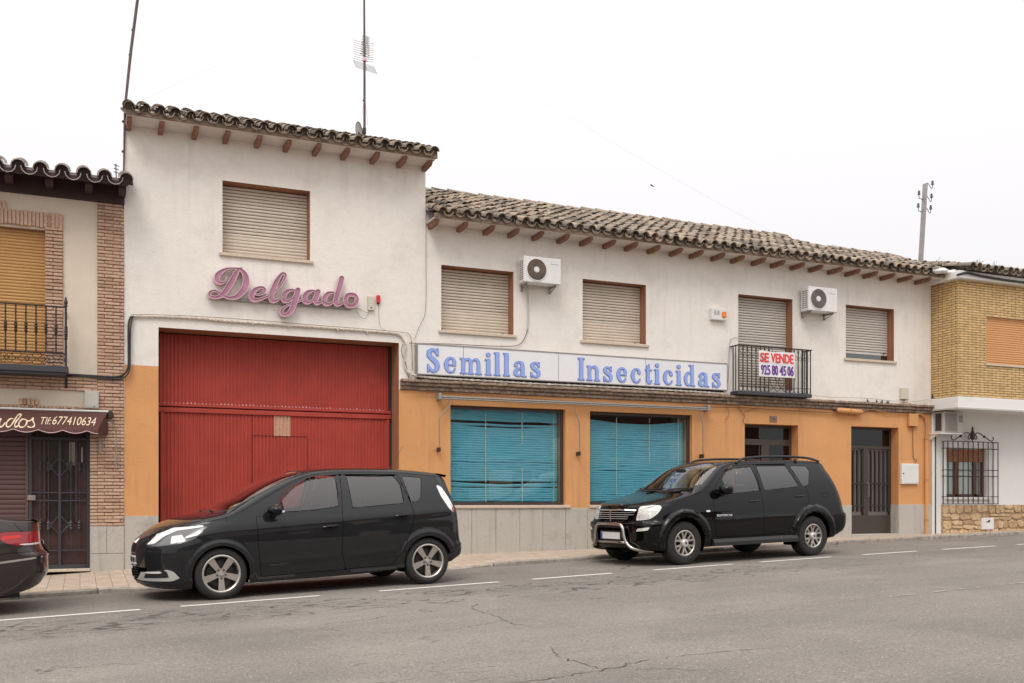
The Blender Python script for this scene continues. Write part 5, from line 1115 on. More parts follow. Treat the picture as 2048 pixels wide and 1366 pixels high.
for i in range(5):
    cx = xr - sp * (.9 + 2.0 * i); zc = (zb + zs1) / 2; hh = (zb - zs1) / 2; b = MB()
    for s in (-1, 1):
        for e in (-1, 1):
            b.tube([(cx + s * p[0] * sp, Yb, zc + e * p[1] * hh) for p in spline([(.05, .0), (.35, .35), (.75, .7), (.95, .35), (.8, .05), (.7, .4)], 4)], .0045, 4)
            b.tube([(cx + s * p[0] * sp, Yb, zc + e * p[1] * hh) for p in spline([(.0, .85), (.3, .9), (.45, .5), (.3, .3)], 4)], .004, 4)
    b.tube([(cx - sp, Yb, zc), (cx + sp, Yb, zc)], .004, 4); b.build('scroll_frieze', M['iron'], lb)
b = MB(); b.bbox(xr - .02, xr + .02, WY - .04, WY, zs0 - .20, zs0 - .04, .004); b.build('bracket', M['iron'], lb)
# brown canvas awning with lettering
aw = thing('canvas_awning', 'brown canvas awning with cream lettering and scalloped edge over the brick house door', 'awning')
YA0, YA1 = WY - .07, WY - .34; zA1 = az(100, 820.8, YA0); zA0 = az(100, 857, YA1); xA = ax(216, YA0); xA2 = ax(196, YA1)
NU = 60; b = MB(); x0a = -5.0
def xa(u, w): return x0a + ((xA + (xA2 - xA) * w) - x0a) * u
for i in range(NU * 2 + 1):
    u = i / (NU * 2)
    for w in (0, .33, .66, 1): x = xa(u, w); b.v.append((x, YA0 + (YA1 - YA0) * w, zA1 + (zA0 - zA1) * (w ** 1.15) + .004 * math.sin(x * 7) * w))
    x = xa(u, 1); sc = abs(math.sin((x - .1) * math.pi / .345)); zz = zA0 - .022 - .045 * sc; b.v.append((x, YA1 - .01, zA0 - .01)); b.v.append((x, YA1 - .012 + .01 * math.sin(x * 9), zz))
for i in range(NU * 2):
    for j in range(5): a = i * 6 + j; b.f.append([a, a + 6, a + 7, a + 1]); b.t.append(.5)
n = NU * 12; b.add([(xA, YA0, zA1), (xA2, YA1, zA0), (xA2, YA1 - .01, zA0 - .08), (xA - .03, YA0, zA0 - .09), (xA, YA0, zA0 - .04)], [(0, 1, 2, 3, 4)]); b.build('canvas', M['awning_brown'], aw, smooth='all')
b = MB(); P = [(xa(u, 1), YA1 - .018 + .01 * math.sin(xa(u, 1) * 9), zA0 - .022 - .045 * abs(math.sin((xa(u, 1) - .1) * math.pi / .345))) for u in np.linspace(.35, 1, 160)]; b.tube(P, .006, 4); b.build('piping', M['pink_rim'], aw)
b = MB(); b.tube([(x0a, YA0 - .01, zA1 + .01), (xA + .01, YA0 - .01, zA1 + .01)], .018, 8); b.build('roller', M['plastic_white'], aw)
b = MB(); b.bbox(xA, xA + .07, YA0 - .06, WY, zA1 - .10, zA1 + .02, .012); b.build('gearbox', M['dark_metal'], aw)
p = [(xA - .01, YA1 + .12, az(216, 845, WY - .2)), (ax(226, WY - .2), WY - .2, az(226, 852, WY - .2)), (ax(232, WY - .12), WY - .12, az(232, 862, WY - .12)), (ax(233, WY - .05), WY - .05, az(233, 935, WY - .05))]
b = MB(); b.tube(spline(p, 5), .010, 6); b.ball(p[-1], .018); b.build('folding_arm', M['galv'], aw)
b = MB(); q = (ax(200, WY - .04), WY - .05, 0); b.bbox(q[0] - .014, q[0] + .014, WY - .07, WY - .03, az(200, 905), az(200, 862), .006); b.build('wall_bracket', M['galv'], aw)
def yaw_(X, Z): return YA0 + (YA1 - YA0) * min(max((zA1 - Z) / (zA1 - zA0), 0), 1) ** .87 - .006
ZK = 6.827
def ap(pts):
    out = []
    for a, c in pts:
        y = 780 + c / ZK; Y = WY - .22; out.append(at(a / ZK, y, Y))
    return out
strokes = [[(5, 392), (-40, 400), (-85, 450), (-80, 505), (-40, 505), (-5, 450), (12, 395), (-4, 460), (10, 510), (40, 500), (75, 450)],
           [(180, 392), (140, 395), (100, 440), (92, 490), (118, 512), (155, 490), (190, 430), (235, 350), (268, 325), (285, 335), (262, 380), (225, 430), (205, 485), (222, 512), (255, 490)],
           [(345, 402), (305, 400), (268, 440), (262, 490), (295, 515), (340, 500), (368, 455), (362, 410), (335, 402)], [(362, 410), (385, 425), (420, 415), (452, 380), (450, 420), (472, 465), (468, 500), (430, 516), (385, 505)]]
b = MB()
for s in strokes:
    P = ap(s); ww = [.010 + .013 * abs(math.sin(i * 1.3)) for i in range(len(P))]
    A, B, X, Z = grid(min(p[0] for p in P) - .04, max(p[0] for p in P) + .04, min(p[1] for p in P) - .04, max(p[1] for p in P) + .04, .006); F = f_stroke(X, Z, P, ww, 8); t_ = MB(); plate(t_, F, A, B, 0, .002)
    b.add([(v[0], yaw_(v[0], v[2]) + v[1] * .5, v[2]) for v in t_.v], t_.f)
for body, a, c, e, f_ in (('Tlf:', 560, 700, 472, 370), ('677410634', 715, 1315, 475, 372)):
    (xa0, za0), (xa1, za1) = ap([(a, e), (c, f_)]); t_ = MB(); text_mesh(t_, body, xa0, za0, xa1 - xa0, za1 - za0, 0, shear=.35, bold=-.002); b.add([(v[0], yaw_(v[0], v[2]), v[2]) for v in t_.v], t_.f)
b.build('lettering', M['awning_text'], aw)

# ================================================================== yellow brick house on the right
yh = thing('yellow_brick_house', 'yellow brick house with white canopy and rubble stone base at the right edge', 'building')
RY = WY - .76; RX0 = ax(1916, RY); RX1 = 29.0; rz0 = az(1916, 793, RY); rz1 = az(1916, 558.5, RY); SE = SX1 + .03
WN = (ax(1973.4, RY), ax(1973.4, RY) + 1.55, az(1973.4, 727, RY), az(1973.4, 631.5, RY))
b = MB().wall(RX0, RX1, rz0, rz1, RY, [WN]); b.quad((RX0, RY, rz0), (RX0, WY + .5, rz0), (RX0, WY + .5, rz1), (RX0, RY, rz1)); b.quad((RX1, RY, 0), (RX1, WY + 8, 0), (RX1, WY + 8, rz1), (RX1, RY, rz1)); b.build('brick_wall', M['brick_yellow'], yh)
rv = MB().reveal(*WN, RY, .10).build('window', M['canopy'], yh); shutter_mesh(WN[0], WN[1], WN[2], WN[3], RY + .07, .05, 1.2).build('shutter', M['amber2'], rv); b = MB(); b.bbox(WN[0] - .03, WN[1] + .03, RY - .03, RY + .07, WN[2] - .045, WN[2], .005); b.build('sill', M['sill'], rv)
MB().box(WN[0], WN[1], RY + .09, RY + .095, WN[2], WN[3]).build('backing', M['black'], rv)
cz1_ = rz0; cz0_ = az(1916, 816, RY - .05)
b = MB(); b.bbox(RX0 - .06, RX1, RY - .06, WY + .02, cz0_, cz1_ - .002, .01); b.build('canopy', M['canopy'], yh)
b = MB(); b.box(RX0 - .075, RX1, RY - .075, RY - .061, cz0_ - .015, cz0_ + .02); b.box(RX0 - .075, RX0 - .061, RY - .061, WY, cz0_ - .015, cz0_ + .02); b.build('drip_edge', M['grey_box'], yh)
GW = (ax(1892.7), ax(1974), az(1893, 994), az(1893, 895))
b = MB().wall(SE, RX1, .3, cz0_ + .1, WY, [GW]); b.quad((SE, WY, .3), (SE, WY + 6, .3), (SE, WY + 6, rz1), (SE, WY, rz1)); b.wall(SE, RX0 + .1, cz0_ + .1, rz1, WY + .1, []); b.build('lower_wall', M['white_paint'], yh)
b = MB(); b.bbox(SX1 + .01, ax(1869), WY - .03, WY, .45, cz0_ + .3, .004); b.build('corner_strip', M['white_paint'], yh)
# rubble stone base: irregular stones, each row broken differently
zst = az(1930, 1010); b = MB(); mb2 = MB(); r = random.Random(9); sx0 = ax(1882.5); mb2.box(sx0, RX1, WY - .035, WY - .001, .3, zst); mb2.build('stone_mortar', M['rubble_mortar'], yh)
rows_ = [.45, .66, .82, 1.02, 1.18, zst + .01]
def stone(x0, x1, z0, z1):
    n = 9; P = []; cx, cz = (x0 + x1) / 2, (z0 + z1) / 2
    for k in range(n):
        a = 2 * math.pi * k / n + r.uniform(-.15, .15); c, s = math.cos(a), math.sin(a); e = 5.0
        q = (abs(c) ** e + abs(s) ** e) ** (-1 / e); P.append((cx + c * q * ((x1 - x0) / 2 - .007) * r.uniform(.92, 1.0), min(cz + s * q * ((z1 - z0) / 2 - .006) * r.uniform(.92, 1.0), zst)))
    b.tint = r.random() * .98 + .01; d = r.uniform(.045, .07); m_ = len(P); V = [(p[0], WY - .034, p[1]) for p in P] + [(cx + (p[0] - cx) * .93, WY - d, cz + (p[1] - cz) * .92) for p in P]
    b.add(V, [tuple(range(m_, 2 * m_))] + [(k, (k + 1) % m_, m_ + (k + 1) % m_, m_ + k) for k in range(m_)])
for i in range(len(rows_) - 1):
    x = sx0 - r.uniform(0, .15)
    while x < RX1 - 2:
        w = r.uniform(.14, .38); z0, z1 = rows_[i] + r.uniform(-.02, .02), rows_[i + 1] + r.uniform(-.02, .02)
        a = max(x, sx0)
        if w > .30 and r.random() < .4: zm_ = (z0 + z1) / 2 + r.uniform(-.03, .03); stone(a, x + w, z0, zm_); stone(a, x + w, zm_, z1)
        else: stone(a, x + w, z0, z1)
        x += w
b.build('rubble_base', M['rubble'], yh)
rv = MB().reveal(*GW, WY, .14).build('grilled_window', M['white_paint'], yh)
zsm = az(1930, 924, WY + .08); shutter_mesh(GW[0] + .05, GW[1] - .03, zsm, GW[3] - .02, WY + .07, .045, 1.2).build('shutter', M['woodshutter'], rv)
b = MB()
xm1, xm2 = GW[0] + (GW[1] - GW[0]) * .32, GW[0] + (GW[1] - GW[0]) * .78
for (a, c, e, f_) in ((GW[0], GW[0] + .06, GW[2], zsm), (xm1 - .05, xm1 + .05, GW[2], zsm), (xm2 - .06, xm2 + .06, GW[2], zsm), (GW[1] - .06, GW[1], GW[2], zsm), (GW[0], GW[1], GW[2], GW[2] + .07)): b.bbox(a, c, WY + .09, WY + .13, e, f_, .004)
b.build('frame', M['window_wood'], rv); MB().box(GW[0], GW[1], WY + .115, WY + .118, GW[2], GW[3]).build('pane', G_clear, rv)
b = MB(); n = 50
for i in range(n): x0_ = GW[0] + (GW[1] - GW[0]) * i / n; x1_ = GW[0] + (GW[1] - GW[0]) * (i + 1) / n; b.quad((x0_, WY + .19 + .018 * math.sin(i * .9), GW[2]), (x1_, WY + .19 + .018 * math.sin((i + 1) * .9), GW[2]), (x1_, WY + .19 + .018 * math.sin((i + 1) * .9), GW[3]), (x0_, WY + .19 + .018 * math.sin(i * .9), GW[3]))
b.build('curtain', M['grey_box'], rv, smooth='all'); MB().box(GW[0] - .2, GW[1] + .2, WY + .3, WY + .31, GW[2] - .1, GW[3] + .1).build('backing', M['black'], rv)
b = MB(); b.bbox(GW[0] - .03, GW[1] + .08, WY - .05, WY + .09, GW[2] - .06, GW[2], .005); b.build('sill', M['white_paint'], rv)
# eaves of the yellow house
ez = rz1; b = MB(); b.bbox(RX0 - .12, RX1, RY - .14, WY + .3, ez, ez + .17, .01); b.build('eaves_band', M['canopy'], yh)
b = MB(); tile_roof(b, RX0 + .10, RX1 - 3, RY - .26, ez + .18, math.atan(.25), lambda x: 6, seed=41, jit=2.0); b.build('roof_tiles', M['tile'], yh)
b = MB(); r = random.Random(5)
for i in range(18): b.ball((RX0 - .15 + r.uniform(-.25, .35), RY + .1 + r.uniform(0, .5), ez + .17 + r.uniform(0, .05)), r.uniform(.06, .12), 8, 5, (1.4, 1, .5))
b.build('plaster_patch', M['canopy'], yh, smooth='all')
b = MB(); b.quad((SX1 - .1, WY - .3, rz1 + .1), (RX1, WY - .3, rz1 + .1), (RX1, WY + 3, rz1 + .9), (SX1 - .1, WY + 3, rz1 + .9)); b.build('roof_deck', M['tile'], yh)
for i, (qx, qy, n_) in enumerate(((1956, 524, 26), (1880, 521, 8), (1990, 528, 9))):
    x, z = at(qx, qy + 5, RY + .1); b = MB(); r = random.Random(50 + i)
    for k in range(n_):
        a = r.uniform(0, 6.28); e = r.uniform(.5, 1.5); L = r.uniform(.05, .17); p = Vector((x + r.uniform(-.06, .06), RY + .1, z - .04)); q = p + Vector((math.cos(a) * math.cos(e) * L, math.sin(a) * math.cos(e) * L * .6, math.sin(e) * L)); b.tube([p, q], [.004, .002], 4)
        for _ in range(3): c = q + Vector((r.uniform(-.02, .02), r.uniform(-.02, .02), r.uniform(-.015, .015))); b.add([c, c + Vector((.018, .004, .006)), c + Vector((.006, -.006, .02))], [(0, 1, 2)])
    tag(b.build('weed', M['plant']), ['dry weed tuft growing on the tiles of the yellow house', 'tiny weed sprig near the end of the low roof', 'small weed on the tiles at the right edge'][i], 'weed')
# black cable over the eaves of the yellow house
P = [(SX1 + .02, WY - .03, az(1864, 797)), (SX1 + .10, WY - .03, az(1867, 760)), (SX1 + .16, WY - .04, az(1872, 690)), (SX1 + .20, WY - .05, az(1874, 620)), (SX1 + .25, WY - .15, az(1876, 575)), (SX1 + .45, WY - .45, az(1888, 556)), (RX0 - .12, RY - .10, az(1910, 549, RY - .1)), (RX0 + .1, RY - .17, az(1928, 547, RY - .1)), (RX0 + .6, RY - .17, az(1970, 555, RY - .1)), (RX0 + 1.6, RY - .17, az(2045, 566, RY - .1)), (RX0 + 5, RY - .17, az(2045, 566, RY - .1))]
b = MB(); b.tube(spline(P, 6), .026, 8); tag(b.build('black_cable', M['cable_dark'], smooth='all'), 'thick black cable bundle curving over the eaves of the yellow brick house', 'cable')
# thin dark pipe beside the small air conditioner
b = MB(); xq = ax(1870.5, WY - .03); b.tube([(xq, WY - .04, az(1870, 872)), (xq, WY - .04, .68)], .014, 6); tag(b.build('drain_pipe', M['iron_blue'], smooth='all'), 'thin dark pipe down the white wall left of the window grille', 'pipe')
# small grey window air conditioner under the canopy
Yf = WY - .34; t = thing('air_conditioner', 'boxy grey air conditioner under the white canopy of the yellow house', 'air conditioner', group='air conditioner outdoor units')
x0, z1 = at(1888, 822.5, Yf); x1 = ax(1927, Yf); z0 = az(1888, 865, Yf); b = MB(); b.bbox(x0, x1, Yf, WY - .02, z0, z1, .01); b.build('casing', M['grey_box'], t)
b = MB(); b.box(x0 + .03, x0 + (x1 - x0) * .68, Yf - .003, Yf + .001, z0 + .03, z1 - .03); b.build('condenser_grille', M['fan_grille'], t); b = MB()
for i in range(14): xx = x0 + .04 + ((x1 - x0) * .68 - .05) * i / 13; b.box(xx - .002, xx + .002, Yf - .007, Yf - .0031, z0 + .03, z1 - .03)
b.build('fins', M['grey_box'], t); b = MB(); b.box(x0 - .003, x0 + .001, Yf + .07, WY - .09, z0 + .05, z1 - .04); b.build('side_grille', M['fan_dark'], t)
b = MB(); b.box(x0 + (x1 - x0) * .76, x1 - .03, Yf - .003, Yf + .001, z0 + (z1 - z0) * .5, z1 - .08); b.build('badge', M['fan_grille'], t)
b = MB(); b.bbox(x0 - .10, x1 + .0, Yf + .0, WY, z0 - .03, z0 - .001, .004); b.prismx([(WY, z0 - .03), (Yf + .1, z0 - .03), (WY, z0 - .16)], x0 - .08, x0 - .05); b.build('bracket', M['canopy'], t)
# wrought iron window grille
gr = thing('window_grille', 'black wrought iron grille with crest in front of the small window of the yellow house', 'window grille'); Yg = WY - .17
gx0, gz1 = at(1895.5, 882, Yg); gx1 = ax(1995.7, Yg); gz0 = az(1895.5, 1008, Yg); zz4 = [gz1, az(1895, 896, Yg), az(1895, 939.5, Yg), az(1895, 952, Yg), az(1895, 993.5, Yg), gz0]
for zz in zz4:
    b = MB(); b.box(gx0 - .02, gx1 + .02, Yg - .008, Yg + .008, zz - .009, zz + .009)
    for x in (gx0, gx1): b.box(x - .008, x + .008, Yg + .0081, WY, zz - .008, zz + .008)
    b.build('cross_bar', M['iron'], gr)
nb_ = 11
for i in range(nb_): x = gx0 + (gx1 - gx0) * i / (nb_ - 1); b = MB(); b.box(x - .008, x + .008, Yg - .012, Yg + .004, gz0, gz1); b.build('bar', M['iron'], gr)
for x in (gx0, gx1): b = MB(); b.box(x - .008, x + .008, WY - .045, WY - .03, gz0, gz1); b.build('bar', M['iron'], gr)
xc = (gx0 + gx1) / 2 - .02; b = MB(); zk = FP / (WY / .75)
for s in (-1, 1):
    b.tube([(xc + s * p[0], Yg, gz1 + p[1]) for p in spline([(.06, .12), (.10, .06), (.14, .10), (.10, .17), (.14, .21), (.24, .20), (.44, .10), (.60, .03), (.66, .05), (.68, .10), (.65, .12)], 5)], .012, 6)
    b.ball((xc + s * .38, Yg, gz1 + .125), .032, 8, 6)
b.ball((xc, Yg, gz1 + .15), .075, 12, 8, (1, .5, 1.5)); b.tube([(xc, Yg, gz1), (xc, Yg, gz1 + .10)], .012, 6); b.box(xc - .012, xc + .012, Yg - .01, Yg + .01, gz1 + .24, gz1 + .36); b.box(xc - .04, xc + .04, Yg - .009, Yg + .009, gz1 + .29, gz1 + .315); b.ball((xc, Yg, gz1 + .255), .03, 8, 6); b.build('crest', M['iron'], gr, smooth=True)
t, w, h = wall_box('service_hatch', 'small white service hatch in the rubble stone base', 'service hatch', 1963.5, 1988, 1036, 1059.5, M['plastic_white'], .08, bev=.004)
b = MB(); b.bbox(-w / 2 + .015, w / 2 - .015, -.088, -.0805, .015, h - .015, .003); b.build('door', M['plastic_white'], t); b = MB(); b.box(-.06, .05, -.0895, -.0881, h * .62, h * .72); b.box(-.0, .07, -.0895, -.0881, h * .70, h * .82); b.build('scrawl', M['fan_dark'], t)

# ================================================================== things against the sky
t = thing('antenna_mast', 'thin rusty television mast with comb aerial on the tall roof', 'antenna'); YM = WY + 1.1
mx_, mz_ = at(729, 282, YM); b = MB(); mt = az(728, -90, YM); b.tube([(mx_, YM, mz_ - .5), (mx_, YM, az(728, 120, YM)), (mx_ - .01, YM, mt)], [.026, .022, .018], 8); b.build('mast', M['mast'], t, smooth=True)
u_ = YM / .97 / FP                                   # metres per photograph pixel here
def mp(dx, py, dy=0): return (mx_ + dx * u_ * 1.02, YM + dy, az(728, py, YM))
b = MB(); p0, p1 = Vector(mp(0, 116)), Vector(mp(17, 46, .5)); b.tube([p0, p1], .018, 6)
o = b.build('boom', M['galv'], t)
for k in range(11):
    q = (k + .6) / 11; c = p0.lerp(p1, q ** .8); L = .10 - .02 * q; b = MB()
    for (sa, sb) in ((1, .35), (1, -.35)): b.tube([c + Vector((-L, -.02, L * sa * .22 * (1 if sb > 0 else -1))), c, c + Vector((L, .02, -L * .22 * (1 if sb > 0 else -1)))], .0055, 4)
    b.build('element', M['galv'], t)
for k in range(9):
    z = az(728, 83 + 4.6 * k, YM); b = MB()
    for s in (-1, 1): b.tube([(mx_ + .01, YM, z - .02), (mx_ + s * .10, YM + .02, z - .01 + (.0)), (mx_ + s * .20, YM + .05, z + .02)], .0045, 4)
    b.build('reflector_rod', M['galv'], t)
for k in range(7):
    q = k / 6; a = Vector(mp(-22 + 5 * q, 124 + 13 * q)); c = Vector(mp(18 + 7 * q, 130 + 13 * q)); b = MB(); b.tube([a, c], .004, 4); b.build('mesh_rod', M['galv'], t)
for (a, c) in ((mp(-22, 124), mp(-17, 137)), (mp(18, 130), mp(25, 143)), (mp(0, 127), mp(5, 140))): b = MB(); b.tube([a, c], .004, 4); b.build('mesh_frame', M['galv'], t)
b = MB(); c = mp(0, 119); b.bbox(c[0] - .03, c[0] + .04, YM - .04, YM + .04, c[2] - .035, c[2] + .03, .006); b.build('dipole_box', M['pink_rim'], t)
b = MB(); c = mp(-2, 201); b.ball(c, .02, 8, 5); b.build('clamp', M['mast'], t)
for (a, c) in ((mp(-2, 205), mp(-10, 240, -.2)), (mp(2, 205), mp(15, 236, .3))): b = MB(); b.tube([a, c], .0022, 4); b.build('guy_wire', M['galv'], t)
t = thing('satellite_dish', 'small grey satellite dish behind the ridge beside the mast', 'satellite dish'); YD = YM - .12; cx, cz = at(716.5, 264, YD); b = MB()
V = []; n = 24; R0 = .155
for i in range(5):
    q = i / 4
    for k in range(n): a = 2 * math.pi * k / n; V.append((cx + math.cos(a) * R0 * q * .62 , YD - .09 * q * q * 0 + math.cos(a) * R0 * q * .78 - .06 * (q * q), cz + math.sin(a) * R0 * q * 1.05))
b.add(V, [(i * n + k, i * n + (k + 1) % n, (i + 1) * n + (k + 1) % n, (i + 1) * n + k) for i in range(4) for k in range(n)]); b.build('dish', M['grey_box'], t, smooth='all')
b = MB(); b.tube([(cx + R0 * .62 * math.cos(2 * math.pi * k / n), YD + math.cos(2 * math.pi * k / n) * R0 * .78 - .06, cz + math.sin(2 * math.pi * k / n) * R0 * 1.05) for k in range(n + 1)], .006, 5); b.build('rim', M['fan_dark'], t)
b = MB(); b.tube([(cx, YD - .02, cz - .1), (cx + .08, YD - .2, cz - .04)], .008, 5); b.bbox(cx + .03, cx + .09, YD - .24, YD - .18, cz - .1, cz + .02, .01); b.tube([(cx, YD, cz), (mx_, YM, cz - .1)], .014, 6); b.build('feed_arm', M['dark_metal'], t)
t = thing('pole', 'thin dark leaning pole at the left corner of the tall house', 'pole'); yp = WY - .03
b = MB(); P = [(TX0 - .02, yp, az(246.5, 420)), (TX0 - .015, yp, az(247, 350)), (ax(250, yp), yp - .0, az(250, 215, yp)), (ax(262, yp), yp, az(262, 100, yp)), (ax(275, yp), yp, az(275, 0, yp)), (ax(283, yp), yp, az(283, -60, yp))]; b.tube(P, [.010, .012, .020, .024, .024, .024], 8); b.build('tube', M['mast'], t, smooth=True)
for (qx, qy) in ((246, 243), (245.5, 303), (265, 60), (259.5, 110)): b = MB(); c = (ax(qx, yp), yp, az(qx, qy, yp)); b.ball(c, .022, 8, 5); b.build('clamp', M['mast'], t)
t = thing('aerial', 'tiny television aerial above the pale tiles of the brick house', 'antenna'); ya2 = WY + .6; cx, cz = at(233, 352, ya2); b = MB(); b.tube([(cx, ya2, cz - .2), (cx - .01, ya2, az(233, 328, ya2))], .010, 5); b.build('mast', M['mast'], t)
for qy in (331, 338, 345): b = MB(); z = az(233, qy, ya2); b.tube([(cx - .045, ya2, z + .01), (cx + .04, ya2, z - .01)], .008, 5); b.build('element', M['mast'], t)
# steel pole with insulators
t = thing('steel_pole', 'leaning grey steel pole with five insulators on the low roof', 'pole'); YP = WY + 1.0
a = Vector(wp(1841, 530, YP)); c = Vector(wp(1850.5, 368, YP)); b = MB(); w = .042; d = (c - a); L = d.length
b.add([(p.x + sx_ * w, p.y + sy_ * w, p.z) for p in (a - d.normalized() * .4, c) for sx_, sy_ in ((-1, -1), (1, -1), (1, 1), (-1, 1))], [(0, 1, 5, 4), (1, 2, 6, 5), (2, 3, 7, 6), (3, 0, 4, 7), (4, 5, 6, 7)]); b.build('post', M['galv'], t)
for k in range(5): p = a.lerp(c, .95 - k * .078); b = MB(); b.lathe([(0, -.003), (.010, -.003), (.010, .003)], (p.x - .012, p.y - w, p.z), 'y', 8); b.build('bolt_hole', M['plastic_white'], t)
for (qx, qy, s) in ((1865, 366, 1), (1863, 392, 1), (1861.5, 415, 1), (1838, 386, -1), (1836.5, 411, -1)):
    x, z = at(qx, qy, YP); q_ = (z - a.z) / (c.z - a.z); px_ = a.x + (c.x - a.x) * q_; b = MB()
    b.lathe([(.012, -.055), (.034, -.045), (.034, -.015), (.020, -.008), (.030, .0), (.030, .022), (.016, .028), (.026, .036), (.024, .055), (0, .06)], (x, YP, z), 'z', 10); o = b.build('insulator', M['insulator'], t, smooth=True)
    b = MB(); b.tube(spline([(px_ + s * .03, YP, z - .03 if s > 0 else z - .10), (px_ + s * .09, YP, z - .03 if s > 0 else z - .15), (x - s * .05, YP, z - .13), (x - s * .01, YP, z - .13), (x, YP, z - .05)], 4), .008, 5); b.build('hook', M['fan_dark'], o)
def wire(name, p, q, sag, r, label, m=M['galv']):
    P = []
    for k in range(25): u = k / 24; v = Vector(p).lerp(Vector(q), u); v.z -= sag * 4 * u * (1 - u); P.append(v)
    b = MB(); b.tube(P, r, 4); tag(b.build(name, m), label, 'wire')
wire('overhead_wire', wp(940, 110, WY + 2), wp(1575, 480, WY + 2.4), .10, .0011, 'hair thin wire slanting across the sky towards the low roof')
wire('overhead_wire', wp(285, 200, WY), wp(500, 100, WY + 2), .0, .0011, 'hair thin wire rising from the left end of the tall roof')
t = thing('bird', 'small dark bird flying in the pale sky above the low roof', 'bird', wp(1304, 371.5, 26)); b = MB(); b.ball((0, 0, 0), .022, 8, 6, (2.2, 1, .9)); b.add([(-.02, 0, 0), (.03, 0, 0), (.01, .06, .07), (-.05, .05, .06)], [(0, 1, 2, 3)]); b.add([(-.02, 0, 0), (.03, 0, 0), (.03, -.06, -.05), (-.01, -.05, -.05)], [(0, 1, 2, 3)]); b.add([(.03, -.01, 0), (.08, -.015, -.02), (.08, .015, -.02), (.03, .01, 0)], [(0, 1, 2, 3)]); b.build('body', M['bird'], t)
# ==VEHICLES==
# ================================================================== vehicles
def pchip(pts):
    x = np.array([p[0] for p in pts], float); y = np.array([p[1] for p in pts], float); h = np.diff(x); d = np.diff(y) / h; m = np.zeros(len(x))
    m[0], m[-1] = d[0], d[-1]
    for i in range(1, len(x) - 1):
        if d[i - 1] * d[i] > 0: w1, w2 = 2 * h[i] + h[i - 1], h[i] + 2 * h[i - 1]; m[i] = (w1 + w2) / (w1 / d[i - 1] + w2 / d[i])
    def f(q):
        q = np.clip(np.asarray(q, float), x[0], x[-1]); i = np.clip(np.searchsorted(x, q) - 1, 0, len(h) - 1); t = (q - x[i]) / h[i]
        return ((1 + 2 * t) * (1 - t) ** 2) * y[i] + t * (1 - t) ** 2 * h[i] * m[i] + t * t * (3 - 2 * t) * y[i + 1] + t * t * (t - 1) * h[i] * m[i + 1]
    return f
VS = .66
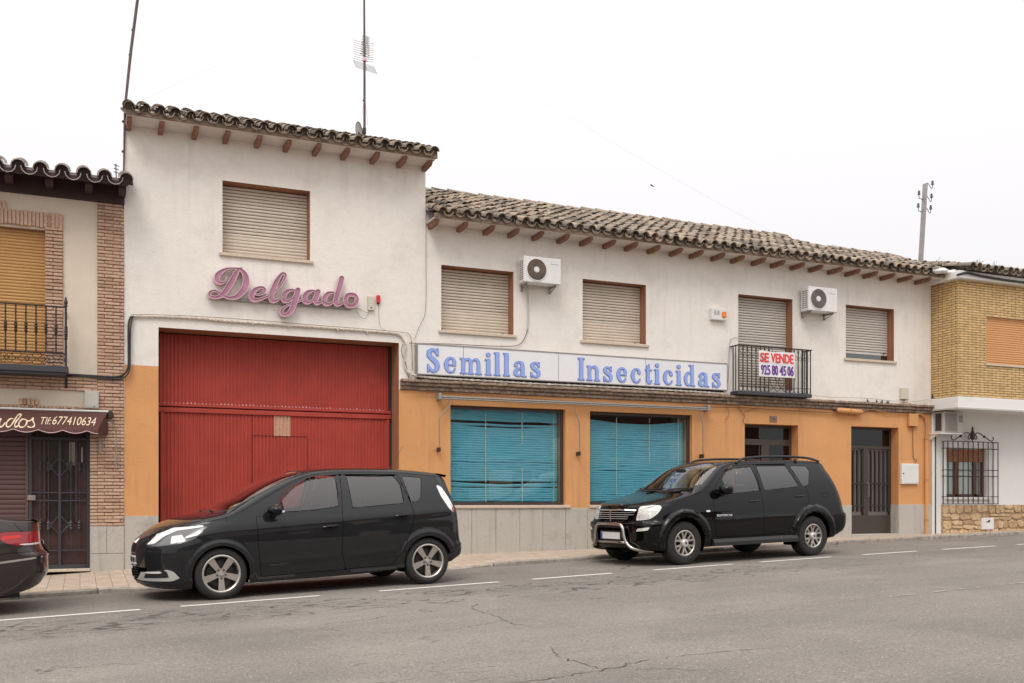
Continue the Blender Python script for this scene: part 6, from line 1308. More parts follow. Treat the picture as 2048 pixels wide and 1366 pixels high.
class Body:
    def __init__(s, c):
        s.c = c; s.zt, s.ze, s.zb, s.xf, s.xr, s.zw = [pchip(c[k]) for k in ('zt', 'ze', 'zb', 'xf', 'xr', 'zw')]
        L0, L1 = c['L0'], c['L1']; e = .34
        q = np.linspace(0, 1, 26); a = L0 + e * q ** 2.2; b = L1 - e * (q[::-1]) ** 2.2
        s.A = np.concatenate([a, np.arange(a[-1] + .024, b[0] - .006, .024), b]); s.B = np.concatenate([np.linspace(0, VS, 50), VS + (1 - VS) * np.linspace(0, 1, 22)[1:]])
        s.X, s.V = np.meshgrid(s.A, s.B, indexing='ij'); s.P = s.S(s.X, s.V)
    def side(s, x, z):
        c = s.c; d = np.clip((x - s.xf(z)) / c['Rf'], 0, 1); p = (1 - (1 - d) ** c['nf']) ** (1 / c['nf'])
        d = np.clip((s.xr(z) - x) / c['Rr'], 0, 1); p = p * (1 - (1 - d) ** c['nr']) ** (1 / c['nr'])
        w = c['W'] - .0 * x; zw = s.zw(x); a = np.maximum(zw - z, 0) / .75; b = np.maximum(z - zw, 0)
        w = w - c['under'] * a ** 2.3 - c['tk'] * b - c['tk2'] * b * b - c.get('shoulder', .034) * (np.clip(z - .58, 0, None) / .36) ** 2 * (z < zw + .0) - c.get('shoulder', .034) * ((zw - .58) / .36) ** 2 * (z >= zw)
        for (xc, zc, R0, R1, amp) in c.get('flares', []):
            r = np.hypot(x - xc, z - zc); g = np.clip((r - R0) / .02, 0, 1) * np.clip((R1 - r) / .03, 0, 1); g = g * g * (3 - 2 * g); w = w + amp * g * np.clip((z - zc + .25) / .2, 0, 1)
        for (x0, z0, x1, z1, amp, wd) in c.get('creases', []):
            t = np.clip((x - x0) / (x1 - x0), 0, 1); zc = z0 + (z1 - z0) * t; inside = np.clip(np.minimum(x - x0, x1 - x) / .15, 0, 1)
            q = (z - zc) / wd; w = w + amp * inside * np.where(q > 0, np.exp(-q * q), np.exp(-(q * 2.6) ** 2))
        return np.maximum(w * p, 0)
    def S(s, x, v):
        x = np.asarray(x, float); v = np.asarray(v, float); zb, ze, zt = s.zb(x), s.ze(x), s.zt(x); zt = np.maximum(zt, ze + .004)
        t = np.clip(v / VS, 0, 1); z1 = zb + (ze - zb) * t; y1 = s.side(x, z1); ye = s.side(x, ze)
        ph = np.clip((v - VS) / (1 - VS), 0, 1) * math.pi / 2; n = s.c.get('ntop', 2.3)
        yt = ye * np.abs(np.cos(ph)) ** (2 / n); zt_ = ze + (zt - ze) * np.abs(np.sin(ph)) ** (2 / n); top = v > VS
        return np.stack([x, np.where(top, yt, y1), np.where(top, zt_, z1)], -1)
    def at(s, x, z, off=0.0):
        """point on the near (-y) flank at side elevation (x, z)"""
        ze, zt = float(s.ze(x)), float(s.zt(x))
        if z <= ze: y = float(s.side(np.array(x), np.array(z)))
        else: q = min((z - ze) / max(zt - ze, 1e-4), 1); y = float(s.side(np.array(x), np.array(ze))) * (1 - q ** 2.3) ** (1 / 2.3)
        return (x, -(y + off), z)
    def mesh(s, mb, F, off=0.0, sides=(-1, 1)):
        """the part of the surface where F < 0, moved outwards by off"""
        P, fs = contour(F, s.A, s.B)
        if not P: return mb
        P = np.array(P); Q = s.S(P[:, 0], P[:, 1])
        if off:
            e = .004; du = s.S(P[:, 0] + e, P[:, 1]) - s.S(P[:, 0] - e, P[:, 1]); dv = s.S(P[:, 0], np.minimum(P[:, 1] + e, 1)) - s.S(P[:, 0], np.maximum(P[:, 1] - e, 0))
            n = np.cross(dv, du); l = np.linalg.norm(n, axis=1, keepdims=True); n = np.where(l > 1e-9, n / np.maximum(l, 1e-9), [0, 1, 0]); n *= np.where(n[:, 1:2] < 0, -1, 1); Q = Q + n * off
        for sd in sides:
            V = Q.copy(); V[:, 1] *= sd; mb.add([tuple(p) for p in V], [f if sd > 0 else f[::-1] for f in fs])
        return mb
    def poly(s, poly, top_ok=False):
        F = f_poly(s.P[..., 0], s.P[..., 2], poly)
        return F if top_ok else np.maximum(F, (s.V - VS) * 1.0 - .0)
    def seam(s, name, pts, parent, r=.0026, n=10, sides=(-1,), m='seam'):
        for sd in sides:
            b = MB(); P = []
            for (a, c), (d, e) in zip(pts[:-1], pts[1:]):
                for k in range(n): t = k / n; P.append(s.at(a + (d - a) * t, c + (e - c) * t, .0))
            P.append(s.at(*pts[-1], .0)); b.tube([(p[0], p[1] * -sd, p[2]) for p in P], r, 4); b.build(name, M[m], parent)
def wheel(parent, x, z, W, Rt, wt, rr, style, side):
    y = side * (W - .03); w = bpy.data.objects.new('wheel', None); C.objects.link(w); w.parent = parent; w.location = (x, y, z)
    s = -side                                       # +1: axle runs to +y behind the face
    def L(prof, n=48, closed=True): return MB().lathe([(r, h * s) for r, h in prof], (0, 0, 0), 'y', n, closed=closed)
    b = L([(rr + .004, .012), (rr + .012, -.004), (rr + .03, -.012), (Rt - .045, -.010), (Rt - .012, .006), (Rt - .002, .022), (Rt, .05), (Rt, wt - .04), (Rt - .01, wt - .01), (rr + .02, wt), (rr, wt - .01), (rr, .02)]); t_ = b.build('tyre', M['rubber'], w, smooth='all')
    b = L([(rr + .006, -.001), (rr - .008, -.006), (rr - .020, .004), (rr - .022, wt - .03), (rr + .004, wt - .02)]); b.build('rim_barrel', M['alloy'], w, smooth=True)
    b = L([(0, .10), (rr - .02, .10)], closed=False); b.build('backing', M['fan_dark'], w); b = L([(.05, .075), (rr * .72, .075), (rr * .72, .09), (.05, .09)]); b.build('brake_disc', M['alloy_dark'], w)
    A, B, X, Z = grid(-rr, rr, -rr, rr, .0065); RR = np.hypot(X, Z); F = np.maximum(RR - (rr - .002), (rr - .019) - RR)
    if style == 'star':
        for k in range(5):
            a = math.radians(-90 + 72 * k); c, sn2 = math.cos(a), math.sin(a); u = X * c + Z * sn2; v = -X * sn2 + Z * c
            F = np.minimum(F, np.maximum(np.maximum(-u, u - rr + .004), np.abs(v) - (.026 + .020 * np.clip(u / rr, 0, 1) ** 1.2)))
        F = np.minimum(F, RR - .062)
    elif style == 'y':
        for k in range(6):
            a = math.radians(90 + 60 * k); c, sn2 = math.cos(a), math.sin(a); u = X * c + Z * sn2; v = np.abs(-X * sn2 + Z * c)
            F = np.minimum(F, f_stroke(u, v, [(.05, 0), (.10, .0)], [.060, .045], 2))
            F = np.minimum(F, f_stroke(u, v, [(.09, .010), (.14, .030), (rr - .008, .052)], [.030, .030, .036], 4))
        F = np.minimum(F, RR - .075)
    else:
        for k in range(10):
            a = math.radians(36 * k); c, sn2 = math.cos(a), math.sin(a); u = X * c + Z * sn2; v = np.abs(-X * sn2 + Z * c); F = np.minimum(F, np.maximum(np.maximum(-u, u - rr + .004), v - .014))
        F = np.minimum(F, RR - .06)
    b = MB(); plate(b, F, A, B, 0, .022)
    b.v = [(p[0], s * (p[1] + .004 + .022 * (1 - math.hypot(p[0], p[2]) / rr)), p[2]) for p in b.v]
    if s < 0: b.f = [f[::-1] for f in b.f]
    rim = b.build('rim', M['alloy'], w, smooth=True)
    if style == 'y': b = MB().lathe([(.0, -.028 * s), (.05, -.026 * s), (.064, -.012 * s), (.068, .03 * s)], (0, 0, 0), 'y', 28); b.build('hub_cap', M['silver'], w, smooth=True); b = MB().lathe([(0, -.032 * s), (.020, -.031 * s), (.022, -.02 * s)], (0, 0, 0), 'y', 20); b.build('centre_badge', M['fan_dark'], w)
    else:
        b = MB().lathe([(.0, -.002 * s), (.028, .0), (.030, .03 * s)], (0, 0, 0), 'y', 24); b.build('hub_cap', M['silver'], w, smooth=True); b = MB().lathe([(.019, -.005 * s), (.022, -.005 * s), (.022, .0 * s), (.019, .0)], (0, 0, 0), 'y', 20, closed=True); b.build('badge_ring', M['fan_dark'], w)
        for k in range(5): a = math.radians(-90 + 72 * k); MB().lathe([(0, .012 * s), (.012, .012 * s), (.012, .04 * s)], (math.cos(a) * .054, 0, math.sin(a) * .054), 'y', 10).build('bolt', M['fan_dark'], w)
    return w
def make_car(name, label, c, s_axle, n_near):
    root = thing(name, label, 'car'); W = c['W']; p = SD * s_axle + SNN * (n_near + W)
    slope = (zr(s_axle + c['wb']) - zr(s_axle)) / c['wb']; root.location = (p[0], p[1], zr(s_axle) + .003); root.rotation_euler = (0, -math.atan(slope), ST)
    B_ = Body(c); paint = M[c['paint']]; X, Y, Z, V = B_.P[..., 0], B_.P[..., 1], B_.P[..., 2], B_.V; side_only = (V - VS)
    arch = np.full(X.shape, 1e9)
    for (xc, zc, R0) in c['arches']: arch = np.minimum(arch, np.maximum(np.hypot(X - xc, Z - zc) - R0, side_only)); arch = np.minimum(arch, np.maximum(np.maximum(np.abs(X - xc) - R0 * .985, Z - zc), side_only))
    wins = [(n_, B_.poly(pl), m_) for n_, pl, m_ in c['windows']]
    ws = f_poly(X, np.abs(Y), c['windscreen']); ws = np.maximum(ws, (VS + .012) - V); rs = None
    allw = ws.copy()
    if 'rear_screen' in c: rs = np.maximum(f_poly(X, np.abs(Y), c['rear_screen']), (VS + .012) - V); allw = np.minimum(allw, rs)
    for _, f_, _ in wins: allw = np.minimum(allw, f_)
    doors = [B_.poly(d) for d in c['doors']]; dall = np.full(X.shape, 1e9)
    for d in doors: dall = np.minimum(dall, d)
    lamps = np.full(X.shape, 1e9); LF = []
    for (n_, pl, m_, kids) in c['lamps']: f_ = B_.poly(pl, True); f_ = np.maximum(f_, c.get('lamp_y', .25) + .0 * Z - Y) if n_ != 'tail_light' else f_; LF.append(f_); lamps = np.minimum(lamps, f_)
    front = np.full(X.shape, 1e9)
    for (y0, y1_, z0, z1, yb) in c.get('openings', []): front = np.minimum(front, np.maximum(f_poly(np.abs(Y), Z, [(0 - .2, z0), (yb, z0), (y1_, z1), (-.2, z1)]), X - (c['L0'] + .30)))
    Fb = np.maximum.reduce([np.full(X.shape, -1.0), -arch, -allw, -(dall - .0032), -lamps, -front])
    B_.mesh(MB(), Fb).build('body', paint, root, smooth=True)
    # dark structure behind the shut lines, inside the arches and under the floor
    B_.mesh(MB(), np.maximum.reduce([-(arch - .004), Z - (B_.zw(X) + .02), -(allw - .02)]), off=-.014).build('inner_shell', M['seam'], root, smooth=True)
    b = MB(); b.box(c['L0'] + .35, c['L1'] - .35, -W + .26, W - .26, c['floor'], c['floor'] + .12); b.box(c['wb'] * .25, c['wb'] * .8, -W + .12, W - .12, c['floor'] + .02, c['floor'] + .14); b.build('underbody', M['trim'], root)
    for (xc, zc, R0) in c['arches']:
        for sd in (-1, 1):
            b = MB(); n = 20; V_ = []; F_ = []
            for k in range(n + 1):
                a = math.pi * (1.12 - 1.24 * k / n); q = (xc + math.cos(a) * (R0 + .006), zc + math.sin(a) * (R0 + .006))
                yo = float(B_.side(np.array(q[0]), np.array(q[1]))) - .012; V_ += [(q[0], sd * yo, q[1]), (q[0], sd * (W - .36), q[1])]
            for k in range(n): F_.append((2 * k, 2 * k + 2, 2 * k + 3, 2 * k + 1))
            F_.append(tuple(2 * k + 1 for k in range(n + 1))); b.add(V_, F_); b.build('wheel_arch_liner', M['seam'], root)
    for (xc, zc, R0) in c['arches']:
        for sd in (-1, 1): wheel(root, xc, c['Rt'] - .004, W, c['Rt'], c['wt'], c['rr'], c['rim'], sd)
    # doors with their own windows and handles
    for di, d in enumerate(doors):
        for sd in (-1, 1):
            fd = np.maximum.reduce([d + .0032, -allw, -(arch - .004)]); o = B_.mesh(MB(), fd, sides=(sd,)).build('door', paint, root, smooth=True)
            hx, hz, hl = c['handles'][di]; b = MB(); pp = [B_.at(hx + hl * t, hz + .018 * t, .006 + .026 * math.sin(math.pi * t) ** .5) for t in (0, .12, .35, .65, .88, 1)]; b.tube([(q[0], q[1] * -sd, q[2]) for q in pp], [.008, .012, .013, .013, .012, .008], 8); b.build('handle', M[c.get('handle_m', c['paint'])], o, smooth=True)
            b = MB(); q = B_.at(hx + hl * .5, hz, -.004); b.ball((q[0], -sd * q[1], q[2]), .034, 10, 6, (1.3, .25, .8)); b.build('handle_recess', M['seam'], o, smooth='all')
            for wi, (n_, f_, m_) in enumerate(wins):
                if c['window_door'][wi] != di: continue
                B_.mesh(MB(), f_ + .009, off=-.005, sides=(sd,)).build('window', m_, o, smooth='all'); B_.mesh(MB(), np.maximum(f_ + .0005, -(f_ + .012)), off=.0008, sides=(sd,)).build('window_seal', M['trim'], o, smooth='all')
    for wi, (n_, f_, m_) in enumerate(wins):
        if c['window_door'][wi] < 0:
            for sd in (-1, 1): o = B_.mesh(MB(), f_ + .006, off=-.003, sides=(sd,)).build(n_, m_, root, smooth='all'); B_.mesh(MB(), np.maximum(f_, -(f_ + .009)), off=.0008, sides=(sd,)).build('window_seal', M['trim'], o, smooth='all')
    o = B_.mesh(MB(), ws + .004, off=-.003).build('windscreen', G_car, root, smooth='all'); B_.mesh(MB(), np.maximum(ws, -(ws + .035)), off=-.0015).build('black_border', M['trim'], o, smooth='all')
    if rs is not None: B_.mesh(MB(), rs + .004, off=-.003).build('rear_screen', G_tint, root, smooth='all')
    for (n_, pl, m_, kids), f_ in zip(c['lamps'], LF):
        for sd in (-1, 1):
            o = B_.mesh(MB(), f_ + .002, off=-.002, sides=(sd,)).build(n_, M[m_], root, smooth='all')
            for (kn, kp, km) in kids: B_.mesh(MB(), np.maximum(B_.poly(kp, True), f_ + .006), off=.0015, sides=(sd,)).build(kn, M[km], o, smooth='all')
    B_.mesh(MB(), front - .002, off=-.02).build('air_intake', M['seam'], root, smooth='all')
    for (n_, pl, m_, off) in c.get('patches', []):
        for sd in (-1, 1): B_.mesh(MB(), B_.poly(pl, True), off=off, sides=(sd,)).build(n_, M[m_], root, smooth='all')
    for (n_, pts) in c.get('seams', []): B_.seam(n_, pts, root, sides=(-1, 1))
    # mirrors
    mx2, mz2, ml, mh = c['mirror']
    for sd in (-1, 1):
        y0 = abs(B_.at(mx2, min(mz2, float(B_.ze(mx2)) - .02))[1]); b = MB(); n = 14; V_ = []; F_ = []
        for i in range(9):
            t = i / 8; yy = y0 + .05 + .20 * t; r = (math.sin(math.pi * min(max(t * .86 + .07, 0), 1)) ** .42)
            for k in range(n): a = 2 * math.pi * k / n; cx_, cz_ = math.cos(a), math.sin(a); V_.append((mx2 + .05 * (1 - t) * -1 + (abs(cx_) ** .8 * (1 if cx_ > 0 else -1)) * ml * r * (1 if cx_ < 0 else .55), sd * yy, mz2 + (abs(cz_) ** .8 * (1 if cz_ > 0 else -1)) * mh * r))
        for i in range(8):
            for k in range(n): F_.append((i * n + k, i * n + (k + 1) % n, (i + 1) * n + (k + 1) % n, (i + 1) * n + k))
        F_ += [tuple(range(n)), tuple(range(8 * n, 9 * n))]; b.add(V_, F_); o = b.build('wing_mirror', M['paint_gloss'], root, smooth='all')
        b = MB(); b.tube([(mx2 - .03, sd * (y0 - .03), mz2 - mh * 1.2), (mx2 - .01, sd * (y0 + .04), mz2 - mh * .9), (mx2 + .0, sd * (y0 + .11), mz2 - mh * .4)], [.045, .034, .03], 8); b.build('stalk', M['trim'], o, smooth='all')
        if c.get('mirror_lamp'): b = MB(); b.ball((mx2 + ml * .38, sd * (y0 + .20), mz2 - .02), .03, 8, 6, (1.2, 1.1, .55)); b.build('indicator', M['lamp_white'], o, smooth='all')
    # cabin
    f0 = c['floor']; xd, xs, xs2, zs = c['cabin']; b = MB(); b.bbox(xd, xd + .42, -W + .2, W - .2, f0 + .4, c['dash'], .04); b.build('dashboard', M['seat'], root)
    b = MB(); P = [(xd + .52 + .05 * math.sin(a), -.38 + .18 * math.cos(a), c['dash'] - .02 + .17 * math.sin(a)) for a in np.linspace(0, 2 * math.pi, 25)]; b.tube(P, .014, 6); b.tube([(xd + .40, -.38, c['dash'] - .05), (xd + .52, -.38, c['dash'] - .02)], .03, 6); b.build('steering_wheel', M['trim'], root)
    for (x_, ys) in ((xs, (-.38, .38)), (xs2, (-.42, 0, .42))):
        for y_ in ys:
            b = MB(); b.bbox(x_ - .45, x_, y_ - .22, y_ + .22, f0 + .12, zs - .42, .05); b.add([(x_ + q * .14 + e_, y_ + w_ * (1 - .15 * q), zs - .5 + q * .5) for q in (0, 1) for e_ in (-.07, .06) for w_ in (-.23, .23)], [(0, 1, 3, 2), (4, 6, 7, 5), (0, 4, 5, 1), (2, 3, 7, 6), (0, 2, 6, 4), (1, 5, 7, 3)]); o = b.build('seat', M['seat'], root)
            b = MB(); b.bbox(x_ + .10, x_ + .20, y_ - .12, y_ + .12, zs + .03, zs + .21, .035); b.build('headrest', M['seat'], o)
    return root, B_
MPV = dict(W=.92, L0=-.885, L1=3.51, wb=2.81, Rf=.72, nf=2.5, Rr=.32, nr=2.5, under=.07, tk=.30, tk2=.32, floor=.2, paint='paint_black', Rt=.322, wt=.205, rr=.232, rim='star', dash=1.02, cabin=(.35, 1.45, 2.45, 1.12), ntop=2.3,
    zt=[(-.885, .60), (-.865, .68), (-.80, .755), (-.66, .858), (-.54, .93), (-.39, .992), (-.215, 1.036), (0, 1.074), (.058, 1.088), (.303, 1.235), (.53, 1.363), (.784, 1.478), (.995, 1.552), (1.14, 1.586), (1.31, 1.610), (1.68, 1.630), (2.05, 1.632), (2.44, 1.617), (2.83, 1.588), (3.16, 1.545), (3.27, 1.505), (3.33, 1.40), (3.41, 1.15), (3.45, .98), (3.48, .75), (3.51, .56)],
    ze=[(-.885, .56), (-.865, .63), (-.80, .70), (-.68, .785), (-.48, .872), (-.2, .945), (.1, 1.01), (.29, 1.085), (.67, 1.275), (1.02, 1.445), (1.26, 1.525), (1.62, 1.560), (2.1, 1.556), (2.48, 1.542), (2.87, 1.508), (3.16, 1.462), (3.25, 1.41), (3.33, 1.28), (3.40, 1.08), (3.46, .85), (3.51, .54)],
    zb=[(-.885, .42), (-.87, .27), (-.83, .195), (-.76, .165), (-.35, .15), (0, .17), (.4, .18), (1.9, .20), (2.37, .24), (3.1, .26), (3.35, .31), (3.45, .40), (3.51, .5)],
    xf=[(.15, -.78), (.19, -.83), (.27, -.87), (.42, -.885), (.58, -.885), (.68, -.865), (.755, -.80), (.858, -.68), (.935, -.58), (1.0, -.5), (1.2, -.48)],
    xr=[(.24, 3.18), (.31, 3.39), (.40, 3.50), (.52, 3.51), (.58, 3.48), (.98, 3.45), (1.15, 3.41), (1.4, 3.34), (1.5, 3.30), (1.7, 3.30)], zw=[(-1, .90), (0, .92), (1.5, .97), (3.5, 1.02)],
    flares=[(0, .31, .33, .43, .020), (2.81, .31, .33, .45, .024)], creases=[(.46, .405, 1.56, .455, .010, .05), (1.6, .44, 2.42, .49, .010, .05), (-.5, .80, 3.3, 1.00, .010, .09)],
    arches=[(0, .315, .352), (2.81, .315, .352)],
    windows=[('quarter_light', [(.52, 1.045), (.77, 1.185), (.755, 1.05)], G_car), ('window', [(.805, 1.21), (.994, 1.372), (1.20, 1.470), (1.60, 1.512), (1.565, 1.105), (1.2, 1.065), (.82, 1.052)], G_car), ('window', [(1.745, 1.516), (2.435, 1.505), (2.50, 1.385), (2.50, 1.12), (1.745, 1.075)], G_tint), ('quarter_light', [(2.545, 1.498), (2.84, 1.474), (2.765, 1.20), (2.70, 1.135), (2.60, 1.14)], G_tint)],
    window_door=[-1, 0, 1, -1],
    doors=[[(.455, 1.012), (.455, .7), (.50, .25), (1.63, .275), (1.565, .5), (1.60, 1.06), (1.665, 1.532), (1.25, 1.498), (.95, 1.375), (.80, 1.26), (.79, 1.02)], [(1.665, 1.532), (1.60, 1.06), (1.565, .5), (1.63, .275), (2.30, .30), (2.42, .46), (2.50, .62), (2.62, .93), (2.60, 1.10), (2.49, 1.518)]],
    handles=[(1.30, .845, .20), (2.33, .955, .20)], mirror=(.70, 1.085, .10, .062), mirror_lamp=True,
    windscreen=[(.02, 0), (.03, .40), (.10, .62), (.24, .735), (.60, .72), (1.04, .60), (1.18, .50), (1.22, 0), (1.0, -.1), (.1, -.1)],
    lamps=[('headlight', [(-.81, .70), (-.68, .83), (-.51, .908), (-.17, .935), (-.22, .835), (-.323, .757), (-.49, .712), (-.72, .681)], 'lamp_dark', [('light_strip', [(-.81, .70), (-.79, .74), (-.68, .835), (-.51, .912), (-.17, .935), (-.205, .905), (-.48, .868), (-.62, .80), (-.73, .715)], 'lamp_white'), ('reflector', [(-.58, .71), (-.55, .80), (-.44, .82), (-.42, .74)], 'lamp_clear'), ('light_strip', [(-.40, .775), (-.27, .81), (-.22, .86), (-.26, .862), (-.30, .826), (-.41, .792)], 'lamp_white')]),
           ('tail_light', [(3.03, 1.375), (3.11, 1.34), (3.20, 1.19), (3.285, 1.0), (3.23, .975), (3.16, 1.03), (3.07, 1.206)], 'lamp_white', [('lamp_bar', [(3.10 + .0 + i * .028, 1.28 - i * .062), (3.2 + i * .028, 1.26 - i * .062), (3.2 + i * .028, 1.248 - i * .062), (3.10 + i * .028, 1.268 - i * .062)], 'grey_box') for i in range(5)] + [('red_lens', [(3.22, 1.06), (3.32, 1.04), (3.32, .96), (3.20, .96)], 'lamp_red')])],
    openings=[(0, .50, .24, .42, .46)],
    patches=[('fog_lamp_surround', [(-.868, .255), (-.855, .362), (-.62, .40), (-.555, .375), (-.485, .291), (-.57, .256)], 'silver', .004), ('fog_recess', [(-.83, .292), (-.815, .372), (-.68, .41), (-.62, .37), (-.60, .300)], 'trim', .006), ('running_light', [(-.83, .350), (-.81, .372), (-.70, .380), (-.66, .366), (-.70, .352)], 'lamp_white', .008), ('rear_bumper_trim', [(3.05, .24), (3.12, .40), (3.30, .44), (3.5, .50), (3.5, .2)], 'trim', .004)],
    seams=[('bonnet_gap', [(-.80, .73), (-.68, .815), (-.55, .90), (-.2, .955), (.02, 1.0), (.10, 1.018)]), ('wing_gap', [(.098, 1.02), (.078, .965)]), ('bumper_gap', [(-.33, .755), (-.31, .70), (-.30, .66)]), ('bumper_gap', [(3.18, .56), (3.30, .60), (3.43, .62)]), ('tailgate_gap', [(3.03, 1.48), (3.08, 1.38)])])
mpv, MB_ = make_car('parked_car', 'dark grey hatchback parked in front of the red garage door', MPV, 3.026, 12.41)
b = MB()
for i in range(5): zz = .26 + i * .034; P = [(float(MB_.xf(zz)) + .004 + .10 * (y / .5) ** 2 * 1.3, y, zz) for y in np.linspace(-.46, .46, 15)]; b.tube(P, .006, 4)
b.build('grille_bars', M['trim'], mpv)
b = MB(); P = [(-.888 + .13 * (y / .5) ** 2, y) for y in np.linspace(-.26, .26, 9)]
for (a, c) in zip(P[:-1], P[1:]): b.quad((a[0] - .01, a[1], .45), (c[0] - .01, c[1], .45), (c[0] - .006, c[1], .56), (a[0] - .006, a[1], .56))
o = b.build('number_plate', M['plate_white'], mpv)
for i, y in enumerate((-.2, -.15, -.1, -.05, .02, .07, .12)): b = MB(); b.box(-.905 + .13 * (y / .5) ** 2, -.898 + .13 * (y / .5) ** 2, y, y + (.012 if i % 2 else .03), .475, .535); b.build('plate_character', M['fan_dark'], o)
b = MB(); b.tube([(-.888 + .15 * (y / .5) ** 2, y, .585) for y in np.linspace(-.40, .40, 15)], .012, 5); b.build('grille_trim', M['chrome'], mpv)
b = MB(); b.add([(-.885, 0, .665), (-.855, .035, .71), (-.80, 0, .775), (-.855, -.035, .71), (-.875, 0, .725)], [(0, 1, 4), (1, 2, 4), (2, 3, 4), (3, 0, 4)]); b.build('badge', M['chrome'], mpv)
b = MB(); b.tube([(2.62, 0, 1.60), (2.66, 0, 1.63)], [.016, .010], 6); b.tube([(2.66, 0, 1.63), (2.86, 0, 1.93)], [.004, .0025], 4); b.build('antenna', M['trim'], mpv)
b = MB(); P = [(3.15, y, 1.555 - .02 * (y / .6) ** 2) for y in np.linspace(-.56, .56, 9)]
for (a, c) in zip(P[:-1], P[1:]): b.add([(a[0], a[1], a[2] - .012), (c[0], c[1], c[2] - .012), (3.28, c[1], c[2] - .035), (3.28, a[1], a[2] - .035), (a[0], a[1], a[2] - .04), (c[0], c[1], c[2] - .04), (3.26, c[1], c[2] - .07), (3.26, a[1], a[2] - .07)], [(0, 1, 2, 3), (4, 7, 6, 5), (3, 2, 6, 7)])
b.build('spoiler', M['paint_black'], mpv, smooth='all')
for y in (-.30, .32): b = MB(); b.tube([(.02, y - .1, 1.09), (.06, y + .18, 1.10), (.10, y + .42, 1.11)], .008, 4); b.build('wiper', M['trim'], mpv)
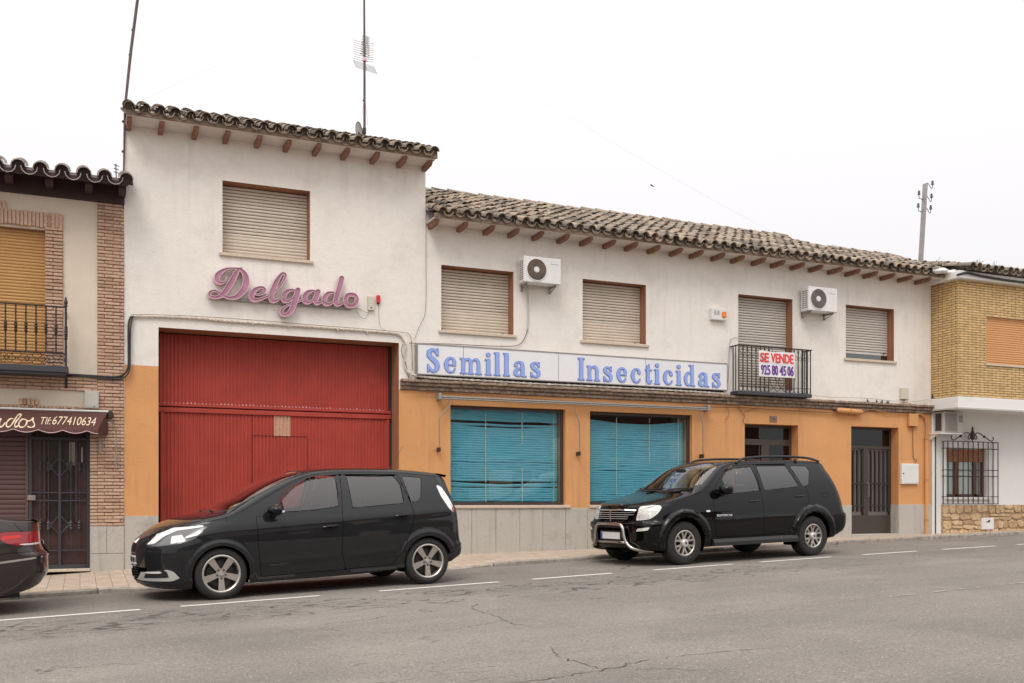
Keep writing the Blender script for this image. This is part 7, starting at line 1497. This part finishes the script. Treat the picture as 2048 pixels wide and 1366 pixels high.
SUV = dict(W=.925, L0=-.80, L1=3.90, wb=2.88, Rf=.42, nf=3.0, Rr=.32, nr=2.8, under=.05, tk=.24, tk2=.27, floor=.28, paint='paint_gloss', Rt=.352, wt=.245, rr=.205, rim='y', dash=1.12, cabin=(.55, 1.55, 2.5, 1.25), ntop=2.5,
    zt=[(-.80, .60), (-.79, .68), (-.735, .71), (-.70, .82), (-.675, .90), (-.62, .965), (-.5, 1.005), (-.25, 1.065), (.05, 1.135), (.19, 1.18), (.4, 1.335), (.62, 1.49), (.84, 1.61), (1.0, 1.655), (1.44, 1.69), (1.8, 1.70), (2.6, 1.702), (3.14, 1.693), (3.45, 1.66), (3.55, 1.60), (3.66, 1.40), (3.74, 1.20), (3.80, .95), (3.84, .76), (3.90, .68)],
    ze=[(-.80, .56), (-.79, .65), (-.735, .69), (-.70, .79), (-.675, .855), (-.60, .915), (-.44, .97), (-.1, 1.05), (.23, 1.115), (.42, 1.15), (.55, 1.21), (.78, 1.375), (.99, 1.535), (1.11, 1.592), (1.3, 1.63), (2.0, 1.648), (2.7, 1.648), (3.2, 1.635), (3.42, 1.575), (3.55, 1.47), (3.66, 1.28), (3.74, 1.10), (3.80, .88), (3.90, .66)],
    zb=[(-.80, .42), (-.785, .34), (-.73, .28), (-.55, .25), (-.38, .25), (.4, .27), (2.5, .27), (3.2, .30), (3.45, .32), (3.72, .36), (3.85, .43), (3.90, .55)],
    xf=[(.24, -.62), (.3, -.755), (.4, -.80), (.6, -.80), (.68, -.79), (.71, -.735), (.82, -.70), (.90, -.675), (.96, -.63), (.99, -.58), (1.05, -.55), (1.2, -.52)],
    xr=[(.28, 3.45), (.36, 3.72), (.43, 3.85), (.55, 3.90), (.70, 3.90), (.75, 3.84), (.95, 3.80), (1.2, 3.74), (1.4, 3.66), (1.6, 3.57), (1.8, 3.57)], zw=[(-1.1, 1.0), (0, 1.0), (3.9, 1.06)],
    flares=[(0, .35, .40, .545, .045), (2.88, .35, .40, .545, .045)], creases=[(.56, .69, 2.46, .715, .016, .035)],
    arches=[(0, .35, .405), (2.88, .35, .405)],
    windows=[('window', [(.93, 1.385), (1.069, 1.500), (1.281, 1.555), (1.681, 1.575), (1.70, 1.155), (.95, 1.118)], G_car), ('window', [(1.785, 1.588), (2.475, 1.590), (2.635, 1.214), (1.80, 1.158)], G_tint), ('quarter_light', [(2.565, 1.585), (2.955, 1.575), (3.005, 1.49), (2.87, 1.235), (2.72, 1.22)], G_tint)],
    window_door=[0, 1, -1],
    doors=[[(.62, 1.10), (.62, .67), (.66, .42), (1.70, .42), (1.71, 1.14), (1.735, 1.612), (1.25, 1.592), (1.02, 1.50), (.84, 1.35)], [(1.735, 1.612), (1.71, 1.14), (1.70, .42), (2.40, .42), (2.52, .67), (2.80, .95), (2.81, 1.16), (2.50, 1.618)]],
    handles=[(1.42, .985, .22), (2.50, 1.045, .20)], mirror=(.86, 1.195, .12, .085), handle_m='trim',
    windscreen=[(.20, 0), (.22, .40), (.30, .68), (.48, .80), (.70, .745), (.96, .66), (1.0, .40), (1.0, 0), (.9, -.1), (.2, -.1)],
    lamps=[('headlight', [(-.80, .73), (-.725, .715), (-.60, .755), (-.50, .84), (-.43, .93), (-.43, .965), (-.50, .98), (-.62, .955), (-.74, .92), (-.80, .90)], 'lamp_clear', [('reflector', [(-.68, .75), (-.68, .83), (-.60, .83), (-.60, .77)], 'silver'), ('reflector', [(-.60, .87), (-.57, .93), (-.49, .93), (-.50, .87)], 'lamp_white')]),
           ('tail_light', [(3.60, 1.22), (3.8, 1.22), (3.9, .80), (3.735, .80)], 'lamp_red', [])],
    lamp_y=.53, openings=[(0, .49, .725, .885, .44), (0, .42, .34, .66, .40)],
    patches=[('fog_light', [(-.755, .555), (-.745, .605), (-.645, .628), (-.665, .578)], 'lamp_clear', .004), ('side_repeater', [(.44, .835), (.44, .865), (.53, .865), (.53, .835)], 'lamp_white', .006)],
    seams=[('bonnet_gap', [(-.60, .925), (-.44, .985), (-.1, 1.06), (.23, 1.122), (.40, 1.155)]), ('bumper_gap', [(-.70, .685), (-.60, .655), (-.46, .645)]), ('fuel_flap_gap', [(3.14, 1.02), (3.14, 1.09), (3.30, 1.09), (3.30, 1.02), (3.14, 1.02)]), ('bumper_gap', [(3.36, .70), (3.6, .715), (3.84, .72)]), ('wing_gap', [(.60, 1.13), (.50, 1.17)])])
suv, SB = make_car('parked_suv', 'glossy black off-road car with chrome bull bar parked by the right shop window', SUV, 10.37, 12.41)
suv['category'] = 'car'
def xnose(y, z): # front surface x at (y,z)
    lo, hi = SUV['L0'] - .01, 0.2
    for _ in range(28):
        m_ = (lo + hi) / 2
        if float(SB.side(np.array(m_), np.array(min(z, float(SB.ze(m_)))))) > abs(y): hi = m_
        else: lo = m_
    return hi
for i in range(4):
    zz = .755 + i * .033; w = .40 + .09 * (zz - .72) / .17; b = MB(); b.tube([(xnose(y, zz) - .004, y, zz) for y in np.linspace(-w, w, 17)], .0042, 5); b.build('grille_slat', M['silver'], suv)
b = MB(); b.tube([(xnose(0, z) - .012, 0, z) for z in np.linspace(.715, .89, 6)], .010, 6); b.build('grille_centre_bar', M['chrome'], suv)
b = MB()
for s in (-1, 1): b.tube([(xnose(y * s, z) - .008, y * s, z) for y, z in ((0, .900), (.2, .900), (.38, .897), (.50, .885))], .014, 6)
b.build('grille_surround', M['chrome'], suv)
b = MB(); b.box(-.828, -.82, -.26, .26, .425, .535); o = b.build('number_plate', M['plate_white'], suv); b = MB(); b.box(-.8295, -.8275, .215, .258, .428, .532); b.build('plate_strip', M['plate_blue'], o)
b = MB(); b.bbox(-.819, -.79, -.30, .30, .40, .56, .006); b.build('plate_holder', M['trim'], suv)
b = MB(); b.bbox(-.80, -.77, -.42, .42, .60, .63, .008); b.bbox(-.80, -.77, -.42, .42, .36, .38, .008); b.build('intake_bars', M['trim'], suv)
Ph = [(-.45, -.66, .225), (-.62, -.62, .245), (-.78, -.54, .285), (-.82, -.44, .37), (-.84, -.40, .48), (-.84, -.375, .59), (-.845, -.33, .65), (-.85, -.25, .668), (-.86, 0, .672)]; Pb = Ph + [(p[0], -p[1], p[2]) for p in Ph[-2::-1]]
b = MB(); b.tube(spline(Pb, 5), .027, 12); b.tube([(-.848 + .03 * (y / .43) ** 2, y, .375) for y in np.linspace(-.43, .43, 7)], .022, 10)
b.build('bull_bar', M['steel_tube'], suv, smooth='all')
for y in (-.30, .30): b = MB(); b.tube([(-.868, y, .375), (-.76, y, .37)], .016, 6); b.build('bull_bar_mount', M['trim'], suv)
b = MB(); b.lathe([(.020, -.002), (.028, -.002), (.028, .006), (.020, .006)], (-.585, 0, .982), 'z', 20, closed=True); b.box(-.61, -.56, -.003, .003, .982, .988); b.build('badge', M['chrome'], suv)
for s in (-1, 1):
    b = MB(); P = [(1.36, .63), (1.45, .685), (1.60, .722), (2.0, .742), (2.6, .742), (3.0, .722), (3.20, .69), (3.33, .655)]; b.tube(spline([(x, s * .625, z + 1) for x, z in P], 4), .021, 8)
    for xx in (1.38, 2.75, 3.30): b.tube([(xx, s * .625, 1.63), (xx, s * .625, 1.70 if xx == 2.75 else 1.66)], .026, 6)
    b.build('roof_rail', M['trim'], suv, smooth='all')
    b = MB(); b.prismx([(s * .80, .27), (s * .965, .275), (s * .965, .335), (s * .93, .385), (s * .80, .40)], .56, 2.45); b.build('side_step', M['trim'], suv)
for y in (-.34, .28): b = MB(); b.tube([(.20, y + .1, 1.215), (.235, y - .12, 1.225), (.30, y - .38, 1.235)], .009, 4); b.build('wiper', M['trim'], suv)
b = MB(); text_mesh(b, 'REXTON Xdi', .665, .757, .33, .032, 0, bold=.02); b.v = [(v[0], SB.at(v[0], v[2])[1] - .002, v[2]) for v in b.v]; b.build('door_lettering', M['lamp_white'], suv)
b = MB(); b.tube([(.62, .05, 1.50), (.62, .05, 1.45), (.62, .05, 1.40)], [.004, .014, .012], 6); b.build('hanging_ornament', M['silver'], suv)
b = MB(); b.bbox(.66, .70, -.11, .11, 1.50, 1.56, .01); b.build('interior_mirror', M['trim'], suv)
SED = dict(W=.93, L0=-.95, L1=3.82, wb=2.71, Rf=.8, nf=2.4, Rr=.40, nr=2.7, under=.06, tk=.34, tk2=.35, floor=.18, paint='paint_brown', Rt=.325, wt=.215, rr=.23, rim='fan', dash=.92, cabin=(.45, 1.45, 2.3, 1.0), ntop=2.4,
    zt=[(-.95, .50), (-.9, .62), (-.7, .75), (-.2, .88), (.35, .96), (.9, 1.25), (1.3, 1.39), (1.9, 1.43), (2.4, 1.37), (2.9, 1.21), (3.2, 1.125), (3.5, 1.072), (3.70, 1.05), (3.735, .95), (3.76, .80), (3.80, .68), (3.82, .50)],
    ze=[(-.95, .46), (-.9, .55), (-.7, .68), (-.2, .81), (.35, .90), (.9, 1.15), (1.3, 1.31), (1.9, 1.36), (2.4, 1.29), (2.9, 1.12), (3.2, 1.065), (3.5, 1.035), (3.70, 1.02), (3.735, .90), (3.76, .76), (3.80, .64), (3.82, .48)],
    zb=[(-.95, .38), (-.9, .25), (-.8, .18), (0, .16), (2.3, .18), (2.9, .21), (3.3, .225), (3.62, .285), (3.75, .36), (3.82, .44)],
    xf=[(.15, -.82), (.25, -.92), (.4, -.95), (.5, -.95), (.62, -.9), (.75, -.7), (.88, -.55), (1.2, -.5)],
    xr=[(.2, 3.55), (.285, 3.70), (.37, 3.77), (.47, 3.82), (.66, 3.82), (.70, 3.78), (.78, 3.745), (.93, 3.74), (1.03, 3.73), (1.06, 3.70), (1.5, 3.7)], zw=[(-1, .84), (0, .86), (3.8, .95)],
    flares=[(0, .32, .33, .42, .015), (2.71, .32, .33, .43, .018)], creases=[(-.4, .70, 3.6, .80, .010, .06)], arches=[(0, .32, .36), (2.71, .32, .36)],
    windows=[('window', [(.72, .98), (1.02, 1.20), (1.40, 1.29), (1.46, 1.0)], G_tint), ('window', [(1.54, 1.01), (1.50, 1.29), (1.9, 1.31), (2.3, 1.24), (2.62, 1.12), (2.6, 1.05)], G_tint)], window_door=[0, 1],
    doors=[[(.55, .94), (.52, .6), (.58, .25), (1.45, .25), (1.50, .9), (1.47, 1.30), (1.3, 1.29), (.95, 1.15)], [(1.47, 1.30), (1.50, .9), (1.45, .25), (2.15, .26), (2.35, .60), (2.62, .85), (2.66, 1.10), (2.3, 1.26), (1.9, 1.34)]],
    handles=[(1.2, .86, .2), (2.2, .89, .2)], mirror=(.75, 1.0, .10, .065),
    windscreen=[(.40, 0), (.42, .5), (.55, .72), (.8, .70), (1.15, .60), (1.22, 0), (1, -.1), (.5, -.1)], rear_screen=[(2.2, 0), (2.2, .56), (2.6, .66), (2.95, .70), (3.08, .5), (3.1, 0), (3, -.1), (2.3, -.1)],
    lamps=[('headlight', [(-.86, .60), (-.7, .70), (-.35, .76), (-.4, .66), (-.7, .58)], 'lamp_clear', []), ('tail_light', [(3.22, .915), (3.33, .938), (3.74, .93), (3.80, .77), (3.45, .775), (3.31, .818)], 'lamp_red', [('light_guide', [(3.30, .845), (3.30, .885), (3.48, .90), (3.50, .87)], 'red_plastic'), ('light_guide', [(3.565, .80), (3.585, .90), (3.605, .90), (3.59, .80)], 'red_plastic'), ('white_lens', [(3.46, .776), (3.46, .796), (3.8, .802), (3.8, .778)], 'lamp_white')])],
    openings=[(0, .5, .24, .42, .45)], patches=[('chrome_strip', [(2.95, .552), (2.95, .574), (3.3, .612), (3.84, .662), (3.84, .640), (3.3, .588)], 'chrome', .005)],
    seams=[('bumper_gap', [(3.1, .66), (3.35, .70), (3.78, .705)]), ('boot_gap', [(3.42, 1.035), (3.50, .93)])])
sed, QB = make_car('parked_sedan', 'dark brown saloon with red tail lights, only its rear in view at the left edge', SED, 3.026 - 5.70, 12.40)
b = MB(); P = [(3.70, y, 1.052 - .0) for y in np.linspace(-.62, .62, 9)]
for (a, c) in zip(P[:-1], P[1:]): b.add([(3.58, a[1], 1.056), (3.58, c[1], 1.056), (3.765, c[1], 1.072), (3.765, a[1], 1.072), (3.75, a[1], 1.035), (3.75, c[1], 1.035)], [(0, 1, 2, 3), (3, 2, 5, 4)])
b.build('boot_lip', M['paint_brown'], sed, smooth='all')
b = MB(); b.box(3.765, 3.772, -.26, .26, .76, .80); b.build('number_plate', M['plate_white'], sed)
# ==REFLECTED==
# ================================================================== unseen houses added behind the camera, only to be reflected in glass and paint
def add_reflection_house(s0, s1, h, wall, label, nwin, seed):
    o = thing('reflection_house', label, 'building', tuple(sn(s0, -8.5)), 'unseen houses added for reflections'); o.rotation_euler = (0, 0, ST); L = s1 - s0
    b = MB(); b.box(0, L, -7, 0, -1.5, h); b.build('wall', wall, o)
    b = MB(); b.add([(-.2, .5, h - .02), (L + .2, .5, h - .02), (L + .2, .5, h + .12), (-.2, .5, h + .12), (-.2, -3.5, h + 1.7), (L + .2, -3.5, h + 1.7), (-.2, -7.3, h + .1), (L + .2, -7.3, h + .1), (-.2, .0, h - .02), (L + .2, .0, h - .02)], [(0, 1, 2, 3), (3, 2, 5, 4), (4, 5, 7, 6), (0, 8, 9, 1)]); b.build('roof', M['tile'], o)
    for f_ in range(2):
        for i in range(nwin):
            x = L * (i + .5) / nwin; z = .2 if f_ == 0 else 2.9; hh = 2.1 if f_ == 0 else .9; zz = z
            b = MB(); b.box(x - .55, x + .55, .0, .02, zz, zz + hh); w = b.build('window' if f_ else 'door', M['fan_dark'] if (i + f_) % 2 else M['shutter'], o)
            b = MB(); b.bbox(x - .65, x + .65, .0, .06, zz - .08, zz - .001, .005); b.build('sill', M['sill'], w)
add_reflection_house(-16, -5, 4.4, M['fan_grille'], 'plain grey house added for reflections, out of view left of the camera', 4, 1)
add_reflection_house(-4.9, 6, 5.0, M['frame_brown'], 'plain brown house added for reflections, out of view behind the camera', 4, 2)
add_reflection_house(6.1, 15, 4.4, M['door_wood'], 'low dark brown house added for reflections, out of view across the street', 3, 3)
add_reflection_house(15.1, 30, 4.8, M['rafter'], 'long brown house added for reflections, out of view right of the camera', 5, 4)
